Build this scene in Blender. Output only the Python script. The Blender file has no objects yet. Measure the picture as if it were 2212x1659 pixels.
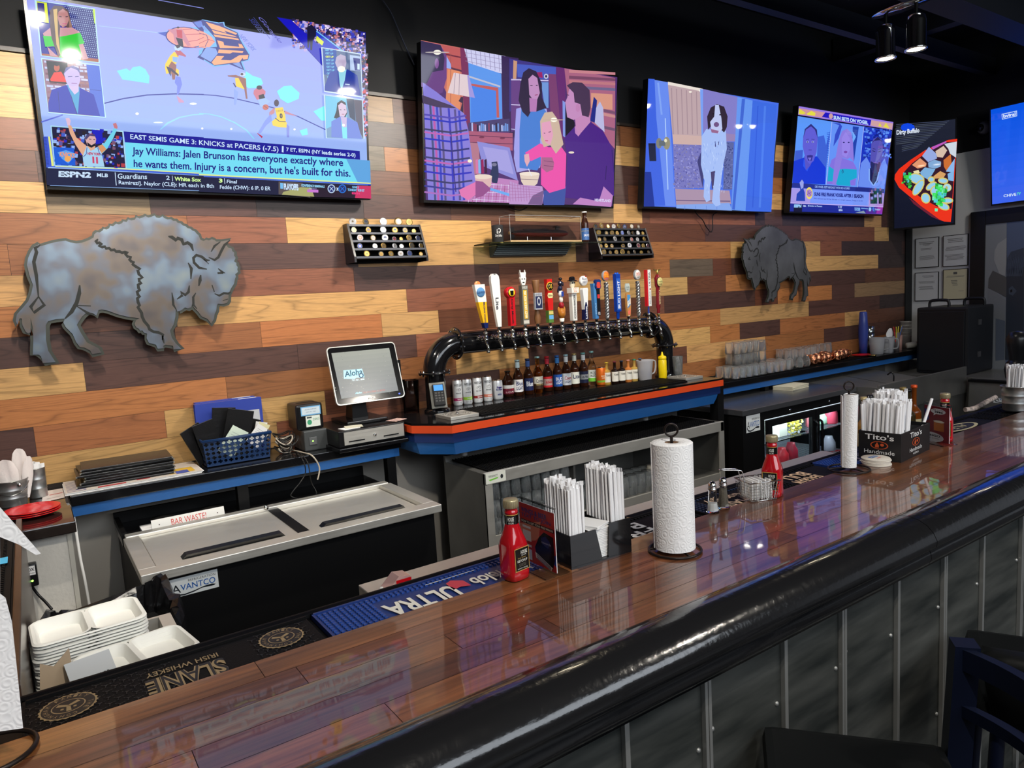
import bpy, bmesh, math, random
from mathutils import Vector, Matrix
from mathutils.geometry import tessellate_polygon
random.seed(7)
PI = math.pi
sc = bpy.context.scene
COL = sc.collection
# ------------------------------------------------------------ camera
F_PX, YAW, PITCH, ROLL = 1529.07, 0.59712, 0.118391, -0.058547
CAM = Vector((0.0, -3.8, 1.735))
def cam_rot():
 cy, sy = math.cos(YAW), math.sin(YAW)
 R0 = Matrix(((1,0,0),(0,0,-1),(0,1,0)))
 Ry = Matrix(((cy,-sy,0),(sy,cy,0),(0,0,1)))
 cp, sp = math.cos(PITCH), math.sin(PITCH)
 Rp = Matrix(((1,0,0),(0,cp,-sp),(0,sp,cp)))
 cr, sr = math.cos(ROLL), math.sin(ROLL)
 Rr = Matrix(((cr,-sr,0),(sr,cr,0),(0,0,1)))
 return Rr @ Rp @ R0 @ Ry
RC = cam_rot()
cd = bpy.data.cameras.new('camera'); cam = bpy.data.objects.new('camera', cd); COL.objects.link(cam)
cd.sensor_width = 36.0; cd.lens = 36.0*F_PX/2212.0; cd.clip_start = 0.02; cd.clip_end = 60
Mw = Matrix((RC[0], -RC[1], -RC[2])).transposed().to_4x4(); Mw.translation = CAM
cam.matrix_world = Mw
sc.camera = cam
# ------------------------------------------------------------ view, world
sc.view_settings.view_transform = 'Standard'
sc.view_settings.look = 'None'
sc.view_settings.exposure = 0.0
sc.view_settings.gamma = 1.0
sc.view_settings.use_curve_mapping = False
W = bpy.data.worlds.new('room_dark'); sc.world = W; W.use_nodes = True
W.node_tree.nodes['Background'].inputs[0].default_value = (0.42, 0.46, 0.56, 1)
W.node_tree.nodes['Background'].inputs[1].default_value = 0.06
# ------------------------------------------------------------ room fill: large soft area light added behind the camera to brighten the bar front
def area(name, loc, size, energy, color, rot):
 l = bpy.data.lights.new(name, 'AREA'); l.shape = 'RECTANGLE'; l.size, l.size_y = size
 l.energy = energy; l.color = color
 o = bpy.data.objects.new(name, l); COL.objects.link(o); o.location = loc; o.rotation_euler = rot
 return o
area('front_fill', (2.2, -7.5, 3.3), (7.0, 2.0), 210, (0.85, 0.92, 1.0), (math.radians(42), 0, 0))
SPOT_E = 112.0
SPOT_COL = (1.0, 0.93, 0.82)
FILL_E = 36.0
# ------------------------------------------------------------ geometry helpers
def ray(x, y):
 return RC.transposed() @ Vector(((x-1106)/F_PX, (y-829.5)/F_PX, 1.0))
def P(x, y, X=None, Y=None, Z=None):
 """where the line of sight of a photo pixel meets a plane of the room"""
 d = ray(x, y)
 for v, n in ((X,0),(Y,1),(Z,2)):
  if v is not None:
   return CAM + d*((v-CAM[n])/d[n])
def Ppl(x, y, p0, n):
 d = ray(x, y); return CAM + d*((Vector(p0)-CAM).dot(n)/d.dot(n))
def lin(c):
 return tuple(((v/255.0)/12.92 if v/255.0 <= 0.04045 else ((v/255.0+0.055)/1.055)**2.4) for v in c[:3])
def hexc(h):
 return lin((int(h[0:2],16), int(h[2:4],16), int(h[4:6],16)))
_T = {}
def textgeo(s, bold=0.0):
 k = (s, bold)
 if k in _T: return _T[k]
 cu = bpy.data.curves.new('t','FONT'); cu.body = s; cu.size = 1.0; cu.resolution_u = 3; cu.offset = bold
 ob = bpy.data.objects.new('t', cu); COL.objects.link(ob)
 dg = bpy.context.evaluated_depsgraph_get(); ev = ob.evaluated_get(dg)
 me = ev.to_mesh()
 V = [(v.co.x, v.co.y) for v in me.vertices]; Fc = [tuple(p.vertices) for p in me.polygons]
 ev.to_mesh_clear(); bpy.data.objects.remove(ob); bpy.data.curves.remove(cu)
 if not V: _T[k] = ([],[],1.0); return _T[k]
 x0=min(v[0] for v in V); x1=max(v[0] for v in V); y0=min(v[1] for v in V); y1=max(v[1] for v in V)
 V = [((v[0]-x0)/(x1-x0), (v[1]-y0)/(y1-y0)) for v in V]
 _T[k] = (V, Fc, (x1-x0)/(y1-y0)); return _T[k]
def quadmap(a, b, c, d):
 a,b,c,d = map(Vector,(a,b,c,d))          # bottom-left, bottom-right, top-right, top-left
 n = (b-a).cross(d-a).normalized()
 return lambda u,v,h=0.0: a*(1-u)*(1-v)+b*u*(1-v)+c*u*v+d*(1-u)*v + n*h
class MB:
 def __init__(s): s.v=[]; s.f=[]; s.m=[]; s.c=[]; s.s=[]; s.mats=[]
 def add(s, V, F, mat, col=None, smooth=False, M=None):
  if mat not in s.mats: s.mats.append(mat)
  mi = s.mats.index(mat); o = len(s.v)
  for p in V:
   p = Vector(p); s.v.append(M @ p if M else p)
  for i, f in enumerate(F):
   s.f.append(tuple(o+k for k in f)); s.m.append(mi); s.s.append(smooth); s.c.append(col if col else (1,1,1))
  return s
 def hexa(s, P8, mat, col=None):   # bottom 4 (ccw), top 4
  return s.add(P8, [(3,2,1,0),(4,5,6,7),(0,1,5,4),(1,2,6,5),(2,3,7,6),(3,0,4,7)], mat, col)
 def box(s, x0,x1,y0,y1,z0,z1, mat, col=None, bev=0.0, M=None):
  if x0>x1: x0,x1=x1,x0
  if y0>y1: y0,y1=y1,y0
  if z0>z1: z0,z1=z1,z0
  if bev<=0:
   V=[(x0,y0,z0),(x1,y0,z0),(x1,y1,z0),(x0,y1,z0),(x0,y0,z1),(x1,y0,z1),(x1,y1,z1),(x0,y1,z1)]
   return s.add(V,[(3,2,1,0),(4,5,6,7),(0,1,5,4),(1,2,6,5),(2,3,7,6),(3,0,4,7)],mat,col,False,M)
  b=min(bev,(x1-x0)/2.01,(y1-y0)/2.01,(z1-z0)/2.01)
  bm=bmesh.new()
  vs=[bm.verts.new(p) for p in [(x0,y0,z0),(x1,y0,z0),(x1,y1,z0),(x0,y1,z0),(x0,y0,z1),(x1,y0,z1),(x1,y1,z1),(x0,y1,z1)]]
  for f in [(3,2,1,0),(4,5,6,7),(0,1,5,4),(1,2,6,5),(2,3,7,6),(3,0,4,7)]: bm.faces.new([vs[i] for i in f])
  bmesh.ops.bevel(bm, geom=bm.edges[:], offset=b, segments=2, profile=0.6, affect='EDGES')
  bm.verts.ensure_lookup_table()
  for i,v in enumerate(bm.verts): v.index=i
  V=[v.co.copy() for v in bm.verts]; F=[tuple(v.index for v in f.verts) for f in bm.faces]; bm.free()
  return s.add(V,F,mat,col,False,M)
 def lathe(s, prof, cx, cy, z0, mat, n=20, col=None, M=None, sx=1, sy=1, smooth=True):
  V=[]; F=[]; r=[]
  for (rad,z) in prof:
   if rad<1e-6: r.append([len(V)]); V.append((cx,cy,z0+z))
   else:
    r.append(list(range(len(V),len(V)+n)))
    for k in range(n):
     a=2*PI*k/n; V.append((cx+rad*sx*math.cos(a),cy+rad*sy*math.sin(a),z0+z))
  for i in range(len(r)-1):
   A,B=r[i],r[i+1]
   for k in range(n):
    j=(k+1)%n
    if len(A)==1 and len(B)==1: continue
    if len(A)==1: F.append((A[0],B[j],B[k]))
    elif len(B)==1: F.append((A[k],A[j],B[0]))
    else: F.append((A[k],A[j],B[j],B[k]))
  return s.add(V,F,mat,col,smooth,M)
 def cyl(s, a, b, r, mat, n=12, r2=None, col=None, cap=True, smooth=True):
  return s.tube([a,b],r,mat,n,col,radii=[r,r if r2 is None else r2],cap=cap,smooth=smooth)
 def tube(s, pts, r, mat, n=8, col=None, radii=None, cap=True, closed=False, smooth=True):
  pts=[Vector(p) for p in pts]; m=len(pts); V=[]; F=[]
  up=None; rings=[]
  for i,p in enumerate(pts):
   if closed: t=(pts[(i+1)%m]-pts[i-1])
   elif i==0: t=pts[1]-pts[0]
   elif i==m-1: t=pts[-1]-pts[-2]
   else: t=(pts[i+1]-pts[i]).normalized()+(pts[i]-pts[i-1]).normalized()
   if t.length<1e-9: t=Vector((0,0,1))
   t.normalize()
   if up is None:
    up=Vector((0,0,1)) if abs(t.z)<0.9 else Vector((1,0,0))
   a=t.cross(up)
   if a.length<1e-6: a=t.orthogonal()
   a.normalize(); b=t.cross(a).normalized(); up=-b if b.dot(up)<0 else b
   b=up
   rr=radii[i] if radii else r
   rings.append(len(V))
   for k in range(n):
    g=2*PI*k/n; V.append(p+(a*math.cos(g)+b*math.sin(g))*rr)
  mm=m if closed else m-1
  for i in range(mm):
   A=rings[i];B=rings[(i+1)%m]
   for k in range(n):
    j=(k+1)%n; F.append((A+k,A+j,B+j,B+k))
  s.add(V,F,mat,col,smooth)
  if cap and not closed:
   o=[V[rings[0]+k] for k in range(n)]; e=[V[rings[-1]+k] for k in range(n)]
   s.add(o,[tuple(range(n))],mat,col); s.add(e,[tuple(reversed(range(n)))],mat,col)
  return s
 def poly(s, pts, mat, col=None):
  pts=[Vector(p) for p in pts]
  if len(pts)<=4: return s.add(pts,[tuple(range(len(pts)))],mat,col)
  T=tessellate_polygon([pts]); return s.add(pts,[tuple(t) for t in T],mat,col)
 def prism(s, pts, off, mat, col=None, side=None):
  pts=[Vector(p) for p in pts]; off=Vector(off); n=len(pts)
  T=tessellate_polygon([pts])
  nrm=Vector((0,0,0))
  for i in range(n): nrm+=pts[i].cross(pts[(i+1)%n])
  flip = nrm.dot(off)<0
  s.add(pts,[tuple(t) for t in T],mat,col); s.add([p+off for p in pts],[tuple(reversed(t)) for t in T],mat,col)
  V=pts+[p+off for p in pts]
  F=[(i,(i+1)%n,n+(i+1)%n,n+i) for i in range(n)]
  return s.add(V,F,side or mat,col)
 def text(s, t, fn, mat, col=None, h=0.0006, u0=0,u1=1,v0=0,v1=1, bold=0.0):
  V,Fc,asp=textgeo(t,bold)
  return s.add([fn(u0+(u1-u0)*x, v0+(v1-v0)*y, h) for x,y in V], Fc, mat, col)
 def rect(s, fn, mat, col, u0,u1,v0,v1,h=0.0004,nu=1):
  for i in range(nu):
   a=u0+(u1-u0)*i/nu; b=u0+(u1-u0)*(i+1)/nu
   s.add([fn(a,v0,h),fn(b,v0,h),fn(b,v1,h),fn(a,v1,h)],[(0,1,2,3)],mat,col,smooth=nu>1)
  return s
 def disc(s, fn, mat, col, cu,cv,ru,rv,h=0.0005,n=16):
  return s.add([fn(cu+ru*math.cos(2*PI*k/n),cv+rv*math.sin(2*PI*k/n),h) for k in range(n)],[tuple(range(n))],mat,col)
 def build(s, name, parent=None, local=False, org=None):
  me=bpy.data.meshes.new(name)
  if parent is not None and not local: o=Vector(parent['_o'])
  elif parent is None and not local:
   if org is None:
    xs=[v.x for v in s.v]; ys=[v.y for v in s.v]; zs=[v.z for v in s.v]
    o=Vector(((min(xs)+max(xs))/2,(min(ys)+max(ys))/2,min(zs)))
   else: o=Vector(org)
  else: o=Vector((0,0,0))
  me.from_pydata([tuple(v-o) for v in s.v],[],s.f)
  for m in s.mats: me.materials.append(m)
  me.polygons.foreach_set('material_index',s.m)
  me.polygons.foreach_set('use_smooth',s.s)
  ca=me.color_attributes.new('col','FLOAT_COLOR','CORNER')
  buf=[]
  for f,c in zip(s.f,s.c): buf.extend((c[0],c[1],c[2],1.0)*len(f))
  ca.data.foreach_set('color',buf)
  me.update()
  ob=bpy.data.objects.new(name,me); COL.objects.link(ob)
  if parent is not None:
   ob.parent=parent
   po=Vector(parent['_o'])
   if not local:
    ob['_o']=tuple(po)
   else: ob['_o']=(0,0,0)
  else:
   ob.location=o; ob['_o']=tuple(o)
  return ob
def tag(o, label=None, cat=None, group=None, kind=None):
 if label: o['label']=label
 if cat: o['category']=cat
 if group: o['group']=group
 if kind: o['kind']=kind
 return o
def thing(name, label, cat, loc=(0,0,0), group=None):
 o=bpy.data.objects.new(name,None); COL.objects.link(o); o.location=loc; o['_o']=tuple(loc)
 o.empty_display_size=0.05
 return tag(o,label,cat,group)
_kids={}
def dup(root, loc, rotz=None, label=None, group=None, scale=None):
 r=root.copy(); COL.objects.link(r); r.location=loc
 if rotz is not None: r.rotation_euler=(0,0,rotz)
 if scale is not None: r.scale=scale
 if label: r['label']=label
 if group: r['group']=group
 for ch in list(root.children):
  c=ch.copy(); COL.objects.link(c); c.parent=r
  for g in ch.children:
   d=g.copy(); COL.objects.link(d); d.parent=c
 return r
# ------------------------------------------------------------ materials
_M={}
def mat(name, col=(0.8,0.8,0.8), rough=0.5, metal=0.0, emit=None, es=0.0, trans=0.0, ior=1.45, alpha=1.0, bump=0.0, bscale=60.0, coat=0.0, attr=False, spec=None, noise=0.0, nscale=8.0):
 if name in _M: return _M[name]
 m=bpy.data.materials.new(name); m.use_nodes=True; nt=m.node_tree; b=nt.nodes['Principled BSDF']
 b.inputs['Base Color'].default_value=(*col,1); b.inputs['Roughness'].default_value=rough
 b.inputs['Metallic'].default_value=metal; b.inputs['Transmission Weight'].default_value=trans
 b.inputs['IOR'].default_value=ior; b.inputs['Alpha'].default_value=alpha; b.inputs['Coat Weight'].default_value=coat
 b.inputs['Coat Roughness'].default_value=0.05
 if spec is not None: b.inputs['Specular IOR Level'].default_value=spec
 tc=nt.nodes.new('ShaderNodeTexCoord')
 src=None
 if attr:
  a=nt.nodes.new('ShaderNodeAttribute'); a.attribute_name='col'; src=a.outputs['Color']
  nt.links.new(src,b.inputs['Base Color'])
  if es>0: nt.links.new(src,b.inputs['Emission Color'])
 if emit: b.inputs['Emission Color'].default_value=(*emit,1)
 if es>0: b.inputs['Emission Strength'].default_value=es
 if noise>0:
  n=nt.nodes.new('ShaderNodeTexNoise'); n.inputs['Scale'].default_value=nscale; n.inputs['Detail'].default_value=4
  nt.links.new(tc.outputs['Object'],n.inputs['Vector'])
  mx=nt.nodes.new('ShaderNodeMix'); mx.data_type='RGBA'; mx.blend_type='MULTIPLY'; mx.inputs[0].default_value=1.0
  rp=nt.nodes.new('ShaderNodeMapRange'); rp.inputs[1].default_value=.3; rp.inputs[2].default_value=.7; rp.inputs[3].default_value=1-noise; rp.inputs[4].default_value=1+noise*0.5
  nt.links.new(n.outputs['Fac'],rp.inputs[0])
  if src: nt.links.new(src,mx.inputs[6])
  else: mx.inputs[6].default_value=(*col,1)
  nt.links.new(rp.outputs[0],mx.inputs[7]); nt.links.new(mx.outputs[2],b.inputs['Base Color'])
 if bump>0:
  n2=nt.nodes.new('ShaderNodeTexNoise'); n2.inputs['Scale'].default_value=bscale; n2.inputs['Detail'].default_value=3
  nt.links.new(tc.outputs['Object'],n2.inputs['Vector'])
  bp=nt.nodes.new('ShaderNodeBump'); bp.inputs['Strength'].default_value=bump; bp.inputs['Distance'].default_value=0.002
  nt.links.new(n2.outputs['Fac'],bp.inputs['Height']); nt.links.new(bp.outputs[0],b.inputs['Normal'])
 _M[name]=m; return m
def glassmat(name, col, rough=0.0, ior=1.45):
 return mat(name,col,rough,trans=1.0,ior=ior)
BLACKG = mat('black_gloss',(0.005,0.005,0.006),0.12,spec=.4)
BLACKM = mat('black_matte',(0.004,0.004,0.0045),0.5,spec=.2)
BLACKR = mat('black_rubber',(0.005,0.005,0.0055),0.55,spec=.12,bump=.3,bscale=300)
BLACKP = mat('black_plastic',(0.006,0.006,0.007),0.3,spec=.35)
WHITEP = mat('white_plastic',(0.75,0.75,0.74),0.4)
PAPER  = mat('white_paper',(0.80,0.80,0.80),0.85)
CHROME = mat('chrome',(0.75,0.74,0.72),0.12,1.0)
GALV   = mat('galvanised',(0.45,0.46,0.46),0.38,0.9,noise=.25,nscale=30)
PRINT  = mat('print_matte',(1,1,1),0.45,attr=True)
PRINTG = mat('print_gloss',(1,1,1),0.16,attr=True)
SCREEN = mat('screen_image',(1,1,1),0.035,attr=True,es=1.0,spec=0.5)
GLASS  = mat('clear_glass',(0.93,0.96,0.97),0.02,trans=0.93,ior=1.22,spec=1.0)
ACRYL  = glassmat('clear_acrylic',(0.97,0.98,0.99),0.0,1.3)
RED    = mat('red_paint',(0.62,0.06,0.012),0.4)
NAVY   = mat('navy_paint',(0.006,0.022,0.11),0.4)
BLUE   = mat('blue_paint',(0.018,0.13,0.42),0.4)
def steelmat():
 m=bpy.data.materials.new('brushed_steel'); m.use_nodes=True; nt=m.node_tree; b=nt.nodes['Principled BSDF']
 b.inputs['Metallic'].default_value=.75; b.inputs['Base Color'].default_value=(0.66,0.64,0.59,1)
 tc=nt.nodes.new('ShaderNodeTexCoord'); mp=nt.nodes.new('ShaderNodeMapping'); mp.inputs['Scale'].default_value=(2,60,60)
 n=nt.nodes.new('ShaderNodeTexNoise'); n.inputs['Scale'].default_value=3; n.inputs['Detail'].default_value=5
 nt.links.new(tc.outputs['Object'],mp.inputs[0]); nt.links.new(mp.outputs[0],n.inputs['Vector'])
 r=nt.nodes.new('ShaderNodeMapRange'); r.inputs[3].default_value=.30; r.inputs[4].default_value=.50
 nt.links.new(n.outputs['Fac'],r.inputs[0]); nt.links.new(r.outputs[0],b.inputs['Roughness'])
 n2=nt.nodes.new('ShaderNodeTexNoise'); n2.inputs['Scale'].default_value=5; nt.links.new(tc.outputs['Object'],n2.inputs['Vector'])
 bp=nt.nodes.new('ShaderNodeBump'); bp.inputs['Strength'].default_value=.5; bp.inputs['Distance'].default_value=.02
 nt.links.new(n2.outputs['Fac'],bp.inputs['Height']); nt.links.new(bp.outputs[0],b.inputs['Normal'])
 return m
STEEL = steelmat()
# ============================================================ THE SETTING
ZTOP=2.90; ZS=1.023; ZT=1.12; ZB=1.07
XR=7.72; XL=-1.6; YF=-9.5; ZC=3.95
def woodmat():
 m=bpy.data.materials.new('wall_planks'); m.use_nodes=True; nt=m.node_tree; b=nt.nodes['Principled BSDF']
 a=nt.nodes.new('ShaderNodeAttribute'); a.attribute_name='col'
 of=nt.nodes.new('ShaderNodeAttribute'); of.attribute_name='off'
 tc=nt.nodes.new('ShaderNodeTexCoord')
 ad=nt.nodes.new('ShaderNodeVectorMath'); ad.operation='ADD'
 nt.links.new(tc.outputs['Object'],ad.inputs[0]); nt.links.new(of.outputs['Vector'],ad.inputs[1])
 mp=nt.nodes.new('ShaderNodeMapping'); mp.inputs['Scale'].default_value=(1.0,1,14)
 nt.links.new(ad.outputs[0],mp.inputs[0])
 n=nt.nodes.new('ShaderNodeTexNoise'); n.inputs['Scale'].default_value=0.9; n.inputs['Detail'].default_value=1.5; n.inputs['Distortion'].default_value=0.6
 nt.links.new(mp.outputs[0],n.inputs['Vector'])
 ml=nt.nodes.new('ShaderNodeMath'); ml.operation='MULTIPLY'; ml.inputs[1].default_value=19.0
 nt.links.new(n.outputs['Fac'],ml.inputs[0])
 fr=nt.nodes.new('ShaderNodeMath'); fr.operation='PINGPONG'; fr.inputs[1].default_value=1.0
 nt.links.new(ml.outputs[0],fr.inputs[0])
 pw=nt.nodes.new('ShaderNodeMath'); pw.operation='POWER'; pw.inputs[1].default_value=5.0
 nt.links.new(fr.outputs[0],pw.inputs[0])
 n2=nt.nodes.new('ShaderNodeTexNoise'); n2.inputs['Scale'].default_value=1.0; n2.inputs['Detail'].default_value=6
 mp2=nt.nodes.new('ShaderNodeMapping'); mp2.inputs['Scale'].default_value=(14,1,260); nt.links.new(ad.outputs[0],mp2.inputs[0]); nt.links.new(mp2.outputs[0],n2.inputs['Vector'])
 s1=nt.nodes.new('ShaderNodeMapRange'); s1.inputs[1].default_value=0; s1.inputs[2].default_value=1; s1.inputs[3].default_value=1.06; s1.inputs[4].default_value=0.66
 nt.links.new(pw.outputs[0],s1.inputs[0])
 s2=nt.nodes.new('ShaderNodeMapRange'); s2.inputs[1].default_value=.3; s2.inputs[2].default_value=.7; s2.inputs[3].default_value=.84; s2.inputs[4].default_value=1.12
 nt.links.new(n2.outputs['Fac'],s2.inputs[0])
 mm=nt.nodes.new('ShaderNodeMath'); mm.operation='MULTIPLY'; nt.links.new(s1.outputs[0],mm.inputs[0]); nt.links.new(s2.outputs[0],mm.inputs[1])
 vm=nt.nodes.new('ShaderNodeVectorMath'); vm.operation='SCALE'
 nt.links.new(a.outputs['Color'],vm.inputs[0]); nt.links.new(mm.outputs[0],vm.inputs['Scale'])
 nt.links.new(vm.outputs[0],b.inputs['Base Color'])
 b.inputs['Roughness'].default_value=.42; b.inputs['Specular IOR Level'].default_value=.35
 return m
WOODW=woodmat()
PC={'L':(188,146,92),'T':(146,118,84),'O':(160,103,60),'S':(142,90,56),'R':(130,80,58),'B':(104,67,52),'M':(99,59,41),'D':(79,54,48),'K':(60,47,46),'G':(98,85,70)}
ROWS=[ # each row from the top: (joint in the photo, plank kind left of it)
 [(60,'L'),(849,'T'),(1000,'D'),(1340,'B'),(1391,'S'),(1600,'D'),(1800,'L'),(2000,'D')],
 [(72,'L'),(480,'D'),(905,'K'),(1300,'D'),(1388,'L'),(1560,'B'),(1691,'D'),(2000,'K')],
 [(78,'R'),(500,'B'),(831,'G'),(1000,'S'),(1388,'D'),(1600,'B'),(1700,'O'),(1990,'D')],
 [(80,'B'),(420,'D'),(1000,'B'),(1357,'D'),(1560,'M'),(1692,'L'),(1990,'D')],
 [(99,'L'),(323,'T'),(553,'D'),(785,'K'),(973,'D'),(1112,'B'),(1325,'T'),(1387,'L'),(1403,'B'),(1631,'R'),(1652,'K'),(1690,'D'),(1867,'K'),(1904,'L'),(1990,'D')],
 [(406,'S'),(619,'R'),(1062,'L'),(1300,'B'),(1523,'M'),(1730,'D'),(1889,'R'),(1920,'L'),(1990,'K')],
 [(20,'O'),(480,'S'),(772,'D'),(1244,'L'),(1345,'D'),(1578,'O'),(1772,'L'),(1818,'R'),(1948,'K'),(1990,'D')],
 [(250,'L'),(765,'R'),(1079,'D'),(1207,'M'),(1447,'O'),(1540,'G'),(1580,'M'),(1736,'D'),(1897,'L'),(1990,'K')],
 [(85,'O'),(380,'B'),(879,'L'),(1240,'R'),(1485,'L'),(1568,'M'),(1735,'O'),(1869,'D'),(1990,'B')],
 [(380,'D'),(564,'S'),(825,'O'),(948,'L'),(1400,'M'),(1435,'B'),(1631,'D'),(1680,'M'),(1797,'O'),(1846,'D'),(1990,'T')],
 [(183,'L'),(644,'D'),(900,'D'),(1380,'R'),(1556,'O'),(1747,'L'),(1900,'D'),(1990,'K')],
 [(490,'O'),(985,'S'),(1142,'L'),(1340,'D'),(1534,'L'),(1598,'O'),(1685,'D'),(1825,'O'),(1871,'L'),(1990,'B')],
 [(76,'D'),(358,'S'),(703,'L'),(960,'B'),(1080,'D'),(1420,'O'),(1484,'B'),(1653,'L'),(1780,'O'),(1990,'D')],
 [(30,'B'),(600,'L'),(900,'R'),(1990,'O')],
]
def wall_back():
 m=MB(); offs=[]
 DK=mat('wall_gap',(0.02,0.012,0.008),.7)
 w=0.035335*3.8; z0=ZTOP+0.006
 GREY=mat('wall_grey',(0.44,0.41,0.365),.75,bump=.2,bscale=40)
 BLK=mat('ceiling_black',(0.006,0.0065,0.008),.75)
 m.box(XL,XR,0.012,0.2,0,ZTOP+.01,GREY)
 m.box(XL,XR,0.03,0.2,ZTOP+.01,ZC,BLK)
 m.box(XL,XR,-0.012,0.03,ZTOP+.012,ZTOP+.03,mat('ledge_dark',(0.03,0.022,0.018),.4))
 m.box(XL,XR-.13,0.0015,0.013,0.98,ZTOP+.01,DK)
 n0=len(m.f)
 for r,row in enumerate(ROWS):
  zt=z0-(r)*w; zb=zt-w; g=.0007
  if r==0: zt=ZTOP+.01
  ymid=None; x=XL
  zm=(zt+zb)/2
  for i,(px,k) in enumerate(row):
   # find the pixel on this row's mid line with that x
   y=600.0
   for _ in range(6):
    q=P(px,y,Y=0); y+= (q.z-zm)*1529/max(2.5,(RC@(q-CAM)).z)
   x1=P(px,y,Y=0).x
   if i==len(row)-1: x1=XR-.13
   c=PC[k]; f=random.uniform(.93,1.07); cc=lin(tuple(min(255,v*f*random.uniform(.985,1.015)) for v in c))
   a=x+g; b=x1-g
   m.add([(a,0,zb+g),(b,0,zb+g),(b,0,zt-g),(a,0,zt-g),(a,.002,zb+g),(b,.002,zb+g),(b,.002,zt-g),(a,.002,zt-g)],[(0,1,2,3),(0,4,5,1),(1,5,6,2),(2,6,7,3),(3,7,4,0)],WOODW,cc)
   o=(random.uniform(0,40),0,random.uniform(0,40)); offs.append((len(m.f)-5,o))
   x=x1
 m.box(XR-.13,XR,-.012,.013,.98,ZTOP+.01,BLK)
 o=m.build('wall_back'); tag(o,'wall clad in mixed light and dark wood planks, black above',None,None,'structure')
 at=o.data.attributes.new('off','FLOAT_VECTOR','FACE')
 buf=[0.0]*(3*len(o.data.polygons))
 for i,v in offs:
  for k in range(5): buf[3*(i+k):3*(i+k)+3]=v
 at.data.foreach_set('vector',buf)
 return o
wall_back()
def shell():
 BLK=_M['ceiling_black']
 WR=mat('wall_white',(0.62,0.63,0.65),.7,bump=.15,bscale=30)
 m=MB(); m.box(XR,XR+.2,YF,.2,0,ZTOP,WR); m.box(XR+.01,XR+.2,YF,.2,ZTOP,ZC,BLK)
 tag(m.build('wall_right'),'pale grey right wall with black upper part',kind='structure')
 m=MB(); m.box(XL-.2,XL,YF,.2,0,ZC,mat('wall_left_dark',(0.05,0.05,0.05),.7)); tag(m.build('wall_left'),kind='structure')
 m=MB(); m.box(XL,XR,YF-.2,YF,0,ZC,mat('wall_front_dark',(0.05,0.045,0.04),.7)); tag(m.build('wall_front'),kind='structure')
 m=MB(); m.box(XL-.2,XR+.2,YF-.2,.2,ZC,ZC+.1,BLK)
 BM=mat('beam_black',(0.012,0.014,0.02),.6)
 m.box(XL,XR,-1.62,-1.42,3.42,3.60,BM); m.box(XL,XR,-3.1,-2.95,3.62,3.8,BM); m.box(XL,XR,-.75,-.68,3.55,3.7,BM)
 m.box(6.3,6.42,YF,0,3.7,3.9,BM); m.box(3.2,3.3,YF,0,3.75,3.95,BM)
 tag(m.build('ceiling'),'black exposed ceiling with beams',kind='structure')
 m=MB(); m.box(XL-.2,XR+.2,YF-.2,.2,-.1,0,mat('floor_dark',(0.035,0.033,0.032),.45,noise=.3,nscale=3))
 tag(m.build('floor'),'dark floor',kind='structure')
 # door on the right wall: black frame, glazed leaf with a generic grey printed mural
 m=MB(); fr=mat('door_frame_black',(0.008,0.008,0.009),.4)
 ya,yb=-.575,-1.9; zt=2.315
 m.box(XR-.035,XR,ya,ya-.13,0,zt,fr,bev=.004); m.box(XR-.035,XR,ya-.13,yb,zt-.13,zt,fr,bev=.004); m.box(XR-.035,XR,yb,yb-.13,0,zt,fr,bev=.004)
 d=m.build('door_1'); tag(d,'black framed glazed door printed with a grey mural',kind='structure')
 m=MB(); m.box(XR-.024,XR-.012,ya-.13,yb,0.02,zt-.13,mat('mural_glass',(1,1,1),.35,attr=True),lin((128,132,138)))
 MG=_M['mural_glass']; f=quadmap((XR-.024,-.705,0.02),(XR-.024,-1.9,0.02),(XR-.024,-1.9,2.185),(XR-.024,-.705,2.185))
 def ar(pts,c,h):
  m.poly([Ppl(x,y,(XR-.024-h,0,0),(1,0,0)) for x,y in pts],MG,lin(c))
 def cz(L): return [(1880+x*.2532,440+y*.2532) for x,y in L]
 ar(cz([(1165,150),(1311,135),(1311,1659),(1150,1659)]),(84,96,124),.001)
 ar(cz([(1165,470),(1200,410),(1250,395),(1311,375),(1311,640),(1160,640)]),(60,68,84),.0015)
 ar(cz([(1165,560),(1311,540),(1311,1300),(1230,1340),(1150,1330)]),(50,56,68),.002)
 ar(cz([(1060,400),(1090,340),(1165,290),(1165,620),(1100,600),(1055,480)]),(150,152,154),.001)
 ar(cz([(1045,570),(1165,630),(1160,800),(1090,760),(1005,720),(1010,640)]),(84,84,86),.0015)
 ar(cz([(1000,720),(1090,770),(1160,830),(1150,1000),(1010,960)]),(124,126,132),.001)
 ar(cz([(1070,980),(1150,1000),(1145,1330),(1068,1340)]),(90,98,114),.0013)
 for i in range(26):
  x=1170+i*5.4; ar(cz([(x,430+(i*37)%60),(x+2,430+(i*37)%60),(x-14+(i%3)*4,620),(x-17+(i%3)*4,618)]),(84,96,118),.003)
 ar(cz([(1180,725),(1210,700),(1250,745),(1215,785),(1182,770)]),(70,80,96),.003)
 ar(cz([(1192,738),(1210,730),(1212,752),(1195,758)]),(20,22,26),.0035)
 m.build('door_panel',d)
shell()
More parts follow.
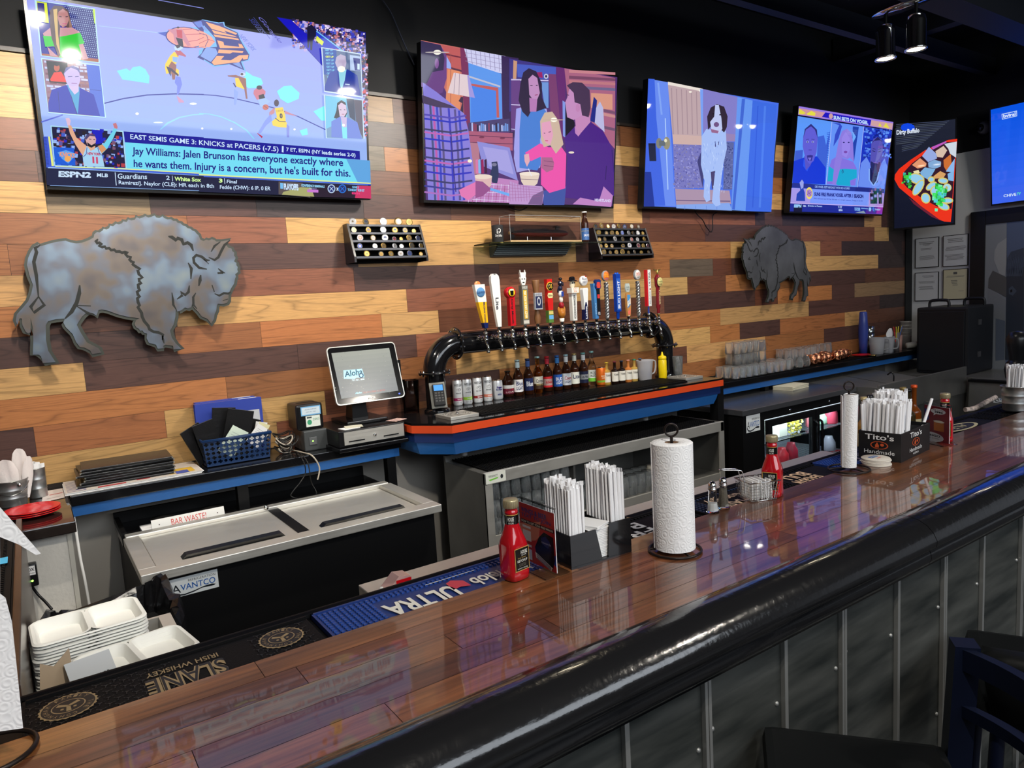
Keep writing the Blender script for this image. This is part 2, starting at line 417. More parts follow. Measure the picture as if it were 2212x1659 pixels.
# ============================================================ back bar: shelves, tap counter
def shelf(name,x0,x1,yf,label,z=ZS):
 t=thing(name,label,'shelf',((x0+x1)/2,0,z-.1))
 m=MB(); m.box(x0,x1,yf,0,z-.045,z,BLACKG,bev=.004); m.build('top',t)
 m=MB(); m.box(x0,x1,yf+.03,yf+.05,z-.095,z-.045,BLUE); m.build('blue_trim',t)
 return t
s=shelf('back_shelf',.081,1.605,-.34,'long black back shelf with blue edge holding baskets and the cash register')
for x,z0 in ((.78,.801),(1.56,0)):
 m=MB(); m.box(x-.025,x+.025,-.30,-.25,z0,ZS-.045,BLACKM); m.build('support_post',s)
s=shelf('back_shelf',3.98,7.52,-.30,'long black back shelf with blue edge holding the glassware at right',1.015)
for x in (4.9,):
 m=MB(); m.box(x-.025,x+.025,-.26,-.21,.8805,.97,BLACKM); m.build('support_post',s)
def tapcounter():
 t=thing('tap_counter','raised black beer tap counter with red, navy and blue stepped edge','counter',(2.8,-.3,.86))
 yf=-.64; xa=1.62; xb=1.76; x1=3.89; yc=-.46
 out=[(xa,-.014),(xa,yc),(xb,yf),(x1,yf),(x1,-.014)]
 m=MB(); m.prism([(x,y,ZT-.012) for x,y in out],(0,0,.012),BLACKG); m.build('counter_top',t)
 def band(name,z0,z1,off,mt,yo=0):
  m=MB(); pts=[(xa+off,-.014),(xa+off,yc+off*.4),(xb+off*.8,yf+off),(x1-off,yf+off),(x1-off,-.014)]
  m.prism([(x,y,z0) for x,y in pts],(0,0,z1-z0),mt); m.build(name,t)
 band('red_edge',ZT-.052,ZT-.0121,-.003,RED)
 band('navy_band',ZT-.105,ZT-.0521,.012,NAVY)
 m=MB()   # sloping light blue skirt
 def ring(off,z): return [(xa+off,-.014,z),(xa+off,yc+off*.4,z),(xb+off*.8,yf+off,z),(x1-off,yf+off,z),(x1-off,-.014,z)]
 a=ring(.02,ZT-.1051); b=ring(.045,ZT-.175)
 for i in range(4): m.add([b[i],b[i+1],a[i+1],a[i]],[(0,1,2,3)],BLUE)
 m.poly(list(reversed(b)),BLUE); m.poly(a,BLUE); m.build('blue_skirt',t)
 for x in (2.55,3.3,3.75):
  m=MB(); m.box(x-.03,x+.03,-.20,-.14,0,ZT-.175,BLACKM); m.build('support_post',t)
 m=MB(); m.box(x1-.03,x1+.03,-.62,-.55,0,ZT-.04,BLACKM); m.build('support_post',t)
tapcounter()
# ============================================================ customer bar
YBB=P(1085,1255,Z=ZB).y; YBF=P(1300,1382,Z=ZB).y; XB0=-1.2; XB1=7.6
def barwood():
 m=bpy.data.materials.new('bar_wood'); m.use_nodes=True; nt=m.node_tree; b=nt.nodes['Principled BSDF']
 a=nt.nodes.new('ShaderNodeAttribute'); a.attribute_name='col'; of=nt.nodes.new('ShaderNodeAttribute'); of.attribute_name='off'
 tc=nt.nodes.new('ShaderNodeTexCoord'); ad=nt.nodes.new('ShaderNodeVectorMath'); ad.operation='ADD'
 nt.links.new(tc.outputs['Object'],ad.inputs[0]); nt.links.new(of.outputs['Vector'],ad.inputs[1])
 mp=nt.nodes.new('ShaderNodeMapping'); mp.inputs['Scale'].default_value=(3,60,1); nt.links.new(ad.outputs[0],mp.inputs[0])
 n=nt.nodes.new('ShaderNodeTexNoise'); n.inputs['Scale'].default_value=1.2; n.inputs['Detail'].default_value=7; n.inputs['Roughness'].default_value=.65; n.inputs['Distortion'].default_value=.5
 nt.links.new(mp.outputs[0],n.inputs['Vector'])
 mp3=nt.nodes.new('ShaderNodeMapping'); mp3.inputs['Scale'].default_value=(1.2,9,1); nt.links.new(ad.outputs[0],mp3.inputs[0])
 n3=nt.nodes.new('ShaderNodeTexNoise'); n3.inputs['Scale'].default_value=1.5; n3.inputs['Detail'].default_value=2; nt.links.new(mp3.outputs[0],n3.inputs['Vector'])
 s=nt.nodes.new('ShaderNodeMapRange'); s.inputs[1].default_value=.33; s.inputs[2].default_value=.62; s.inputs[3].default_value=.45; s.inputs[4].default_value=1.15
 nt.links.new(n.outputs['Fac'],s.inputs[0])
 s3=nt.nodes.new('ShaderNodeMapRange'); s3.inputs[1].default_value=.3; s3.inputs[2].default_value=.7; s3.inputs[3].default_value=.7; s3.inputs[4].default_value=1.25
 nt.links.new(n3.outputs['Fac'],s3.inputs[0])
 mm=nt.nodes.new('ShaderNodeMath'); mm.operation='MULTIPLY'; nt.links.new(s.outputs[0],mm.inputs[0]); nt.links.new(s3.outputs[0],mm.inputs[1])
 vm=nt.nodes.new('ShaderNodeVectorMath'); vm.operation='SCALE'; nt.links.new(a.outputs['Color'],vm.inputs[0]); nt.links.new(mm.outputs[0],vm.inputs['Scale'])
 nt.links.new(vm.outputs[0],b.inputs['Base Color'])
 b.inputs['Roughness'].default_value=.35; b.inputs['Coat Weight'].default_value=.9; b.inputs['Coat Roughness'].default_value=.03; b.inputs['Coat IOR'].default_value=1.45
 n4=nt.nodes.new('ShaderNodeTexNoise'); n4.inputs['Scale'].default_value=7; n4.inputs['Detail'].default_value=2; nt.links.new(tc.outputs['Object'],n4.inputs['Vector'])
 bp=nt.nodes.new('ShaderNodeBump'); bp.inputs['Strength'].default_value=.25; bp.inputs['Distance'].default_value=.002
 nt.links.new(n4.outputs['Fac'],bp.inputs['Height']); nt.links.new(bp.outputs[0],b.inputs['Coat Normal'])
 return m
BARW=barwood()
def bar():
 t=thing('bar_counter','long bar counter with glossy reddish plank top and black rolled armrest','bar',(2.5,-2.9,0))
 m=MB(); offs=[]
 m.box(XB0,XB1,YBF,YBB,ZB-.04,ZB-.002,mat('bar_gap',(0.02,0.01,0.006),.5))
 n=5; w=(YBB-YBF)/n
 # plank ends as seen in the photo, one list per strip from the back
 J=[[P(552,1433,Z=ZB).x,P(1268,1237,Z=ZB).x,2.6,4.1],[.35,P(2016,990,Z=ZB).x-.7,3.2],[P(987,1392,Z=ZB).x,2.0,2.9,4.4],[P(408,1606,Z=ZB).x,P(1222,1363,Z=ZB).x,P(1521,1207,Z=ZB).x+.3,3.7],[P(866,1556,Z=ZB).x,2.2,3.3]]
 cols=[(134,84,46),(118,72,41),(100,58,36),(126,80,46),(108,64,39),(120,70,39),(90,53,35)]
 k=0
 for i in range(n):
  y1=YBB-i*w; y0=y1-w; xs=[XB0]+sorted(J[i])+[XB1]
  for a,b in zip(xs,xs[1:]):
   g=.0006; c=cols[(k*3+i)%7]; k+=1
   m.add([(a+g,y0+g,ZB),(b-g,y0+g,ZB),(b-g,y1-g,ZB),(a+g,y1-g,ZB)],[(0,1,2,3)],BARW,lin(c)); offs.append((len(m.f)-1,(random.uniform(0,30),random.uniform(0,3),0)))
 o=m.build('bar_top',t)
 at=o.data.attributes.new('off','FLOAT_VECTOR','FACE'); buf=[0.0]*(3*len(o.data.polygons))
 for i,v in offs: buf[3*i:3*i+3]=v
 at.data.foreach_set('vector',buf)
 # rolled armrest, profile in (y,z)
 RL=mat('armrest_gloss',(0.009,0.009,0.010),.17,bump=.5,bscale=45,coat=.6)
 pr=[(0,-.003),(-.003,.004),(-.012,.010),(-.028,.014),(-.05,.016),(-.075,.012),(-.098,.001),(-.115,-.017),(-.124,-.036),(-.122,-.052),(-.112,-.060),(-.104,-.064),(-.108,-.074),(-.110,-.088),(-.104,-.103),(-.092,-.112),(-.078,-.116),(-.078,-.13),(-.066,-.134),(-.02,-.134),(0,-.134)]
 m=MB(); V=[];F=[]; xs=[XB0,2.02,XB1]
 for a,b in ((XB0,P(1985,1195,Z=.99).x),(P(1985,1195,Z=.99).x+.003,XB1)):
  V=[(a,YBF+y,ZB+z) for y,z in pr]+[(b,YBF+y,ZB+z) for y,z in pr]; q=len(pr)
  m.add(V,[(i,i+1,q+i+1,q+i) for i in range(q-1)],RL,smooth=True)
  m.add(V[:q],[tuple(range(q))],RL)
  m.add(V[q:],[tuple(reversed(range(q)))],RL)
 m.build('armrest',t)
 # steel panels with standing seams
 YP=YBF-.055
 PS=bpy.data.materials.new('panel_steel'); PS.use_nodes=True; nt=PS.node_tree; b=nt.nodes['Principled BSDF']
 b.inputs['Metallic'].default_value=.75; b.inputs['Roughness'].default_value=.42
 tc=nt.nodes.new('ShaderNodeTexCoord'); mp=nt.nodes.new('ShaderNodeMapping'); mp.inputs['Rotation'].default_value=(0,math.radians(40),0); mp.inputs['Scale'].default_value=(1.5,1,9)
 nn=nt.nodes.new('ShaderNodeTexNoise'); nn.inputs['Scale'].default_value=1.6; nn.inputs['Detail'].default_value=5; nt.links.new(tc.outputs['Object'],mp.inputs[0]); nt.links.new(mp.outputs[0],nn.inputs['Vector'])
 rp=nt.nodes.new('ShaderNodeValToRGB'); rp.color_ramp.elements[0].position=.35; rp.color_ramp.elements[0].color=(0.05,0.057,0.055,1); rp.color_ramp.elements[1].position=.72; rp.color_ramp.elements[1].color=(0.22,0.225,0.205,1)
 nt.links.new(nn.outputs['Fac'],rp.inputs[0]); nt.links.new(rp.outputs[0],b.inputs['Base Color'])
 SM=mat('seam_steel',(0.30,0.30,0.29),.45,.6)
 m=MB(); m.box(XB0,XB1,YP,YP+.02,0.02,ZB-.13,PS); m.build('front_panels',t)
 px=[(1353,1600),(1531,1640),(1696,1460),(1822,1450),(1939,1400),(2040,1300),(2122,1290),(2205,1290)]
 xs=[]
 for q in px: xs.append(P(q[0],q[1],Y=YP-.008).x)
 d=sum(b-a for a,b in zip(xs,xs[1:]))/(len(xs)-1)
 x=xs[0]
 while x-d>XB0+.1: x-=d; xs.insert(0,x)
 x=xs[-1]
 while x+d<XB1-.1: x+=d; xs.append(x)
 j0=xs.index(P(px[0][0],px[0][1],Y=YP-.008).x) if True else 0
 for i,x in enumerate(xs):
  m=MB(); dbl=((i-j0)%2==1); w=.010 if dbl else .006
  m.box(x-w,x-.0012 if dbl else x+w,YP-.012,YP,0.02,ZB-.13,SM,bev=.001)
  if dbl: m.box(x+.0012,x+w,YP-.012,YP,0.02,ZB-.13,SM,bev=.001)
  o=m.build('seam_strip',t)
 m=MB()
 for i,x in enumerate(xs):
  if -.2<x<4.2:
   for z in (.78,.45,.14):
    m=MB(); m.lathe([(0.006,0),(0.005,.003),(.0,.005)],0,0,0,SM,8,M=Matrix.Translation((x-.022,YP,z))@Matrix.Rotation(PI/2,4,'X')); m.build('panel_screw',t)
    if (i-j0)%2==1: m=MB(); m.lathe([(0.006,0),(0.005,.003),(.0,.005)],0,0,0,SM,8,M=Matrix.Translation((x+.022,YP,z+.03))@Matrix.Rotation(PI/2,4,'X')); m.build('panel_screw',t)
 # lowered black gutter rail behind the planks
 m=MB(); m.box(XB0,XB1,YBB-.001,YBB+.165,ZB-.10,ZB-.0245,BLACKM)
 m.box(XB0,XB1,YBB+.165,YBB+.190,ZB-.10,ZB-.010,mat('rail_black',(0.003,0.003,0.004),.5,spec=.08),bev=.01); m.build('gutter_rail',t)
 # back leg panel
 m=MB(); m.box(XB0,XB1,YBB-.06,YBB-.03,0,ZB-.10,BLACKM); m.build('back_panel',t)
 return t
bar()
# ============================================================ LAMPS
LAMPM=mat('lamp_face',(1,1,1),.3,emit=(1.0,.86,.62),es=28.0)
def lamp(x,y,z,label,lit=True,aim=None,e=1.0):
 t=thing('ceiling_spotlight',label,'lamp',(x,y,z),'twin head ceiling spotlights' if label.startswith('twin') else None)
 m=MB(); M=Matrix.Translation((x,y,z+.30))@Matrix.Rotation(math.radians(90),4,'Z')
 m.lathe([(0,.02),(.17,.02),(.185,.01),(.185,0),(0,-.002)],0,0,0,CHROME,28,M=M@Matrix.Diagonal((1,.42,1,1)))
 m.cyl((x,y,z+.31),(x,y,z+.45 if z<3.3 else 3.6),.012,BLACKM,8)
 m.build('ceiling_plate',t)
 for s in (-1,1):
  hx,hy=x,y+s*.095
  m=MB(); m.cyl((hx,hy,z+.30),(hx,hy,z+.24),.012,BLACKM,8)
  m.lathe([(0,.235),(.03,.235),(.05,.222),(.058,.19),(.058,.045),(.064,.03),(.064,.02),(.054,.02),(.050,.05),(.0,.055)],hx,hy,z,CHROME,20)
  h=m.build('lamp_head',t)
  m=MB(); m.lathe([(.052,.026),(.03,.020),(0,.018)],hx,hy,z,LAMPM,16); m.build('bulb',h)
  l=bpy.data.lights.new('spot','SPOT'); l.energy=SPOT_E*e; l.color=SPOT_COL; l.spot_size=math.radians(125); l.spot_blend=.7; l.shadow_soft_size=.03
  o=bpy.data.objects.new('spot_light',l); COL.objects.link(o); o.location=(hx,hy,z+.015)
  tgt=Vector(aim) if aim else Vector((x,0.0,1.6))
  o.rotation_euler=(tgt-Vector(o.location)).to_track_quat('-Z','Y').to_euler()
 return t
lamp(4.80,-1.36,3.12,'twin head chrome spotlight hanging from the dark ceiling beam',e=.55)
lamp(0.25,-1.36,3.12,'twin head chrome spotlight above the big basketball television',e=1.0)
lamp(2.35,-1.36,3.12,'twin head chrome spotlight above the second television',e=1.15)
lamp(7.0,-1.9,3.12,'twin head chrome spotlight near the right wall',e=.22)
lamp(0.6,-3.9,3.12,'twin head chrome spotlight above the bar stools, left one',aim=(.8,-1.2,.9),e=1.0)
lamp(3.2,-4.3,3.12,'twin head chrome spotlight above the bar stools, right one',aim=(2.8,-1.8,1.0),e=.6)
# ============================================================ TELEVISIONS
def scr_frame(a,b,c,d,name,label,thick=.05,standby=False,x=.012):
 a,b,c,d=map(Vector,(a,b,c,d))
 n=(b-a).cross(d-a).normalized()      # towards the room
 ctr=(a+b+c+d)/4
 t=thing(name,label,'television',tuple(ctr))
 u=(b-a).normalized(); v=(d-a).normalized()
 A,B,Cc,D=a-u*x-v*x*1.3,b+u*x-v*x*1.3,c+u*x+v*x,d-u*x+v*x
 m=MB(); o=n*.004
 m.hexa([A-n*thick,B-n*thick,B+o,A+o,D-n*thick,Cc-n*thick,Cc+o,D+o],BLACKP)
 m.build('casing',t)
 return t,n,(a,b,c,d)
def mount(t,ctr,n,ywall=None,xwall=None):
 m=MB(); c=Vector(ctr)
 if ywall is not None:
  q=c-n*.052; m.box(q.x-.15,q.x+.15,ywall-.035,ywall-.002,q.z-.15,q.z+.15,BLACKM); m.cyl(q,(q.x,ywall-.03,q.z),.03,BLACKM,8)
 else:
  q=c-n*.052; m.box(xwall-.02,xwall-.001,q.y-.12,q.y+.12,q.z-.12,q.z+.12,BLACKM); m.cyl(q,(xwall-.02,q.y,q.z),.025,BLACKM,8)
 m.build('wall_mount',t)
class Art:
 """flat picture shown on a screen, laid out on the screen's own plane"""
 def __init__(s,n,p0,mt=SCREEN,gain=1.0,crop=(0,0,1.0)):
  s.m=MB(); s.n=n; s.p0=Vector(p0); s.k=0; s.mt=mt; s.g=gain; s.cr=crop
 def px(s,x,y):
  return (s.cr[0]+x*s.cr[2], s.cr[1]+y*s.cr[2])
 def w(s,x,y,h):
  X,Y=s.px(x,y); return Ppl(X,Y,s.p0+s.n*h,s.n)
 def c(s,c):
  l=lin(c) if isinstance(c,tuple) else hexc(c); return tuple(v*s.g for v in l)
 def L(s): s.k+=1; return .0045+s.k*.00002
 def p(s,pts,c):
  h=s.L(); s.m.poly([s.w(x,y,h) for x,y in pts],s.mt,s.c(c)); return s
 def r(s,x0,y0,x1,y1,c): return s.p([(x0,y0),(x1,y0),(x1,y1),(x0,y1)],c)
 def e(s,cx,cy,rx,ry,c,n=14,rot=0):
  ca,sa=math.cos(rot),math.sin(rot)
  return s.p([(cx+rx*math.cos(2*PI*k/n)*ca-ry*math.sin(2*PI*k/n)*sa,cy+rx*math.cos(2*PI*k/n)*sa+ry*math.sin(2*PI*k/n)*ca) for k in range(n)],c)
 def l(s,pts,w,c):
  h=s.L()
  for (x0,y0),(x1,y1) in zip(pts,pts[1:]):
   dx,dy=x1-x0,y1-y0; q=math.hypot(dx,dy) or 1; nx,ny=-dy/q*w/2,dx/q*w/2
   s.m.poly([s.w(x0+nx,y0+ny,h),s.w(x1+nx,y1+ny,h),s.w(x1-nx,y1-ny,h),s.w(x0-nx,y0-ny,h)],s.mt,s.c(c))
  return s
 def t(s,txt,bl,br,tl,c,bold=.0,tr=None):
  h=s.L(); tr=tr or (br[0]+tl[0]-bl[0],br[1]+tl[1]-bl[1])
  V,Fc,_=textgeo(txt,bold)
  def f(u,v):
   x=bl[0]*(1-u)*(1-v)+br[0]*u*(1-v)+tr[0]*u*v+tl[0]*(1-u)*v
   y=bl[1]*(1-u)*(1-v)+br[1]*u*(1-v)+tr[1]*u*v+tl[1]*(1-u)*v
   return s.w(x,y,h)
  s.m.add([f(u,v) for u,v in V],Fc,s.mt,s.c(c)); return s
 def dots(s,poly_fn,n,cols,sz):
  for i in range(n):
   x,y=poly_fn(); c=random.choice(cols); q=sz*random.uniform(.6,1.3)
   h=s.L() if i%40==0 else .0045+s.k*.00002
   s.m.poly([s.w(x-q,y-q,h),s.w(x+q,y-q*.8,h),s.w(x+q*.8,y+q,h),s.w(x-q,y+q*.9,h)],s.mt,s.c(c))
TVB,TVT=-.085,-.185
def tv_plane():
 p0=Vector((0,TVB,2.335)); n=Vector((0,-1,(TVT-TVB)/.84)).normalized(); return p0,n
def walltv(x0,x1,label,z0=2.335,zt=3.185):
 return scr_frame((x0,TVB,z0),(x1,TVB,z0),(x1,TVT,zt),(x0,TVT,zt),'television',label)
p0,TN=tv_plane()
def onx(px,py): return Ppl(px,py,p0,TN).x
TVD=[]
for (lb,lt,rb,rt,lab) in [((100,398),(66,8),(800,428),(779,95),'largest wall television showing a basketball game, leftmost of the row'),
       ((922,429),(910,92),(1327,448),(1327,168),'wall television showing a family at a kitchen table, second from left'),
       ((1392,442),(1401,172),(1665,458),(1677,224),'wall television showing a spaniel dog in a doorway'),
       ((1706,456),(1726,232),(1904,463),(1928,265),'wall television showing a three person sports talk panel')]:
 x0=(onx(*lb)+onx(*lt))/2; x1=(onx(*rb)+onx(*rt))/2
 zb=(Ppl(*lb,p0,TN).z+Ppl(*rb,p0,TN).z)/2; zt=(Ppl(*lt,p0,TN).z+Ppl(*rt,p0,TN).z)/2
 kb=TVB+(zb-2.335)*(TVT-TVB)/.84; kt=TVB+(zt-2.335)*(TVT-TVB)/.84
 t,n,q=scr_frame((x0,kb,zb),(x1,kb,zb),(x1,kt,zt),(x0,kt,zt),'television',lab)
 mount(t,tuple((q[0]+q[2])/2),n,ywall=0); TVD.append((t,n,q)); print('TV',x0,x1,zb,zt)
SCREEN.node_tree.links.remove([l for l in SCREEN.node_tree.links if l.to_socket.name=='Base Color'][0])
SCREEN.node_tree.nodes['Principled BSDF'].inputs['Base Color'].default_value=(0.01,0.01,0.012,1)
Z1=(60,0,.17179);Z2=(430,0,.18087);Z3=(60,240,.17179);Z4=(430,260,.17179);Z5=(900,80,.22312);Z6=(1100,120,.20189);Z7=(1700,220,.15066);Z8=(1900,220,.17479);ZD=(1360,140,.38517);ZP=(0,0,1.0)
def base(a,q,c):
 s=[v+a.n*.0045 for v in q]; a.m.poly(s,a.mt,a.c(c))
def grad(a,q,c0,c1,n=12):   # bottom -> top
 for i in range(n):
  u=i/n; v=(i+1)/n; c=tuple(c0[k]+(c1[k]-c0[k])*(u+v)/2 for k in range(3))
  A,B,C_,D=q; f=lambda t,l,r: l*(1-t)+r*t
  a.m.poly([f(u,A,D)+a.n*.0045,f(u,B,C_)+a.n*.0045,f(v,B,C_)+a.n*.0045,f(v,A,D)+a.n*.0045],a.mt,a.c(c))
def fin(a,t):
 a.m.build('screen',t)
# ---------- TV 1 : basketball
t,n,q=TVD[0]; a=Art(n,q[0]); grad(a,q,(150,190,245),(160,165,245))
a.cr=Z2
a.p([(925,202),(1990,385),(2000,1000),(1470,785)],(24,22,130))
a.dots(lambda:(lambda u,v:(1120+u*860,235+u*150+v*(330+u*60)))(random.random(),random.random()),900,[(30,24,70),(190,170,225),(120,90,120),(60,60,190),(200,120,130),(235,220,250),(50,30,50),(70,90,210)],15)
a.p([(940,210),(1100,240),(1460,560),(1470,780)],(14,10,190)); a.p([(1370,330),(1700,590),(1460,565),(1380,420)],(20,50,200)); a.l([(1400,370),(1760,640)],12,(120,200,240))
a.p([(1405,425),(1490,500),(1470,545),(1395,480)],(225,235,60))
a.p([(1290,330),(1340,290),(1400,350),(1395,430),(1360,470),(1350,600),(1330,600),(1325,480),(1310,570),(1295,570)],(10,8,50))
a.dots(lambda:(random.uniform(1955,2010),random.uniform(640,1640)),130,[(60,30,70),(210,190,240),(150,90,110),(40,30,60),(220,80,90)],14)
# faint court lines
a.cr=Z1
a.l([(1640,0),(2212,105)],9,(132,140,220)); a.l([(890,325),(1650,412)],8,(170,200,250))
a.l([(960,1300),(1200,1240),(1500,1195),(1850,1180),(2212,1188)],15,(22,30,150))
a.l([(170,1535),(440,1445)],18,(96,110,215))
a.p([(1120,890),(1240,860),(1285,890),(1320,845),(1410,830),(1480,870),(1530,960),(1525,1050),(1330,1020),(1190,1000)],(125,230,245))
a.p([(2212,1428),(2080,1436),(1900,1470),(1750,1540),(1660,1628),(1675,1630),(1770,1555),(1910,1485),(2080,1450),(2212,1442)],(150,215,250))
for x,y in ((1375,1430),(2080,1305)): a.e(x,y,22,16,(255,255,250))
a.e(1640,1540,60,9,(235,250,255)); a.e(2080,1305,45,14,(240,250,255))
# centre logo: basketball, dark blue shield and orange lettering
a.cr=Z1
a.p([(1625,412),(1740,398),(1850,350),(2212,340),(2212,610),(1950,590),(1800,520),(1750,460)],(110,185,245))
a.cr=Z2
a.p([(0,250),(40,232),(235,270),(300,262),(310,310),(470,385),(500,470),(560,560),(610,640),(600,720),(520,740),(560,850),(380,770),(180,800),(0,680),(0,600),(60,575)],(112,185,245))
a.p([(15,255),(45,240),(230,280),(285,268),(300,315),(460,390),(490,470),(540,560),(600,655),(585,715),(500,735),(540,838),(360,765),(185,785),(10,680),(60,570),(215,560),(190,450)],(30,28,130))
a.cr=Z1
a.p([(2065,275),(2190,250),(2212,252),(2212,420),(2150,370)],(30,28,130)); a.p([(2130,720),(2212,650),(2212,760)],(30,28,130)); a.p([(2085,285),(2180,262),(2205,330),(2150,350)],(90,120,215))
a.p([(1630,412),(1745,400),(1760,470)],(60,80,190))
a.e(1985,470,255,132,(38,32,130),22,.12); a.e(1988,470,243,122,(240,160,150),22,.12)
a.cr=Z2
a.p([(0,360),(70,390),(150,440),(190,500),(130,560),(60,575),(0,560)],(240,160,140))
a.l([(0,395),(90,420),(110,480),(70,560)],7,(60,40,120)); a.l([(0,520),(110,470),(185,495)],6,(190,70,90))
a.cr=Z1
for L in ([(1980,435),(2212,425)],[(1980,525),(2120,510),(2212,470)],[(1900,380),(2080,360),(2212,400)],[(1960,585),(2120,600),(2212,590)]): a.l(L,7,(190,70,100))
a.cr=Z2
OR=(248,170,120)
def slab(pts): a.p(pts,OR)
slab([(80,262),(240,310),(455,398),(440,415),(300,365),(330,395),(150,345),(110,300)])
slab([(150,355),(430,430),(455,445),(180,400)]); slab([(170,410),(465,460),(480,480),(190,440)])
slab([(215,480),(290,500),(300,540),(480,560),(470,520),(510,530),(530,565),(540,575),(250,575)])
slab([(235,590),(530,610),(520,632),(400,625),(370,640),(225,632)])
slab([(210,668),(300,670),(260,715),(380,720),(480,660),(590,655),(580,705),(530,712),(520,690),(480,745),(390,750),(180,778),(150,745)])
a.p([(20,290),(80,330),(110,380),(60,360)],(120,150,225)); a.p([(90,560),(200,580),(225,640),(140,740),(15,670)],(130,160,230)); a.p([(400,760),(480,742),(520,820)],(120,150,225))
a.t('NEW YORK',(470,425),(640,610),(520,410),(90,110,205),.0)
a.t('SERIES',(590,225),(735,400),(650,225),(45,52,130),.01); a.t('Google',(670,190),(930,500),(760,215),(110,110,205)); a.l([(650,205),(850,465)],4,(70,80,160))
# bright lamp glints in the court
for P_ in ([(560,850),(640,905),(740,935),(765,1000),(690,1050),(590,1055),(520,1000)],[(930,1090),(1010,1030),(1100,1020),(1200,1110),(1190,1180),(1060,1235),(970,1180)],[(1365,1330),(1500,1262),(1510,1440),(1460,1440)],[(1200,1560),(1290,1530),(1300,1610),(1230,1620)]): a.p(P_,(120,238,240))
a.l([(0,1128),(200,1140),(400,1170),(700,1240),(900,1290),(1180,1390),(1510,1548)],11,(22,25,150))
a.p([(0,1360),(120,1368),(260,1400),(420,1470),(560,1560),(650,1659),(665,1659),(575,1552),(430,1458),(265,1388),(120,1357),(0,1348)],(140,215,250))
for x,y in ((38,1535),(385,1540),(1140,1545)): a.e(x,y,14,12,(255,255,250))
# players
Y=(248,210,40); SK=(150,90,80)
a.cr=Z1
a.p([(1790,700),(1840,650),(1900,690),(1880,790),(1820,830),(1900,880),(1900,955),(1780,920),(1740,930),(1725,850),(1730,800)],Y)
a.p([(1850,640),(1900,620),(1990,700),(1985,715),(1900,690),(1890,720)],(190,90,110)); a.p([(1840,590),(1880,565),(1960,600),(1900,640),(1850,630)],(190,215,250)); a.p([(1850,570),(1900,560),(1920,590),(1880,610)],(50,30,50))
a.p([(1810,770),(1870,820),(1860,910),(1850,1000),(1820,1000),(1800,900),(1770,830)],SK); a.p([(1820,710),(1890,720),(1880,790),(1820,770)],(140,180,240)); a.p([(1740,830),(1810,860),(1900,940),(1890,960),(1800,890),(1800,960),(1780,930)],(50,30,70))
a.p([(1860,960),(1920,970),(1940,1060),(1900,1180),(1875,1190),(1880,1080),(1850,1040)],(115,130,230)); a.p([(1870,1200),(1960,1270),(1965,1290),(1900,1290)],(210,150,190))
a.p([(1760,370),(1940,360),(2050,570),(2010,580),(1950,500),(1900,560),(1850,540),(1830,430)],(205,130,150)); a.p([(1870,375),(1940,380),(1945,480),(1880,470)],(200,60,80)); a.p([(1860,470),(1945,490),(1960,600),(1900,570)],(30,10,40)); a.e(1890,345,18,12,(50,25,40))
a.cr=Z2
a.p([(430,930),(560,930),(550,1070),(440,1030)],Y); a.p([(340,900),(440,895),(560,940),(570,1100),(580,1180),(560,1180),(540,1060),(470,930),(350,915)],SK); a.e(520,890,36,24,(200,215,245)); a.e(512,886,18,14,(80,50,60)); a.l([(410,990),(440,1040)],14,(50,40,110)); a.p([(420,1060),(470,1100),(440,1250),(420,1250)],(140,165,240))
a.p([(655,1080),(720,1025),(795,1090),(790,1130),(740,1140),(720,1200),(690,1190),(650,1120)],(205,110,130)); a.e(720,1045,34,26,(60,30,50)); a.p([(710,1140),(770,1120),(790,1170),(720,1190)],(25,12,20)); a.p([(700,1190),(790,1170),(850,1210),(760,1290),(730,1270)],(160,190,245))
a.e(795,1280,37,34,(200,100,80)); a.l([(770,1260),(825,1300)],4,(70,30,50))
a.p([(905,1290),(1000,1280),(1030,1380),(1035,1450),(1050,1470),(1045,1525),(960,1520),(880,1500),(870,1450),(930,1400)],Y); a.l([(910,1410),(960,1450),(1035,1455)],9,(60,30,60)); a.e(925,1230,30,42,(60,30,50)); a.p([(840,1340),(905,1280),(900,1350),(840,1390)],(200,130,140)); a.p([(1020,1320),(1180,1390),(1030,1360)],(200,130,150)); a.t('0',(962,1412),(998,1418),(962,1350),(30,24,60),.06); a.t('CHRISTOPHER'[:8],(925,1340),(1005,1328),(922,1318),(120,90,40))
a.p([(870,1440),(800,1500),(740,1590),(700,1600),(720,1560),(790,1440),(860,1360)],(130,150,235)); a.p([(690,1585),(760,1630),(750,1650),(700,1600)],(190,40,80)); a.p([(1045,1480),(1080,1510),(1075,1640),(1050,1640)],(130,140,225))
# inset panels left
a.cr=Z1
a.p([(85,0),(845,110),(905,795),(165,705)],(190,235,245)); a.p([(110,10),(832,120),(890,782),(175,695)],(10,20,150))
a.p([(465,70),(832,120),(885,735),(750,715)],(12,14,120))
for i in range(26):
 for j in range(15):
  x=470+j*25+(i%2)*12+i*6; y=80+i*25+j*3.4
  if x<835+(i*2.0) and y<725: a.p([(x-6,y),(x,y-7),(x+6,y),(x,y+7)],(190,215,255))
a.p([(110,15),(240,35),(265,290),(130,270)],(225,240,40)); a.p([(118,30),(205,44),(222,250),(132,240)],(14,16,130)); a.l([(120,160),(210,185)],6,(200,60,160))
a.p([(815,112),(845,118),(850,300),(838,296)],(200,240,60)); a.p([(175,672),(890,740),(890,782),(175,695)],(170,90,60))
a.p([(190,420),(280,350),(560,345),(650,400),(700,560),(760,740),(690,750),(640,560),(250,590),(380,715),(280,700)],(205,150,160))
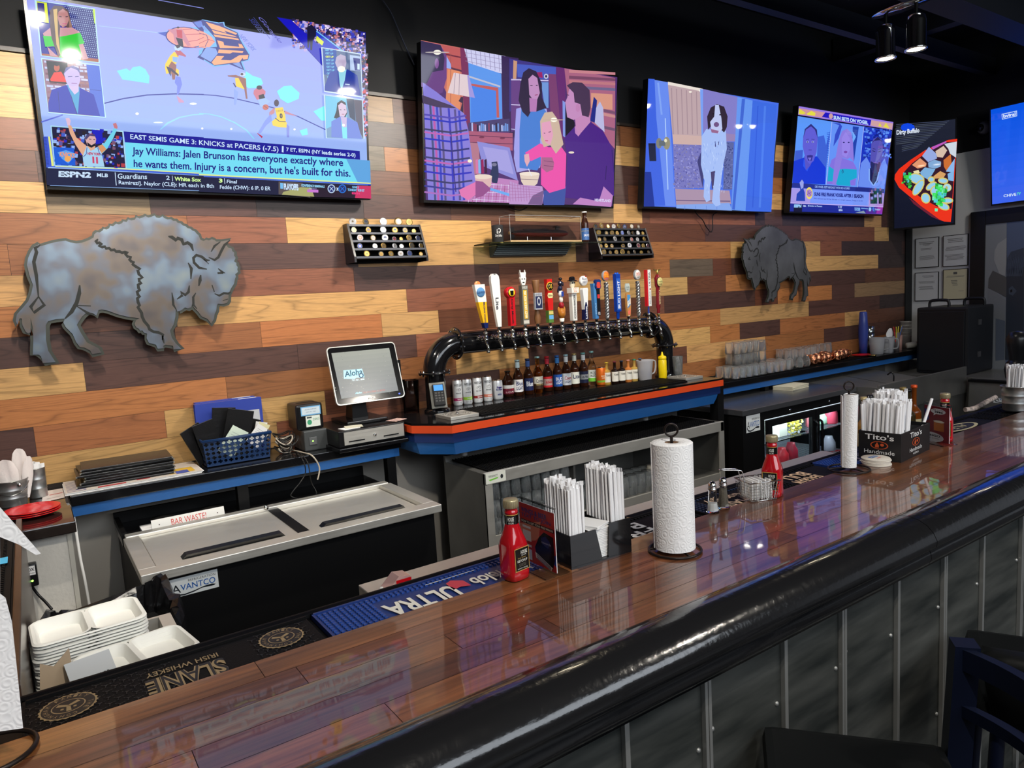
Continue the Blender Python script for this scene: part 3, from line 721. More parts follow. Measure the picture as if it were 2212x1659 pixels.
a.p([(190,450),(400,460),(480,450),(660,410),(715,545),(640,560),(680,690),(670,752),(400,718),(330,580),(220,590)],(20,205,40))
a.p([(275,140),(330,70),(430,75),(510,130),(560,340),(500,350),(410,300),(400,450),(410,700),(380,712),(300,480),(280,330)],(90,66,70)); a.p([(320,120),(370,110),(380,420),(410,690),(360,560)],(215,180,110))
a.p([(385,150),(440,110),(500,150),(525,230),(490,320),(440,345),(400,310),(375,220)],(190,130,130)); a.l([(390,205),(425,212)],10,(40,24,50)); a.l([(475,212),(505,208)],10,(40,24,50)); a.l([(435,298),(490,300)],12,(200,70,120)); a.p([(500,150),(560,340),(520,350),(515,220)],(150,110,90))
a.p([(165,728),(905,815),(985,1482),(258,1420)],(190,235,245)); a.p([(180,742),(900,828),(970,1470),(262,1408)],(150,110,130))
for i in range(17):
 for j in range(6):
  x=205+j*100+(i%2)*45+i*4; y=760+i*38+j*9; a.p([(x,y),(x+84,y+9),(x+86,y+34),(x+2,y+26)],random.choice([(190,200,240),(120,70,80),(150,100,110),(210,210,245),(170,120,120)]))
a.p([(735,810),(900,828),(970,1470),(820,1455)],(70,105,215)); a.l([(775,1125),(920,1140)],6,(40,60,160)); a.p([(230,760),(500,790),(500,1060),(270,1030)],(26,22,22)); a.p([(280,1000),(330,910),(420,900),(480,1000),(485,1035),(290,1020)],(235,50,30)); a.e(365,850,36,50,(190,90,60)); a.e(365,805,36,26,(20,20,30))
a.p([(260,1405),(260,1290),(300,1130),(480,1070),(650,1100),(830,1190),(910,1460)],(8,30,175)); a.p([(490,1065),(540,1190),(630,1440),(650,1180),(650,1090)],(60,160,210)); a.p([(500,1040),(640,1040),(640,1150),(590,1190),(520,1100)],(215,190,230))
a.p([(455,930),(500,860),(570,835),(640,880),(665,1000),(640,1070),(560,1090),(490,1050)],(205,185,235)); a.p([(450,930),(480,850),(570,825),(645,860),(660,930),(620,880),(540,850),(490,890)],(110,110,170)); a.l([(505,965),(560,960)],9,(50,50,130)); a.l([(595,965),(640,960)],9,(50,50,130)); a.l([(550,1045),(620,1050)],8,(150,90,160)); a.l([(380,1150),(400,1390)],6,(4,14,110)); a.l([(540,1190),(620,1440)],7,(4,14,110))
# inset lower left : player with raised arms
a.cr=Z3
a.p([(195,320),(290,320),(330,690),(235,712)],(60,90,210));
for i in range(24): a.l([(197+i*1.7,330+i*15),(235+i*1.5,333+i*15)],5,(20,40,140))
a.p([(255,320),(280,320),(330,690),(300,690)],(225,235,130)); a.p([(285,180),(1200,248),(1245,722),(340,690)],(170,220,245)); a.p([(300,195),(1188,262),(1230,715),(345,680)],(16,14,60))
a.dots(lambda:(lambda u,v:(310+u*870+v*40,205+u*62+v*465))(random.random(),random.random()),230,[(20,30,190),(150,180,240),(30,20,30),(180,60,70),(60,90,200),(20,20,60),(120,80,110)],20)
a.p([(800,230),(935,245),(945,400),(860,420)],(8,16,190)); a.p([(322,450),(580,465),(600,685),(345,675)],(14,90,215)); a.p([(375,520),(480,490),(620,540),(560,600),(510,660),(430,600)],(90,160,235)); a.t('KNICKS',(400,570),(590,590),(405,510),(245,150,90),.03); a.e(502,600,40,38,(240,170,90))
SKN=(225,170,140)
a.p([(505,180),(545,180),(610,330),(740,440),(720,540),(690,560),(600,420),(530,280)],SKN); a.p([(880,440),(960,410),(1060,260),(1080,215),(1125,225),(1080,330),(1000,470),(940,530)],(110,210,235)); a.p([(880,440),(940,420),(990,480),(930,530)],(215,150,100))
a.p([(475,90),(520,85),(540,120),(530,180),(500,180)],(225,190,215)); a.p([(1070,160),(1110,145),(1130,200),(1125,222),(1090,215)],(200,120,130))
a.p([(740,440),(800,480),(880,450),(930,530),(965,700),(705,695),(690,570)],(165,210,240)); a.p([(745,440),(850,440),(840,480),(790,500)],SKN)
a.p([(715,330),(760,290),(830,290),(860,350),(850,420),(800,460),(750,430)],(215,170,170)); a.p([(715,340),(745,290),(840,290),(855,320),(780,310),(735,360)],(70,60,110)); a.p([(745,390),(760,400),(800,430),(855,400),(840,440),(800,460),(755,440)],(20,14,30)); a.l([(770,352),(800,356)],7,(40,24,50)); a.l([(825,358),(848,358)],7,(40,24,50))
a.t('NEW YORK',(750,550),(915,560),(752,515),(190,50,90),.05); a.t('11',(815,655),(885,662),(810,570),(205,60,100),.08); a.l([(745,455),(735,540),(700,575)],8,(60,60,150)); a.l([(880,460),(900,530),(940,560)],8,(60,60,150))
# captions
a.p([(1205,255),(2212,330),(2212,462),(1222,392)],(12,12,150))
a.cr=Z4
a.p([(0,215),(2020,385),(2025,495),(0,345)],(12,12,150))
a.cr=Z3
a.p([(1222,392),(2212,462),(2212,800),(1245,728)],(115,220,245)); a.p([(225,700),(2212,812),(2212,775),(1245,728),(340,690)],(60,95,215)); a.p([(345,692),(1245,722),(2212,778),(2212,790),(1245,735),(345,702)],(225,240,150))
a.cr=Z4
a.p([(0,345),(2025,497),(2150,505),(2160,800),(0,690)],(115,222,246)); a.p([(1850,484),(2025,497),(2150,505),(2160,800),(2000,790)],(95,165,225)); a.p([(0,672),(2160,785),(2160,800),(0,690)],(225,240,150)); a.p([(0,690),(2160,800),(2160,815),(0,708)],(60,95,215))
a.cr=Z3; a.p([(228,715),(2212,815),(2212,1000),(240,930)],(24,30,66))
a.cr=Z4; a.p([(0,708),(2160,818),(2165,985),(0,898)],(22,26,60)); a.p([(1000,770),(1300,785),(1400,970),(1000,930)],(90,80,80)); a.p([(1280,840),(1480,850),(1450,960),(1040,935),(1060,900)],(170,170,110)); a.p([(1400,810),(2000,830),(2000,975),(1450,965)],(34,16,40)); a.p([(1990,820),(2160,828),(2165,985),(1960,975)],(205,50,100))
WH=(205,228,255)
a.cr=ZP
def P3(x,y): return (60+x*.17179,240+y*.17179)
def P4(x,y): return (430+x*.17179,260+y*.17179)
a.t('EAST SEMIS GAME 3: KNICKS at PACERS (-7.5)',P3(1290,368),P4(1000,412),P3(1288,288),WH,.015)
a.t('|',P4(1040,400),P4(1062,404),P4(1042,322),WH,.03)
a.t('7 ET, ESPN (NY leads series 2-0)',P4(1098,402),P4(1968,475),P4(1096,340),WH,.025)
NV=(14,16,130)
a.t('Jay Williams: Jalen Brunson has everyone exactly where',P3(1312,572),P4(1812,606),P3(1312,452),NV,.02)
a.t('he wants them. Injury is a concern, but he\'s built for this.',P3(1332,735),P4(1905,742),P3(1330,605),NV,.02)
a.t('ESPN2',P3(385,828),P3(795,842),P3(388,752),WH,.05); a.l([P3(385,790),P3(795,803)],.7,(24,30,66)); a.t('MLB',P3(868,826),P3(1008,832),P3(870,780),WH,.03)
a.l([P3(1098,770),P3(1113,935)],1.6,WH); a.t('Guardians',P3(1130,850),P3(1500,856),P3(1130,785),WH,.015); a.t('2',P3(1740,864),P3(1785,866),P3(1740,812),WH,.02); a.l([P3(1815,812),P3(1822,882)],1.2,WH)
a.t('White Sox',P3(1845,876),P3(2180,890),P3(1845,824),(215,255,160),.03); a.t('3',P4(250,782),P4(295,784),P4(250,732),(215,255,160),.05); a.l([P4(318,730),P4(325,800)],1.2,WH); a.t('Final',P4(348,788),P4(475,795),P4(350,745),WH,.02)
a.t('Ramirez/J. Naylor (CLE): HR each in 8th',P3(1145,935),P4(190,866),P3(1142,870),WH,.015); a.t('Fedde (CHW): 6 IP, 0 ER',P4(262,876),P4(898,896),P4(262,812),WH,.015)
a.t('PLAYOFFS',P4(1068,872),P4(1252,884),P4(1062,790),WH,.06); a.p([P4(1020,785),P4(1055,788),P4(1058,860),P4(1022,858)],(120,190,240)); a.t('CONFERENCE SEMIFINALS',P4(1285,832),P4(1578,850),P4(1285,800),(150,215,250),.04)
a.p([P4(1360,868),P4(1500,874),P4(1500,908),P4(1360,902)],(200,120,210)); a.t('PRESENTED BY',P4(1380,862),P4(1480,868),P4(1380,850),(180,190,250));
for cx,cc in ((1665,(190,215,245)),(1802,(30,120,225))):
 a.e(*P4(cx,860),8.5,9.5,cc); a.e(*P4(cx,860),6.6,7.4,(30,40,110)); a.l([P4(cx-24,835),P4(cx+24,885)],1.4,cc); a.l([P4(cx+24,835),P4(cx-24,885)],1.4,cc)
a.t('x',P4(1725,882),P4(1755,884),P4(1725,845),WH,.05); a.t('GAME 3',P4(1925,850),P4(2010,856),P4(1925,825),(130,200,245),.04); a.t('TONIGHT 9:30 ET',P4(1868,888),P4(2080,900),P4(1868,855),(130,200,245),.05); a.t('ESPN',P4(1922,928),P4(2020,934),P4(1922,902),(240,60,130),.05)
# right insets
a.cr=Z2
a.p([(1458,562),(1935,640),(1955,1168),(1495,1098)],(205,225,245)); a.p([(1472,575),(1925,652),(1945,1150),(1505,1085)],(90,110,150)); a.p([(1478,578),(1640,600),(1650,900),(1490,890)],(12,70,165))
for i in range(9): a.t('GET UP',(1505+i*3,608+i*40),(1600+i*3,612+i*40),(1505+i*3,585+i*40),(225,240,60) if i in (2,) else (110,190,230),.04)
a.p([(1800,655),(1922,675),(1930,850),(1805,840)],(180,200,235)); a.p([(1840,690),(1922,700),(1928,845),(1860,840)],(30,34,130)); a.t('1',(1890,830),(1918,832),(1890,760),WH,.05)
a.p([(1500,1080),(1500,1030),(1560,870),(1660,830),(1780,830),(1890,900),(1930,1140)],(16,50,160)); a.p([(1665,840),(1760,830),(1740,960),(1700,1085),(1680,1000)],(150,215,235)); a.p([(1640,680),(1690,648),(1750,670),(1760,750),(1740,840),(1680,850),(1645,800),(1625,750)],(185,170,200)); a.e(1700,825,46,38,(255,250,235)); a.p([(1745,1000),(1800,1005),(1797,1015),(1743,1010)],WH)  # near-white ellipse: ceiling lamp reflection painted into the screen picture
a.p([(1490,1128),(1955,1190),(1975,1659),(1515,1650)],(195,225,245)); a.p([(1505,1140),(1945,1198),(1962,1659),(1525,1645)],(110,150,190)); a.p([(1510,1145),(1760,1170),(1770,1420),(1515,1540)],(110,195,230)); a.p([(1758,1175),(1850,1185),(1870,1450),(1800,1400)],(40,50,80)); a.p([(1850,1190),(1945,1200),(1962,1659),(1880,1500)],(80,70,90))
a.p([(1650,1230),(1700,1195),(1750,1225),(1770,1350),(1740,1420),(1660,1420),(1610,1410),(1640,1320)],(30,16,30)); a.p([(1660,1260),(1700,1225),(1755,1260),(1765,1340),(1730,1400),(1680,1390)],(215,190,215)); a.l([(1680,1310),(1700,1312)],8,(40,30,60)); a.l([(1730,1310),(1748,1312)],8,(40,30,60)); a.l([(1705,1365),(1735,1365)],7,(170,60,100))
a.p([(1580,1640),(1580,1450),(1690,1390),(1760,1400),(1890,1460),(1945,1659)],(100,125,215)); a.p([(1695,1400),(1760,1400),(1770,1659),(1715,1650)],(120,225,235)); a.p([(1690,1395),(1765,1400),(1760,1520),(1720,1520)],(200,180,220)); a.e(1725,1495,18,16,(255,255,255))
fin(a,t)
# ---------- TV 2 : kitchen scene
t,n,q=TVD[1]; a=Art(n,q[0]); base(a,q,(80,46,110)); a.cr=Z5
a.p([(40,30),(460,110),(520,900),(300,560)],(200,110,100)); a.p([(240,75),(430,110),(440,330),(330,300)],(190,90,90)); a.p([(300,310),(420,330),(420,700),(280,640)],(225,140,100)); a.l([(250,160),(440,200)],14,(110,40,60)); a.l([(330,300),(440,330)],18,(90,50,70)); a.p([(420,100),(500,118),(520,900),(470,900)],(120,45,90)); a.l([(330,160),(330,640)],5,(150,80,80))
a.p([(460,112),(860,185),(862,360),(760,340),(500,250)],(205,205,240))
for i in range(9): a.l([(480+i*45,118+i*8),(495+i*44,250+i*12)],4,(120,110,160))
for i in range(3): a.l([(470,150+i*40),(860,222+i*46)],4,(150,140,180))
a.p([(500,250),(820,355),(830,790),(520,830)],(90,150,235)); a.l([(500,380),(810,480)],16,(190,190,210)); a.p([(520,450),(790,490),(800,780),(770,780),(765,520),(525,470)],(190,90,90)); a.p([(525,470),(768,520),(775,790),(525,830)],(70,130,230))
a.p([(820,180),(986,205),(986,1000),(905,950),(835,780)],(50,30,80)); a.p([(905,400),(986,410),(986,900),(915,920)],(90,50,120)); a.l([(910,655),(986,665)],9,(190,190,230)); a.l([(915,890),(986,900)],8,(190,190,230))
for i in range(5): a.p([(925+i*12,520+i*8),(933+i*12,520+i*8),(936+i*12,640),(928+i*12,640)],random.choice([(60,60,190),(200,200,240),(120,60,130)]))
a.p([(500,830),(900,790),(905,920),(500,910)],(70,60,110))
for i in range(20): a.p([(530+i*18,830+(i*7)%30),(544+i*18,828+(i*7)%30),(546+i*18,912),(532+i*18,912)],random.choice([(60,60,100),(180,190,240),(140,60,90),(110,150,220),(40,30,60)]))
a.p([(500,910),(930,930),(930,1100),(500,1060)],(170,90,120)); a.l([(500,950),(930,975)],6,(90,40,80)); a.l([(500,1020),(930,1035)],6,(80,40,80)); a.e(630,970,26,10,(120,50,80)); a.e(830,980,26,10,(120,50,80))
a.p([(360,345),(505,370),(565,590),(300,540)],(225,205,210)); a.l([(375,350),(360,550)],4,(130,110,140)); a.l([(415,355),(410,565)],4,(130,110,140)); a.p([(490,370),(505,370),(565,590),(510,580)],(160,150,220)); a.p([(430,580),(450,580),(455,760),(420,720),(440,640),(405,620)],(60,40,70))
a.p([(500,1020),(600,1030),(620,1330),(540,1330)],(180,120,140)); a.p([(585,1010),(900,1070),(980,1390),(640,1250)],(140,140,215)); a.p([(640,1060),(880,1100),(940,1330),(700,1250)],(165,160,225))
a.p([(540,1330),(986,1390),(986,1610),(420,1590)],(190,130,190))
for i in range(14): a.l([(540+i*35,1400+i*3),(500+i*38,1600)],4,(150,60,110) if i%2 else (220,210,240))
for i in range(5): a.l([(540,1420+i*38),(986,1440+i*38)],4,(160,80,130) if i%2 else (225,220,245))
a.p([(700,1455),(986,1540),(986,1570),(700,1480)],(110,170,240))
for x,c in ((570,(215,120,170)),(595,(130,180,235)),(625,(150,30,90)),(655,(60,20,60))): a.p([(x,1190),(x+22,1180),(x+28,1320),(x+4,1320)],c)
a.p([(725,1210),(780,1205),(790,1260),(795,1340),(780,1415),(730,1410),(712,1330),(730,1260)],(40,50,90)); a.e(752,1235,24,16,(120,120,150))
a.p([(545,1345),(730,1350),(720,1440),(640,1500),(570,1450)],(220,180,180)); a.e(640,1352,92,24,(235,215,200))
# man in plaid at left
a.p([(40,35),(230,75),(290,180),(290,400),(250,540),(180,560),(45,480)],(105,62,130)); a.p([(40,35),(235,80),(270,200),(260,320),(150,340),(100,450),(45,440)],(50,40,80)); a.e(195,255,20,50,(130,80,150)); a.p([(290,185),(330,260),(335,310),(290,300)],(150,170,240)); a.e(200,148,38,24,(255,252,235)); a.e(200,148,120,7,(190,180,180))  # last two ellipses: spotlight reflection and its streak painted over his head
a.p([(60,440),(190,530),(380,680),(460,740),(500,900),(550,1250),(580,1480),(440,1590),(110,1575)],(135,125,215))
for i,(x,c) in enumerate([(150,(70,80,130)),(180,(190,90,170)),(215,(60,70,190)),(250,(90,80,130)),(330,(60,60,190)),(390,(90,80,140)),(430,(60,70,190))]): a.l([(x-20,640+i*12),(x+10,1100),(x+30,1580)],20,c)
for i,(y,c) in enumerate([(750,(80,70,180)),(790,(40,50,190)),(890,(60,60,100)),(920,(190,100,180)),(980,(40,50,190)),(1070,(50,50,120)),(1160,(60,60,110)),(1195,(190,100,180)),(1230,(50,60,190)),(1300,(50,50,190)),(1380,(60,60,110)),(1440,(60,60,150)),(1500,(170,110,190))]): a.l([(75,y),(340,y+35),(480+i*6,y+10)],17,c)
a.l([(330,900),(360,1300),(380,1500)],10,(60,50,130)); a.p([(50,560),(330,660),(390,690),(200,680),(60,640)],(70,56,90)); a.p([(410,1480),(575,1400),(580,1520),(500,1580),(430,1540)],(225,120,180)); a.p([(570,1390),(640,1400),(720,1470),(640,1540),(570,1560)],(150,80,140)); a.e(515,1200,22,16,(255,240,210))
a.cr=Z6
a.p([(0,30),(500,120),(500,500),(0,600)],(60,50,130)); a.p([(80,90),(500,125),(500,260),(90,230)],(70,90,190)); a.p([(420,195),(500,200),(560,880),(440,600)],(120,60,110)); a.p([(20,250),(420,260),(420,275),(20,268)],(200,190,230)); a.p([(20,265),(120,265),(120,790),(20,780)],(100,60,130)); a.l([(20,525),(120,530)],10,(210,200,240)); a.p([(340,285),(420,285),(420,560),(380,560)],(110,150,215))
a.p([(45,50),(85,60),(75,250),(40,250)],(200,150,120)); a.p([(290,180),(350,175),(360,240),(300,230)],(150,30,100)); a.e(395,222,24,28,(200,200,220)); a.e(395,222,12,14,(40,30,70))
a.p([(500,125),(600,140),(600,900),(560,880)],(100,40,110)); a.p([(590,135),(1135,240),(1130,1000),(870,700),(640,600)],(170,100,130))
for i,(y0,c) in enumerate([(180,(200,130,140)),(245,(120,70,100)),(290,(190,120,130)),(350,(110,100,140)),(600,(120,80,110)),(640,(200,140,140)),(780,(110,80,110))]): a.p([(640 if y0<400 else 1010,y0-30),(1135,y0),(1135,y0+28),(640 if y0<400 else 1010,y0+4)],c)
a.p([(875,400),(1105,415),(1105,580),(875,560)],(215,150,130)); a.p([(905,440),(940,480),(920,720),(865,700)],(30,40,130)); a.p([(970,490),(1005,560),(1020,820),(915,720),(930,560)],(185,185,225)); a.p([(600,500),(700,720),(700,860),(600,880)],(14,8,30)); a.p([(570,480),(600,500),(600,880),(575,860)],(130,150,225))
# woman
a.p([(75,570),(140,550),(400,570),(420,700),(330,1200),(80,1250),(50,1100)],(165,165,230)); a.p([(130,560),(370,560),(400,610),(330,900),(340,1160),(300,1230),(105,1200),(110,800)],(70,125,210)); a.p([(75,570),(125,560),(110,800),(110,1200),(80,1230),(50,1000)],(160,160,235))
a.p([(120,300),(150,180),(210,135),(290,170),(350,300),(350,450),(400,560),(290,600),(230,600),(200,660),(140,600),(100,480)],(40,26,60)); a.p([(205,250),(250,205),(300,240),(328,400),(300,470),(260,480),(215,420)],(190,140,190)); a.p([(215,450),(300,470),(290,600),(220,600)],(180,120,180)); a.l([(225,320),(250,322)],8,(30,20,50)); a.l([(285,320),(305,318)],8,(30,20,50)); a.l([(275,425),(305,418)],9,(150,50,100))
# man in purple
a.p([(590,880),(700,760),(870,710),(1000,800),(1110,1000),(1120,1250),(1120,1500),(960,1560),(600,1520),(620,1100)],(72,30,130)); a.p([(700,760),(860,700),(740,866),(705,830)],(190,130,190)); a.p([(700,640),(860,640),(870,710),(740,860),(712,760)],(195,135,185))
a.p([(640,360),(700,340),(840,400),(850,600),(740,660),(690,690),(620,660),(600,500),(625,440)],(195,140,190)); a.p([(615,320),(680,285),(780,290),(860,370),(870,560),(850,660),(780,640),(760,520),(700,500),(690,400)],(70,50,80)); a.e(735,560,24,44,(190,130,180)); a.l([(615,420),(640,425)],8,(40,24,60)); a.l([(1040,1180),(1030,1330)],7,(40,14,90)); a.l([(1100,1010),(1120,1250)],10,(50,20,110)); a.e(665,1037,30,12,(235,220,200))  # last pale ellipse: lamp reflection on the screen, painted in
a.p([(680,1590),(760,1520),(960,1560),(1010,1400),(1110,1500),(1090,1620)],(190,130,195))
# girl
a.p([(350,1450),(610,1400),(590,1600),(370,1600)],(60,80,160)); a.p([(170,1040),(330,940),(420,980),(560,980),(610,1050),(600,1420),(430,1470),(340,1380),(340,1080),(230,1130)],(235,80,170)); a.p([(330,700),(380,610),(460,600),(530,700),(580,950),(540,1000),(500,1050),(440,960),(370,980),(340,900)],(205,180,160)); a.p([(345,720),(440,700),(470,850),(440,960),(390,930),(350,850)],(225,160,190)); a.l([(370,830),(385,832)],7,(90,50,90)); a.l([(420,820),(445,815)],7,(90,50,90)); a.l([(385,912),(415,912)],8,(200,60,110)); a.p([(160,1060),(210,1050),(220,1130),(190,1190),(165,1130)],(225,170,180)); a.p([(345,1090),(460,1090),(480,1150),(470,1220),(400,1250),(345,1200)],(170,100,140))
for y in (1125,1175): a.l([(370,y),(475,y+15)],5,(110,50,100))
a.e(478,688,36,24,(255,255,235)); a.e(478,688,120,6,(200,170,160))  # spotlight mirrored in the screen, painted as a pale ellipse with streak
a.p([(110,1260),(325,1270),(300,1370),(250,1410),(170,1410),(130,1350)],(225,205,190)); a.e(217,1265,108,22,(240,225,210)); a.l([(125,1322),(312,1330)],5,(90,60,90)); a.l([(205,1210),(240,1290)],7,(230,230,245))
a.p([(0,1340),(100,1380),(355,1400),(370,1500),(350,1600),(0,1590)],(190,150,205)); a.p([(250,1500),(370,1440),(350,1600),(200,1590)],(120,90,140))
for i in range(8): a.l([(0+i*30,1345+i*8),(10+i*30,1560)],3,(160,80,140))
for i in range(5): a.l([(0,1380+i*36),(330,1420+i*22)],3,(160,90,150))
a.t('HEARTLAND',(915,1560),(1088,1570),(915,1530),(215,205,240),.05)
fin(a,t)
# ---------- TV 3 : dog in doorway
t,n,q=TVD[2]; a=Art(n,q[0]); base(a,q,(70,110,230)); a.cr=ZD
a.p([(105,78),(215,98),(250,700),(260,795),(150,790),(130,500)],(105,140,240)); a.p([(105,78),(140,80),(150,300),(200,790),(80,790)],(62,100,225)); a.p([(85,600),(120,600),(140,795),(80,795)],(24,50,150)); a.l([(200,300),(215,700)],6,(170,200,250)); a.l([(160,100),(180,280)],10,(130,165,245))
a.p([(215,112),(395,140),(410,450),(245,450)],(190,165,170));
for i in range(6): a.l([(235+i*28,130+i*4),(245+i*27,390)],5,(165,140,150))
a.p([(240,390),(410,400),(410,450),(245,450)],(205,175,170)); a.p([(215,95),(412,135),(412,150),(215,112)],(235,225,215)); a.e(341,152,9,4,(255,250,235)); a.e(400,146,11,5,(255,250,235)); a.p([(410,135),(605,180),(600,390),(540,390),(410,380)],(130,125,200)); a.p([(395,135),(412,138),(412,450),(405,450)],(120,160,245)); a.p([(540,385),(595,390),(590,430),(535,430)],(150,130,180))
a.p([(243,445),(405,450),(405,600),(415,690),(255,695)],(120,120,190)); a.p([(530,430),(585,435),(575,700),(525,700)],(90,100,160))
a.dots(lambda:(random.uniform(248,400),random.uniform(450,690)),330,[(90,90,165),(150,150,215),(110,110,185),(130,125,170)],3.6); a.dots(lambda:(random.uniform(532,578),random.uniform(440,690)),90,[(60,70,130),(110,120,180)],3.6)
a.p([(255,695),(560,705),(570,780),(262,790)],(170,145,170)); a.l([(260,760),(565,765)],6,(110,90,130)); a.p([(262,785),(560,775),(575,818),(262,805)],(130,165,235));
for x in (310,370,430,490): a.l([(x,790),(x,812)],2,(90,120,210))
a.p([(605,180),(690,200),(655,820),(570,815)],(100,150,240)); a.p([(630,190),(648,192),(590,812),(575,810)],(60,100,210)); a.p([(690,200),(826,225),(795,825),(650,820)],(58,105,225)); a.l([(760,230),(730,800)],12,(75,125,235)); a.l([(720,230),(690,800)],6,(46,90,215))
a.p([(105,440),(145,440),(150,540),(112,540)],(24,30,60)); a.e(165,440,17,30,(130,130,120)); a.e(208,440,20,36,(150,145,120)); a.p([(165,425),(200,425),(200,455),(165,455)],(100,110,120)); a.e(202,425,8,10,(235,230,200))
# dog
a.p([(405,480),(380,540),(400,640),(410,690),(430,480)],(60,60,120)); a.p([(430,360),(540,370),(545,470),(525,560),(515,640),(505,740),(510,785),(485,795),(462,770),(470,690),(468,600),(450,690),(452,760),(430,770),(415,740),(420,650),(400,560),(405,400)],(165,190,245))
a.p([(455,600),(480,595),(470,690),(462,700)],(70,60,110)); a.p([(440,365),(435,290),(455,240),(490,220),(530,235),(550,290),(545,350),(530,380),(500,350),(460,340)],(44,30,50)); a.p([(480,225),(500,225),(515,300),(520,360),(500,385),(460,375),(452,320),(475,290)],(190,200,240)); a.e(487,335,15,14,(110,80,130)); a.p([(455,360),(500,370),(495,385),(460,380)],(150,100,140)); a.e(470,275,5,4,(20,10,20)); a.e(508,280,5,4,(20,10,20)); a.l([(480,430),(482,460)],5,(60,60,120)); a.l([(500,430),(497,450)],4,(60,60,120))
for i in range(60):
 x=random.uniform(412,530);y=random.uniform(400,720); a.l([(x,y),(x+random.uniform(-4,4),y+14)],2,random.choice([(200,220,255),(130,160,235)]))
fin(a,t)
# ---------- TV 4 : talk panel
t,n,q=TVD[3]; a=Art(n,q[0]); base(a,q,(70,100,225)); a.cr=Z7
a.p([(170,62),(1525,290),(1510,410),(160,185)],(150,120,225)); a.p([(170,90),(540,150),(540,230),(165,180)],(205,150,160)); a.p([(175,95),(270,160),(230,180),(165,175)],(225,215,70)); a.p([(280,170),(350,130),(410,160),(400,200),(290,185)],(230,220,70)); a.p([(550,152),(1210,260),(1190,340),(500,215)],(30,20,190)); a.p([(1210,262),(1520,310),(1505,400),(1200,340)],(205,160,165)); a.p([(1310,350),(1330,300),(1360,355)],(225,215,70)); a.p([(1380,360),(1420,300),(1470,380)],(225,215,70)); a.p([(160,185),(1510,402),(1508,418),(158,205)],(10,8,40))
a.e(630,205,30,38,(205,160,160)); a.t('SUN SETS ON VOGEL',(668,248),(1165,328),(668,195),(190,220,255),.05)
a.p([(155,205),(645,285),(555,1190),(75,1170)],(90,150,245)); a.p([(440,500),(530,480),(560,620),(620,400),(600,560),(560,960),(430,820)],(60,95,205))
for i in range(20): a.l([(570,450+i*25),(618,440+i*25)],8,(40,70,190))
a.p([(120,700),(230,690),(220,830),(105,850)],(60,90,200)); a.p([(100,850),(240,800),(430,780),(560,950),(550,1185),(78,1165)],(16,50,205)); a.p([(240,820),(320,930),(290,1000),(230,920)],(40,80,230)); a.p([(245,780),(400,780),(330,920),(270,980)],(85,80,190))
a.p([(232,500),(260,400),(340,320),(420,390),(440,520),(425,720),(380,850),(320,890),(265,820),(225,640)],(95,90,205)); a.p([(235,520),(255,390),(345,315),(430,400),(440,520),(400,400),(345,350),(270,400)],(44,40,110))
for x in (295,370): a.e(x,575,17,13,(170,180,240)); a.e(x,575,8,10,(20,20,60))
a.p([(285,770),(340,760),(375,770),(350,850),(300,840)],(50,40,130)); a.p([(300,800),(350,800),(330,850)],(120,110,210)); a.l([(310,690),(355,690)],10,(60,50,150)); a.l([(275,540),(315,535)],6,(40,40,110)); a.l([(350,535),(395,540)],6,(40,40,110))
a.p([(650,290),(1100,355),(1010,1225),(560,1190)],(100,145,240)); a.p([(945,350),(1030,360),(960,860),(930,600)],(30,60,160)); a.p([(650,300),(760,310),(690,470),(665,640),(740,520),(790,350)],(50,70,190)); a.p([(940,420),(990,500),(940,600)],(110,170,245))
a.p([(600,960),(640,830),(720,780),(950,860),(1000,960),(980,1200),(570,1180)],(130,110,215)); a.p([(600,920),(680,975),(830,960),(1000,970),(1000,1090),(905,1130),(910,1210),(730,1195),(650,1140),(580,1140)],(22,165,200)); a.p([(740,560),(790,420),(860,385),(920,440),(945,560),(960,860),(900,800),(870,820),(790,800),(760,960),(700,1190),(650,1185),(680,900)],(140,120,215)); a.p([(785,520),(840,430),(900,520),(905,680),(850,800),(790,760)],(150,130,225)); a.e(815,582,14,10,(40,30,90)); a.e(885,582,14,10,(40,30,90)); a.e(840,718,26,18,(120,70,160)); a.l([(785,1010),(800,970),(810,1010),(790,1025)],6,(30,30,90)); a.l([(645,285),(560,1190)],6,(190,200,245)); a.l([(1103,352),(1012,1225)],6,(190,200,245))
a.p([(1105,360),(1505,415),(1400,1250),(1015,1220)],(24,50,190)); a.dots(lambda:(random.uniform(1110,1490),random.uniform(390,800)),160,[(50,90,220),(14,30,140),(90,140,240)],16)
a.p([(1060,880),(1140,790),(1200,900),(1340,900),(1400,810),(1440,930),(1395,1250),(1020,1215)],(105,140,240)); a.p([(1190,950),(1330,950),(1300,1150),(1240,1200),(1190,1150)],(20,24,80)); a.l([(1180,960),(1180,1120),(1240,1205),(1290,1130),(1330,960)],18,(130,170,245)); a.p([(1210,600),(1240,530),(1300,500),(1370,560),(1375,700),(1350,900),(1300,1010),(1230,1010),(1190,900),(1205,700)],(84,80,180)); a.p([(1200,850),(1260,880),(1340,860),(1320,1000),(1250,1030),(1200,960)],(34,40,100)); a.p([(1215,600),(1300,500),(1375,580),(1330,550),(1240,560)],(36,34,100)); a.l([(1225,700),(1265,715)],10,(24,20,70)); a.l([(1310,720),(1345,705)],10,(24,20,70)); a.l([(1240,870),(1310,880)],12,(130,100,190)); a.l([(1230,670),(1270,680)],6,(24,20,70)); a.l([(1305,685),(1350,672)],6,(24,20,70))
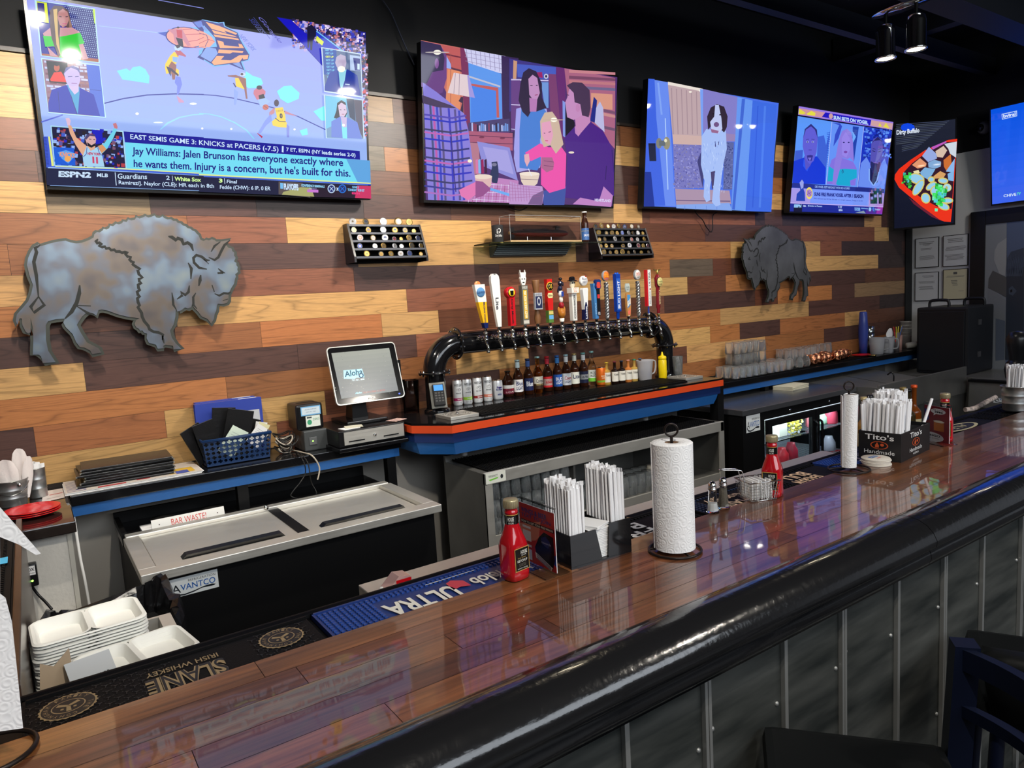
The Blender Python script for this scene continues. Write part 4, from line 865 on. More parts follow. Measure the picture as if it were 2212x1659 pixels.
a.p([(78,1160),(1400,1250),(1390,1305),(70,1230)],(30,40,130)); a.p([(70,1232),(1395,1308),(1380,1500),(50,1440)],(120,150,245)); a.p([(1180,1300),(1395,1310),(1380,1500),(1170,1490)],(170,140,215)); a.p([(65,1235),(340,1250),(330,1460),(50,1440)],(165,150,225)); a.p([(50,1440),(1380,1500),(1378,1512),(48,1455)],(190,170,235)); a.p([(48,1455),(1375,1512),(1365,1610),(40,1570)],(26,40,150)); a.p([(100,1465),(220,1470),(215,1580),(95,1575)],(8,10,50)); a.p([(1300,1510),(1375,1512),(1365,1610),(1280,1605)],(140,50,170)); a.p([(980,1590),(1100,1560),(1130,1600)],(130,150,170))
a.p([(180,1150),(215,1110),(240,1140),(235,1240),(255,1300),(260,1425),(130,1420),(140,1320),(190,1270)],(30,60,170)); a.p([(180,1160),(215,1115),(240,1150),(235,1230),(205,1250)],(150,160,225))
a.e(320,1310,48,88,(235,215,80)); a.e(320,1310,38,56,(170,130,190)); a.l([(290,1270),(350,1350)],4,(50,30,80)); a.l([(285,1330),(355,1290)],4,(50,30,80))
a.t('DID VOGEL GET FAIR SHOT WITH KD & SUNS?',(402,1232),(900,1258),(402,1200),(160,190,250),.02); a.t('SUNS FIRE FRANK VOGEL AFTER 1 SEASON',(392,1348),(1095,1382),(392,1295),(20,24,120),.05); a.t('PHX will have new HC for 3rd time in 3 straight seasons | Swept in 1st Rd',(385,1400),(1082,1436),(385,1374),(40,50,160),.01)
a.t('ESPN',(100,1515),(205,1518),(104,1468),(150,200,250),.08); a.t('NBA',(232,1505),(275,1507),(232,1480),(190,210,250),.04); a.t('|Knicks vs Pacers',(300,1508),(505,1516),(300,1478),(170,200,250),.03); a.t('7 ET',(730,1525),(790,1528),(730,1494),(190,215,250),.03); a.t('ESPN',(742,1566),(795,1568),(742,1538),(190,215,250),.05); a.t('PLAYOFFS',(970,1560),(1050,1568),(970,1510),(130,185,245),.06); a.t('SEMIFINALS',(1062,1534),(1160,1540),(1062,1518),(130,185,245),.05); a.e(1190,1540,18,30,(140,190,240)); a.e(1240,1540,14,26,(30,110,225)); a.t('TONIGHT',(1260,1556),(1340,1560),(1260,1530),(150,190,245),.05)
for x,y,h in ((1190,1240,220),(1240,1210,250),(1310,1210,250)): a.p([(x,y+70),(x+50,y+70),(x+55,y+h),(x+5,y+h)],(16,14,50)); a.e(x+28,y+45,15,22,(130,90,150)); a.p([(x+10,y+120),(x+45,y+120),(x+45,y+160),(x+10,y+160)],(140,140,220))
fin(a,t)
# ---------- portrait menu screen in the corner and the blue screen on the right wall
def quadpx(pts,Xs): return [P(x,y,X=X_) for (x,y),X_ in zip(pts,Xs)]
ql=quadpx([(1926,493),(2053,484),(2071,261),(1939,271)],[7.24,7.44,7.44,7.24])
zb=(ql[0].z+ql[1].z)/2; zt=(ql[2].z+ql[3].z)/2; yl=(ql[0].y+ql[3].y)/2; yr=(ql[1].y+ql[2].y)/2
q=[Vector((7.24,yl,zb)),Vector((7.44,yr,zb)),Vector((7.44,yr,zt)),Vector((7.24,yl,zt))]
t,n,q=scr_frame(*q,'television','portrait menu television with a red bowl of food, in the corner',thick=.06)
mount(t,tuple((q[0]+q[2])/2),n,xwall=XR)
a=Art(n,q[0]); grad(a,q,(12,16,36),(30,34,50)); a.cr=Z8
for i in range(16): a.l([(205+(i>11)*70,280+i*22),(860-i*26,235+i*22)],7,(62+(i%3)*8,70+(i%3)*8,96))
a.p([(960,458),(850,470),(740,520),(560,600),(380,720),(240,830),(190,900),(185,960),(240,1060),(360,1160),(560,1330),(700,1440),(800,1480),(880,1485),(900,1300)],(235,50,24)); a.p([(950,490),(800,500),(600,610),(400,760),(290,880),(280,990),(340,1060),(520,1190),(740,1310),(890,1325)],(52,22,40))
a.p([(640,560),(820,485),(830,500),(660,590)],(190,90,190)); a.p([(360,1180),(640,1380),(760,1470),(640,1420),(420,1260)],(110,30,50))
PS_=[([(525,670),(610,555),(700,640),(710,700),(600,745)],(150,170,225)),([(400,780),(500,695),(580,760),(570,800),(470,825)],(225,150,110)),([(600,750),(680,715),(760,740),(755,800),(690,825),(605,810)],(130,170,215)),([(690,610),(790,545),(835,600),(780,690),(710,680)],(215,190,170)),([(800,520),(955,490),(945,690),(870,640),(850,580)],(205,215,225)),([(790,720),(880,645),(890,760),(830,860),(795,800)],(205,110,50)),([(820,860),(930,700),(920,870)],(140,185,235)),([(500,870),(560,810),(690,830),(650,900),(600,960),(520,920)],(125,175,220)),([(840,890),(920,850),(915,980),(850,970)],(130,180,230)),([(665,920),(750,855),(820,890),(790,940),(680,950)],(215,160,100)),([(415,860),(480,840),(500,880),(440,900)],(230,220,170))]
for pts,c in PS_: a.p(pts,c)
for cx,cy,rx,ry,ro in ((460,950,90,58,.3),(480,1060,105,44,-1.0),(640,1040,70,34,-.6),(785,975,56,30,.1),(690,1100,55,60,.4),(570,1190,60,50,1.2),(840,1220,62,30,0),(790,1290,70,38,.4),(640,960,34,30,0)):
 a.e(cx,cy,rx+9,ry+9,(215,200,110),14,ro); a.e(cx,cy,rx-6,ry-6,(150,205,235),14,ro)
a.e(835,1060,55,52,(215,205,130)); a.e(835,1060,44,42,(165,215,235)); a.e(828,1062,16,20,(190,180,110))
a.dots(lambda:(random.gauss(745,45),random.gauss(1150,55)),46,[(60,225,90),(40,170,60),(120,240,180),(80,200,220)],22); a.dots(lambda:(random.gauss(350,22),random.gauss(960,50)),26,[(60,205,70),(90,220,230),(40,120,50)],16)
a.p([(262,330),(270,290),(310,270),(350,262),(395,275),(425,290),(438,330),(415,355),(400,345),(395,358),(330,355),(300,365),(280,350)],(14,70,225)); a.t('The',(338,348),(368,346),(338,334),(60,120,240))
a.t('Dirty Buffalo',(210,425),(492,395),(210,350),(225,235,250),.03)
fin(a,t)
ql=[P(2146,441,X=7.62),P(2140,238,X=7.56)]
zb,zt=ql[0].z,ql[1].z; yl=(ql[0].y+ql[1].y)/2
q=[Vector((7.62,yl,zb)),Vector((7.62,yl-1.45,zb)),Vector((7.545,yl-1.45,zt)),Vector((7.545,yl,zt))]
t,n,q=scr_frame(*q,'television','bright blue television above the black door on the right wall',thick=.05)
mount(t,tuple((q[0]+q[2])/2),n,xwall=XR)
a=Art(n,q[0]); grad(a,q,(62,100,235),(0,82,225)); a.cr=Z8
a.p([(1508,150),(1698,108),(1700,178),(1512,220)],(190,215,250)); a.p([(1516,158),(1690,120),(1692,171),(1520,210)],(4,84,226)); a.t('bviral',(1530,200),(1683,168),(1527,158),(215,230,255),.04)
a.t('CHIVE',(1532,1180),(1690,1160),(1532,1145),(215,235,250),.02); a.t('TV',(1692,1160),(1740,1152),(1698,1122),(90,235,180),.03)
fin(a,t)
# security camera beside the blue screen
c=P(2125,275,X=7.68)
t=thing('security_camera','small round grey security camera beside the blue television','camera',tuple(c))
m=MB(); M=Matrix.Translation(c)@Matrix.Rotation(-PI/2,4,'Y')
CG=mat('camera_grey',(0.16,0.16,0.17),.35)
m.lathe([(0,-.035),(.06,-.035),(.062,-.01),(.05,.02),(.03,.04),(0,.045)],0,0,0,CG,20,M=M); m.build('dome',t)
m=MB(); M2=Matrix.Translation(c+Vector((-.03,.012,-.004)))@Matrix.Rotation(-PI/2,4,'Y')@Matrix.Rotation(-.2,4,'X')
m.lathe([(0,.03),(.022,.03),(.032,.024),(.034,0)],0,0,0,BLACKG,18,M=M2); m.build('lens',t)
# cables hanging under televisions
def cable(name,pts,r,mt,label,cat='cable',px=None,group=None):
 m=MB(); m.tube(pts,r,mt,6); o=m.build(name); return tag(o,label,cat,group)
def smooth(pts,n=4):
 pts=[Vector(p) for p in pts]; out=[]
 for i in range(len(pts)-1):
  p0=pts[max(i-1,0)];p1=pts[i];p2=pts[i+1];p3=pts[min(i+2,len(pts)-1)]
  for k in range(n):
   t_=k/n; out.append(.5*((2*p1)+(p2-p0)*t_+(2*p0-5*p1+4*p2-p3)*t_*t_+(3*p1-p0-3*p2+p3)*t_**3))
 out.append(pts[-1]); return out
cable('power_cable',smooth([P(1320+x*.21097,250+y*.21097,Y=-.03) for x,y in [(850,960),(880,1010),(940,1070),(970,1130),(1020,1190),(1040,1150),(1040,1030),(1080,990)]]),.004,BLACKP,'black cable looping below the dog television')
cable('power_cable',smooth([P(x,y,Y=-.03) for x,y in [(1100,447),(1110,452),(1125,454),(1138,448)]]),.004,BLACKP,'short black cable below the kitchen scene television')
cable('power_cable',smooth([P(x,y,Y=-.005) for x,y in [(826,0),(845,28),(862,68),(878,105),(895,140)]]),.004,mat('cable_blue',(0.01,0.016,0.04),.5),'dark cable hanging on the black wall above the second television')
# framed notices on the right wall
NP=mat('notice_paper',(1,1,1),.6,attr=True)
def notice(pts,label,paper=(205,207,212),lines=()):
 ps=[P(x,y,X=XR-.01) for x,y in pts]
 y0=(ps[0].y+ps[3].y)/2; y1=(ps[1].y+ps[2].y)/2; zt=(ps[0].z+ps[1].z)/2; zb=(ps[2].z+ps[3].z)/2
 t=thing('framed_notice',label,'notice',(XR-.01,(y0+y1)/2,zb))
 m=MB(); m.box(XR-.012,XR-.001,y0,y1,zb,zt,BLACKP); m.build('frame',t)
 f=quadmap((XR-.012,y0-.006,zb+.006),(XR-.012,y1+.006,zb+.006),(XR-.012,y1+.006,zt-.006),(XR-.012,y0-.006,zt-.006))
 m=MB(); m.rect(f,NP,lin(paper),0,1,0,1,h=.0008)
 for (u0,u1,v,hh,g) in lines: m.rect(f,NP,lin((g,g,g)),u0,u1,v,v+hh,h=.0012)
 m.build('sheet',t)
 return t
def L_(n,v0,dv,u0=.12,u1=.88,g=104): return [(u0+random.uniform(0,.1),u1-random.uniform(0,.12),v0-i*dv,dv*.35,g) for i in range(n)]
notice([(1978,515),(2028,512),(2028,578),(1977,578)],'framed typed notice, upper left of the four on the white wall',lines=L_(2,.86,.05)+L_(3,.8,.03,.3,.7)+L_(2,.64,.04,.2,.8)+L_(5,.38,.03))
notice([(2037,510),(2092,504),(2091,573),(2037,577)],'framed licence with a table, upper right of the four notices',lines=L_(3,.88,.05)+L_(4,.62,.035,.05,.95,90)+L_(5,.36,.04,.05,.95))
notice([(1977,589),(2028,587),(2027,650),(1976,650)],'framed letter, lower left of the four notices',lines=L_(2,.88,.04,.3,.9)+L_(3,.68,.03)+L_(4,.5,.035))
notice([(2037,583),(2091,579),(2090,646),(2037,648)],'framed cream certificate, lower right of the four notices',paper=(205,198,168),lines=[(.42,.58,.84,.08,90)]+L_(2,.78,.03,.1,.9)+L_(4,.62,.05,.3,.7)+L_(1,.26,.03,.6,.9))
# ============================================================ BUFFALO CUT-OUTS
BO=[(350,600),(430,575),(500,560),(560,553),(600,568),(650,576),(700,570),(760,548),(800,525),(805,497),(828,478),(850,483),(875,466),(885,452),(908,458),(932,446),(940,424),(965,430),(990,408),(1015,414),(1040,405),(1052,388),(1080,394),(1095,372),(1120,380),(1150,375),(1165,352),(1190,364),(1215,356),(1240,343),(1265,356),(1290,350),(1318,338),(1335,356),(1360,360),(1385,345),(1400,360),(1430,372),(1455,368),(1478,384),(1500,383),(1515,400),(1540,405),(1560,424),(1580,428),(1600,446),(1622,450),(1640,466),(1662,474),(1678,494),(1692,505),(1710,545),(1735,556),(1760,545),(1785,552),(1805,540),(1830,548),(1845,560),(1880,560),(1965,547),(1930,580),(1905,590),(1926,586),(1946,612),(1975,620),(1981,642),(1998,655),(1996,679),(2010,700),(1996,729),(2016,742),(2016,762),(2028,778),(2024,799),(2030,820),(2006,839),(2012,860),(2004,879),(1996,919),(1971,959),(1950,1004),(1948,1060),(1936,1084),(1896,1094),(1860,1090),(1850,1105),(1845,1150),(1830,1180),(1825,1220),(1800,1262),(1770,1220),(1720,1200),(1690,1160),(1650,1120),(1642,1085),(1630,1120),(1600,1132),(1578,1122),(1545,1148),(1512,1158),(1500,1120),(1496,1200),(1480,1270),(1450,1320),(1465,1380),(1500,1430),(1548,1475),(1480,1480),(1475,1450),(1412,1440),(1392,1450),(1396,1470),(1345,1475),(1330,1440),(1270,1425),(1250,1385),(1255,1345),(1230,1340),(1215,1318),(1195,1322),(1180,1300),(1162,1295),(1148,1265),(1160,1232),(1190,1215),(1150,1210),(1080,1200),(1000,1180),(920,1150),(870,1140),(840,1145),(822,1192),(790,1170),(742,1162),(700,1200),(655,1270),(690,1340),(740,1420),(800,1450),(840,1470),(865,1508),(785,1522),(770,1490),(720,1465),(680,1460),(650,1420),(620,1350),(560,1290),(540,1250),(555,1217),(480,1222),(410,1240),(390,1275),(392,1400),(410,1490),(475,1590),(365,1597),(350,1540),(330,1525),(280,1525),(285,1400),(280,1300),(262,1215),(262,1335),(240,1343),(218,1330),(190,1272),(186,1216),(166,1218),(150,1272),(134,1240),(143,1182),(190,1130),(240,1070),(268,1000),(282,930),(250,850),(230,760),(240,700),(262,650),(290,605),(330,584)]
GR=[ # engraved slots: (points, width)
 ([(835,538),(818,560),(828,575),(848,570),(866,578),(846,600),(870,608),(895,604),(905,620),(930,616),(948,634),(975,630),(990,646),(1020,645),(1040,656),(1070,650),(1086,650),(1072,670),(1090,690),(1115,692),(1105,715),(1125,735),(1140,735),(1132,755),(1160,775),(1195,795),(1175,805),(1185,840),(1215,868),(1185,880),(1190,905),(1205,912),(1178,930),(1182,960),(1192,972),(1170,990),(1178,1018),(1192,1026),(1172,1045),(1178,1080),(1190,1105),(1176,1120),(1195,1150),(1208,1170),(1212,1200),(1230,1240),(1265,1280),(1275,1310),(1310,1330),(1350,1335),(1390,1355),(1385,1400)],11),
 ([(1435,516),(1465,522),(1500,548),(1515,532),(1550,545),(1565,582),(1600,570),(1630,590),(1648,640)],14),([(1800,648),(1830,598),(1880,562)],9),([(1962,548),(1915,590),(1888,640),(1862,695),(1830,718),(1780,696)],10),
 ([(1765,796),(1700,785),(1655,740),(1650,700),(1675,676),(1720,690),(1760,722),(1790,720)],11),([(1740,712),(1780,752)],8),([(1860,790),(1885,812),(1920,830)],8),([(1855,830),(1905,828)],22),
 ([(1605,742),(1632,790),(1628,880)],12),([(1712,845),(1706,890),(1695,940)],13),([(1808,930),(1828,990)],12),([(1830,1005),(1870,1022),(1910,1000),(1945,1004),(1970,990)],9),([(1900,1065),(1945,1050)],9),([(1615,935),(1608,990),(1580,1016),(1540,992),(1555,1020),(1510,1052)],11),
 ([(1670,998),(1648,1035),(1650,1100),(1680,1135)],9),([(1466,995),(1475,1060),(1478,1100),(1502,1140)],9),([(1385,1360),(1392,1400),(1400,1430)],8),
 ([(680,932),(676,1000),(655,1080),(610,1160),(555,1218)],13),([(655,1105),(775,1110)],11),([(655,1112),(740,1165),(800,1186)],9),
 ([(345,590),(300,615),(312,650),(288,735),(310,850),(328,1030)],11),([(328,1030),(262,1118),(290,1166),(378,1102),(328,1030)],11)]
def buffalo(label,front,loc,mirror):
 t=thing('buffalo_cutout',label,'wall art',loc)
 def mp(x,y,yy):
  q=P(x*.25316,380+y*.25316,Y=-.08); u=q.x-.455; v=q.z-1.896
  return Vector((loc[0]+(-u if mirror else u), yy, loc[2]+v))
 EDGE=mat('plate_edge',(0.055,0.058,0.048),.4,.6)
 pts=[mp(x,y,-.082) for x,y in BO]
 m=MB(); m.prism(pts,(0,.004,0),front,None,EDGE); m.build('front_plate',t)
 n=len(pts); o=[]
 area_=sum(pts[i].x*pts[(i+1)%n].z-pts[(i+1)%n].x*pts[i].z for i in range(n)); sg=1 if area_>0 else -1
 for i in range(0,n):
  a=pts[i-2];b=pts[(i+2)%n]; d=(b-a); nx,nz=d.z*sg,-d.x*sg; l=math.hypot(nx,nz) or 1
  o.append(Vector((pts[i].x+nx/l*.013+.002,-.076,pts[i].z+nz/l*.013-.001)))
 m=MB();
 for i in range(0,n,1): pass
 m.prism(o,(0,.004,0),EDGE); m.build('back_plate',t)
 GM=mat('slot_dark',(0.008,0.009,0.007),.6)
 for k,(g,w) in enumerate(GR):
  q=[mp(x,y,-.0824) for x,y in g]; w*=.0006; L=[];R=[]
  for i in range(len(q)):
   d=(q[min(i+1,len(q)-1)]-q[max(i-1,0)]); d.y=0; d.normalize(); nn=Vector((-d.z,0,d.x)); ww=w*(.35 if i in (0,len(q)-1) else 1)
   L.append(q[i]+nn*ww); R.append(q[i]-nn*ww)
  m=MB()
  for i in range(len(q)-1): m.add([L[i],L[i+1],R[i+1],R[i]],[(0,1,2,3)],GM)
  m.build('engraved_slot',t)
 for x,y in ((450,800),(1300,700),(1750,900),(900,900)):
  m=MB(); q=mp(x,y,-.076); m.cyl(q,(q.x,-.001,q.z),.008,BLACKM,8); m.build('wall_standoff',t)
def patina():
 m=bpy.data.materials.new('patina_steel'); m.use_nodes=True; nt=m.node_tree; b=nt.nodes['Principled BSDF']
 tc=nt.nodes.new('ShaderNodeTexCoord'); n=nt.nodes.new('ShaderNodeTexNoise'); n.inputs['Scale'].default_value=7; n.inputs['Detail'].default_value=2; nt.links.new(tc.outputs['Object'],n.inputs['Vector'])
 r=nt.nodes.new('ShaderNodeValToRGB'); e=r.color_ramp.elements; e[0].position=.3; e[0].color=(*lin((84,77,76)),1); e[1].position=.75; e[1].color=(*lin((120,128,126)),1)
 for p_,c in ((.42,(98,88,80)),(.5,(90,92,100)),(.6,(100,112,126))): x=e.new(p_); x.color=(*lin(c),1)
 nt.links.new(n.outputs['Fac'],r.inputs[0]); nt.links.new(r.outputs[0],b.inputs['Base Color']); b.inputs['Metallic'].default_value=.55; b.inputs['Roughness'].default_value=.34
 return m
buffalo('large steel buffalo cut-out with bluish heat patina, facing right below the basketball television',patina(),(.455,0,1.896),False)
buffalo('plain dark grey steel buffalo cut-out facing left, on the wall above the glassware shelf',mat('dark_plate',(0.13,0.133,0.138),.42,.55,noise=.35,nscale=5),(5.32,0,1.896),True)
# ============================================================ COIN RACKS
MEDC=[(190,160,90),(150,120,60),(205,205,210),(120,95,50),(110,110,112),(176,150,110),(60,80,150),(170,60,60)]
COINM=mat('coin_metal',(1,1,1),.3,.75,attr=True)
def coinrack(x0,x1,z0,z1,label,rows,where):
 t=thing('coin_rack',label,'display rack',((x0+x1)/2,-.001,z0))
 D0,D1=.045,.13; n=5
 DK=mat('rack_wood',(0.010,0.007,0.010),.3)
 for x in (x0,x1-.012):
  zq=z0+.034+4*(z1-z0-.035)/5; m=MB(); m.prism([(x,-.002,z0),(x,-D1,z0),(x,-D1,z0+.03),(x,-D0-.015,zq),(x,-.002,zq)],(.012,0,0),DK); m.build('side_panel',t)
 m=MB(); m.box(x0+.012,x1-.012,-.012,-.002,z0,z0+.03+4*(z1-z0-.035)/5,mat('felt_black',(0.006,0.006,0.007),.9)); m.build('back_panel',t)
 h=(z1-z0-.035)/n
 for i in range(n):
  z=z0+.02+i*h; d=D1-(D1-D0)*(i/n)
  m=MB(); m.box(x0+.012,x1-.012,-d,-.012,z,z+.006,DK); m.box(x0+.012,x1-.012,-d-.002,-d+.002,z,z+.011,mat('rack_lip',(0.10,0.10,0.11),.3,.7)); m.build('ledge',t)
  for (u,s,k) in rows[i]:
   c=MEDC[k%8]; cx=x0+.012+u*(x1-x0-.024); r=s*.0175
   m=MB(); M=Matrix.Translation((cx,-d+.018,z+.007+r))@Matrix.Rotation(math.radians(78),4,'X')@Matrix.Rotation(random.uniform(-.2,.2),4,'Y')
   col=tuple(v*.55 for v in lin(c)); rim=tuple(v*.6 for v in lin(MEDC[(k*3+1)%5]))
   m.lathe([(0,.004),(r*.8,.004),(r*.82,.005),(r,.004),(r,.0),(0,0)],0,0,0,COINM,18,rim,M=M,smooth=False)
   m.lathe([(0,.0045),(r*.72,.0045)],0,0,0,COINM,16,col,M=M)
   f=lambda uu,vv,hh=0: M@Vector((r*uu,r*vv,.0048+hh))
   kk=(k+i*3+int(u*20))%4
   if kk==0:
    for a_ in range(5): m.add([f(0,0),f(.5*math.cos(a_*1.257),.5*math.sin(a_*1.257)),f(.2*math.cos(a_*1.257+.6),.2*math.sin(a_*1.257+.6))],[(0,1,2)],COINM,lin((60,50,40)))
   elif kk==1: m.add([f(-.5,-.15),f(.5,-.15),f(.4,.2),f(0,.5),f(-.4,.2)],[(0,1,2,3,4)],COINM,lin((50,56,80)))
   elif kk==2: m.add([f(-.45,.3),f(.45,.3),f(.3,-.2),f(0,-.5),f(-.3,-.2)],[(0,1,2,3,4)],COINM,lin((120,110,100)))
   else: m.add([f(.3*math.cos(a_*.785),.3*math.sin(a_*.785)) for a_ in range(8)],[tuple(range(8))],COINM,lin((90,80,60)))
   COINS.append((m,where,i,MEDC.index(c)))
 return t
COINS=[]
CN=['gold','bronze','silver','dark bronze','grey','pale gold','blue','red']
R1=[[(.16,1.05,0),(.36,.9,1),(.5,.95,0),(.64,.95,2),(.77,1,6),(.94,.75,0)],[(.09,.95,6),(.3,.9,2),(.42,1,5),(.58,.9,2),(.68,.8,2),(.83,1.05,4),(.97,.95,1)],[(.12,1.05,7),(.3,1,4),(.47,1.1,2),(.6,.75,7),(.7,.7,0),(.82,1.05,5),(.95,.95,6)],[(.06,1,1),(.26,1,3),(.47,1.1,2),(.64,1.05,0),(.79,1,1),(.92,.8,0)],[(.07,1.15,2),(.25,1.1,4),(.5,1.25,7),(.72,1.35,4),(.88,1.2,3)]]
R2=[[(.06,1.1,5),(.18,.9,1),(.3,1,5),(.42,1.1,3),(.54,.8,5),(.66,.9,1),(.8,.8,0),(.95,.8,4)],[(.04,.9,1),(.14,1,0),(.25,.9,5),(.47,.9,5),(.6,1.1,2),(.78,1,7),(.88,.9,3),(.97,.9,7)],[(.05,.9,5),(.15,1,1),(.35,1.1,2),(.5,1,1),(.68,.9,7),(.8,.9,2),(.94,1,0)],[(.07,1.1,0),(.22,.9,1),(.33,1,5),(.43,.9,3),(.53,1,6),(.66,1,2),(.75,.9,4),(.85,1,2),(.95,.85,0)],[(.05,1,4),(.16,1.2,3),(.29,1,5),(.4,1,2),(.5,1.15,0),(.62,1,6),(.76,1.1,4),(.9,1,4)]]
coinrack(1.515,1.965,1.985,2.245,'black challenge coin rack below and between the two left televisions','' and [] or R1,'left rack')
coinrack(3.29,3.795,1.975,2.24,'black challenge coin rack right of the submarine model, full of coins',R2,'right rack')
RW=['bottom','second lowest','middle','second highest','top']
for k,(m,where,i,ci) in enumerate(COINS):
 o=m.build('challenge_coin'); g='coins on the %s ledge of the %s'%(RW[i],where)
 tag(o,'round metal challenge coin standing on the %s ledge of the %s'%(RW[i],where.replace('rack','coin rack')),'coin',g)
# ============================================================ GLASS SHELF WITH SUBMARINE
def glass_shelf():
 x0,x1,z=2.35,3.24,2.075
 t=thing('wall_shelf','green edged glass wall shelf holding the submarine model case','shelf',((x0+x1)/2,0,z))
 m=MB(); m.box(x0,x1,-.21,-.015,z,z+.009,glassmat('green_glass',(0.55,0.85,0.75))); m.build('glass_pane',t)
 m=MB(); BK=mat('bracket_grey',(0.10,0.12,0.125),.4,.4); m.prism([(x0+.12,-.001,z-.065),(x0+.12,-.03,z-.065),(x0+.12,-.09,z-.002),(x0+.12,-.001,z-.002)],(x1-x0-.3,0,0),BK)
 for i in range(5): m.box(x0+.12,x1-.18,-.095+i*.012-.003,-.095+i*.012,z-.012-i*.011,z-.004-i*.011,BK)
 m.build('bracket',t)
glass_shelf()
zs=2.085
t=thing('display_case','clear acrylic display case over the submarine model','display case',(2.83,-.11,zs))
m=MB(); m.box(2.52,3.09,-.17,-.055,zs,zs+.012,mat('case_base_oak',(0.5,0.33,0.16),.5)); m.build('case_base',t)
m=MB(); a_=mat('case_acrylic',(1,1,1),0,trans=1.0,ior=1.06)
x0,x1,y0,y1,z0,z1=2.522,3.088,-.168,-.057,zs+.0125,zs+.165
m.box(x0,x1,y0,y0+.002,z0,z1,a_); m.box(x0,x0+.002,y0+.002,y1,z0,z1,a_); m.box(x1-.002,x1,y0+.002,y1,z0,z1,a_); m.box(x0,x1,y0,y1,z1,z1+.002,a_);
m.build('acrylic_cover',t)
m=MB(); ED=mat('acrylic_edge',(0.55,0.56,0.56),.3)
for (p,q) in [((x0,y0,z0),(x0,y0,z1)),((x0,y1,z0),(x0,y1,z1)),((x1,y0,z0),(x1,y0,z1)),((x0,y0,z1),(x1,y0,z1)),((x0,y1,z1),(x1,y1,z1)),((x0,y0,z1),(x0,y1,z1)),((x1,y0,z1),(x1,y1,z1))]: m.cyl(p,q,.0012,ED,4)
m.build('cover_edges',t)
t=thing('submarine_model','dark red and black submarine model inside the clear case','model',(2.82,-.11,zs+.012))
SB=mat('hull_black',(0.03,0.024,0.022),.45); SR=mat('hull_red',(0.13,0.018,0.012),.45); xs=2.56; Ls=.47; zc=zs+.062
prof=[(0,0),(.04,.010),(.12,.019),(.25,.023),(.8,.023),(.9,.020),(.96,.013),(1,0)]
V=[];F=[];n=16
m=MB(); mr=MB()
for mm_,lo,hi,mt in ((mr,PI,2*PI,SR),(m,0,PI,SB)):
 V=[];F=[]
 for (u,r) in prof:
  for k in range(9):
   a=lo+(hi-lo)*k/8; V.append((xs+u*Ls,-.112+r*math.cos(a),zc+r*math.sin(a)))
 for i in range(len(prof)-1):
  for k in range(8): F.append((i*9+k,i*9+k+1,(i+1)*9+k+1,(i+1)*9+k))
 mm_.add(V,F,mt,smooth=True)
m.build('upper_hull',t); mr.build('lower_hull',t)
m=MB(); m.box(xs+.28*Ls*2-.02,xs+.28*Ls*2+.03,-.118,-.106,zc+.018,zc+.03,SB,bev=.003); m.box(xs+.36,xs+.385,-.118,-.106,zc+.018,zc+.045,SB,bev=.003); m.box(xs+.355,xs+.392,-.13,-.094,zc+.036,zc+.04,SB); m.build('sail',t)
m=MB(); m.box(xs+.1,xs+.3,-.12,-.104,zc+.018,zc+.026,SB,bev=.003); m.build('deck_casing',t)
m=MB(); m.box(xs+.005,xs+.03,-.114,-.11,zc-.035,zc+.035,SB); m.box(xs+.005,xs+.03,-.14,-.084,zc-.002,zc+.002,SB); m.lathe([(0,.006),(.012,.004),(.012,0),(0,0)],0,0,0,mat('brass',(0.6,0.4,0.15),.3,1),8,M=Matrix.Translation((xs-.004,-.112,zc))@Matrix.Rotation(-PI/2,4,'Y')); m.build('tail_fins',t)
m=MB();
for x in (xs+.13,xs+.32): m.cyl((x,-.112,zs+.012),(x,-.112,zc-.02),.004,CHROME,8)
m.build('stand',t)
# black can sleeve with buffalo print
t=thing('can_sleeve','black foam can sleeve with white buffalo print left of the submarine case','can sleeve',(2.46,-.12,zs))
m=MB(); m.lathe([(0,0),(.034,0),(.036,.004),(.036,.105),(.032,.108),(.032,.02),(0,.02)],2.46,-.12,zs,mat('foam_black',(0.012,0.012,0.014),.8),24); m.build('sleeve',t)
def cylmap(cx,cy,cz,r,a0,a1,z0,z1):
 return lambda u,v,h=0.0: Vector((cx+(r+h)*math.cos(a0+(a1-a0)*u),cy+(r+h)*math.sin(a0+(a1-a0)*u),cz+z0+(z1-z0)*v))
f=cylmap(2.46,-.12,zs,.036,math.radians(215),math.radians(285),.02,.09)
m=MB(); WHT=mat('print_white',(0.7,0.7,0.68),.6)
m.text('Dirty Buffalo',f,WHT,v0=.15,v1=.42);
bb=[((x-120)/1910,(1600-y)/1260) for x,y in BO]; m.poly([f(.2+.6*u,.45+.5*v,.0006) for u,v in bb],WHT); m.build('printed_logo',t)
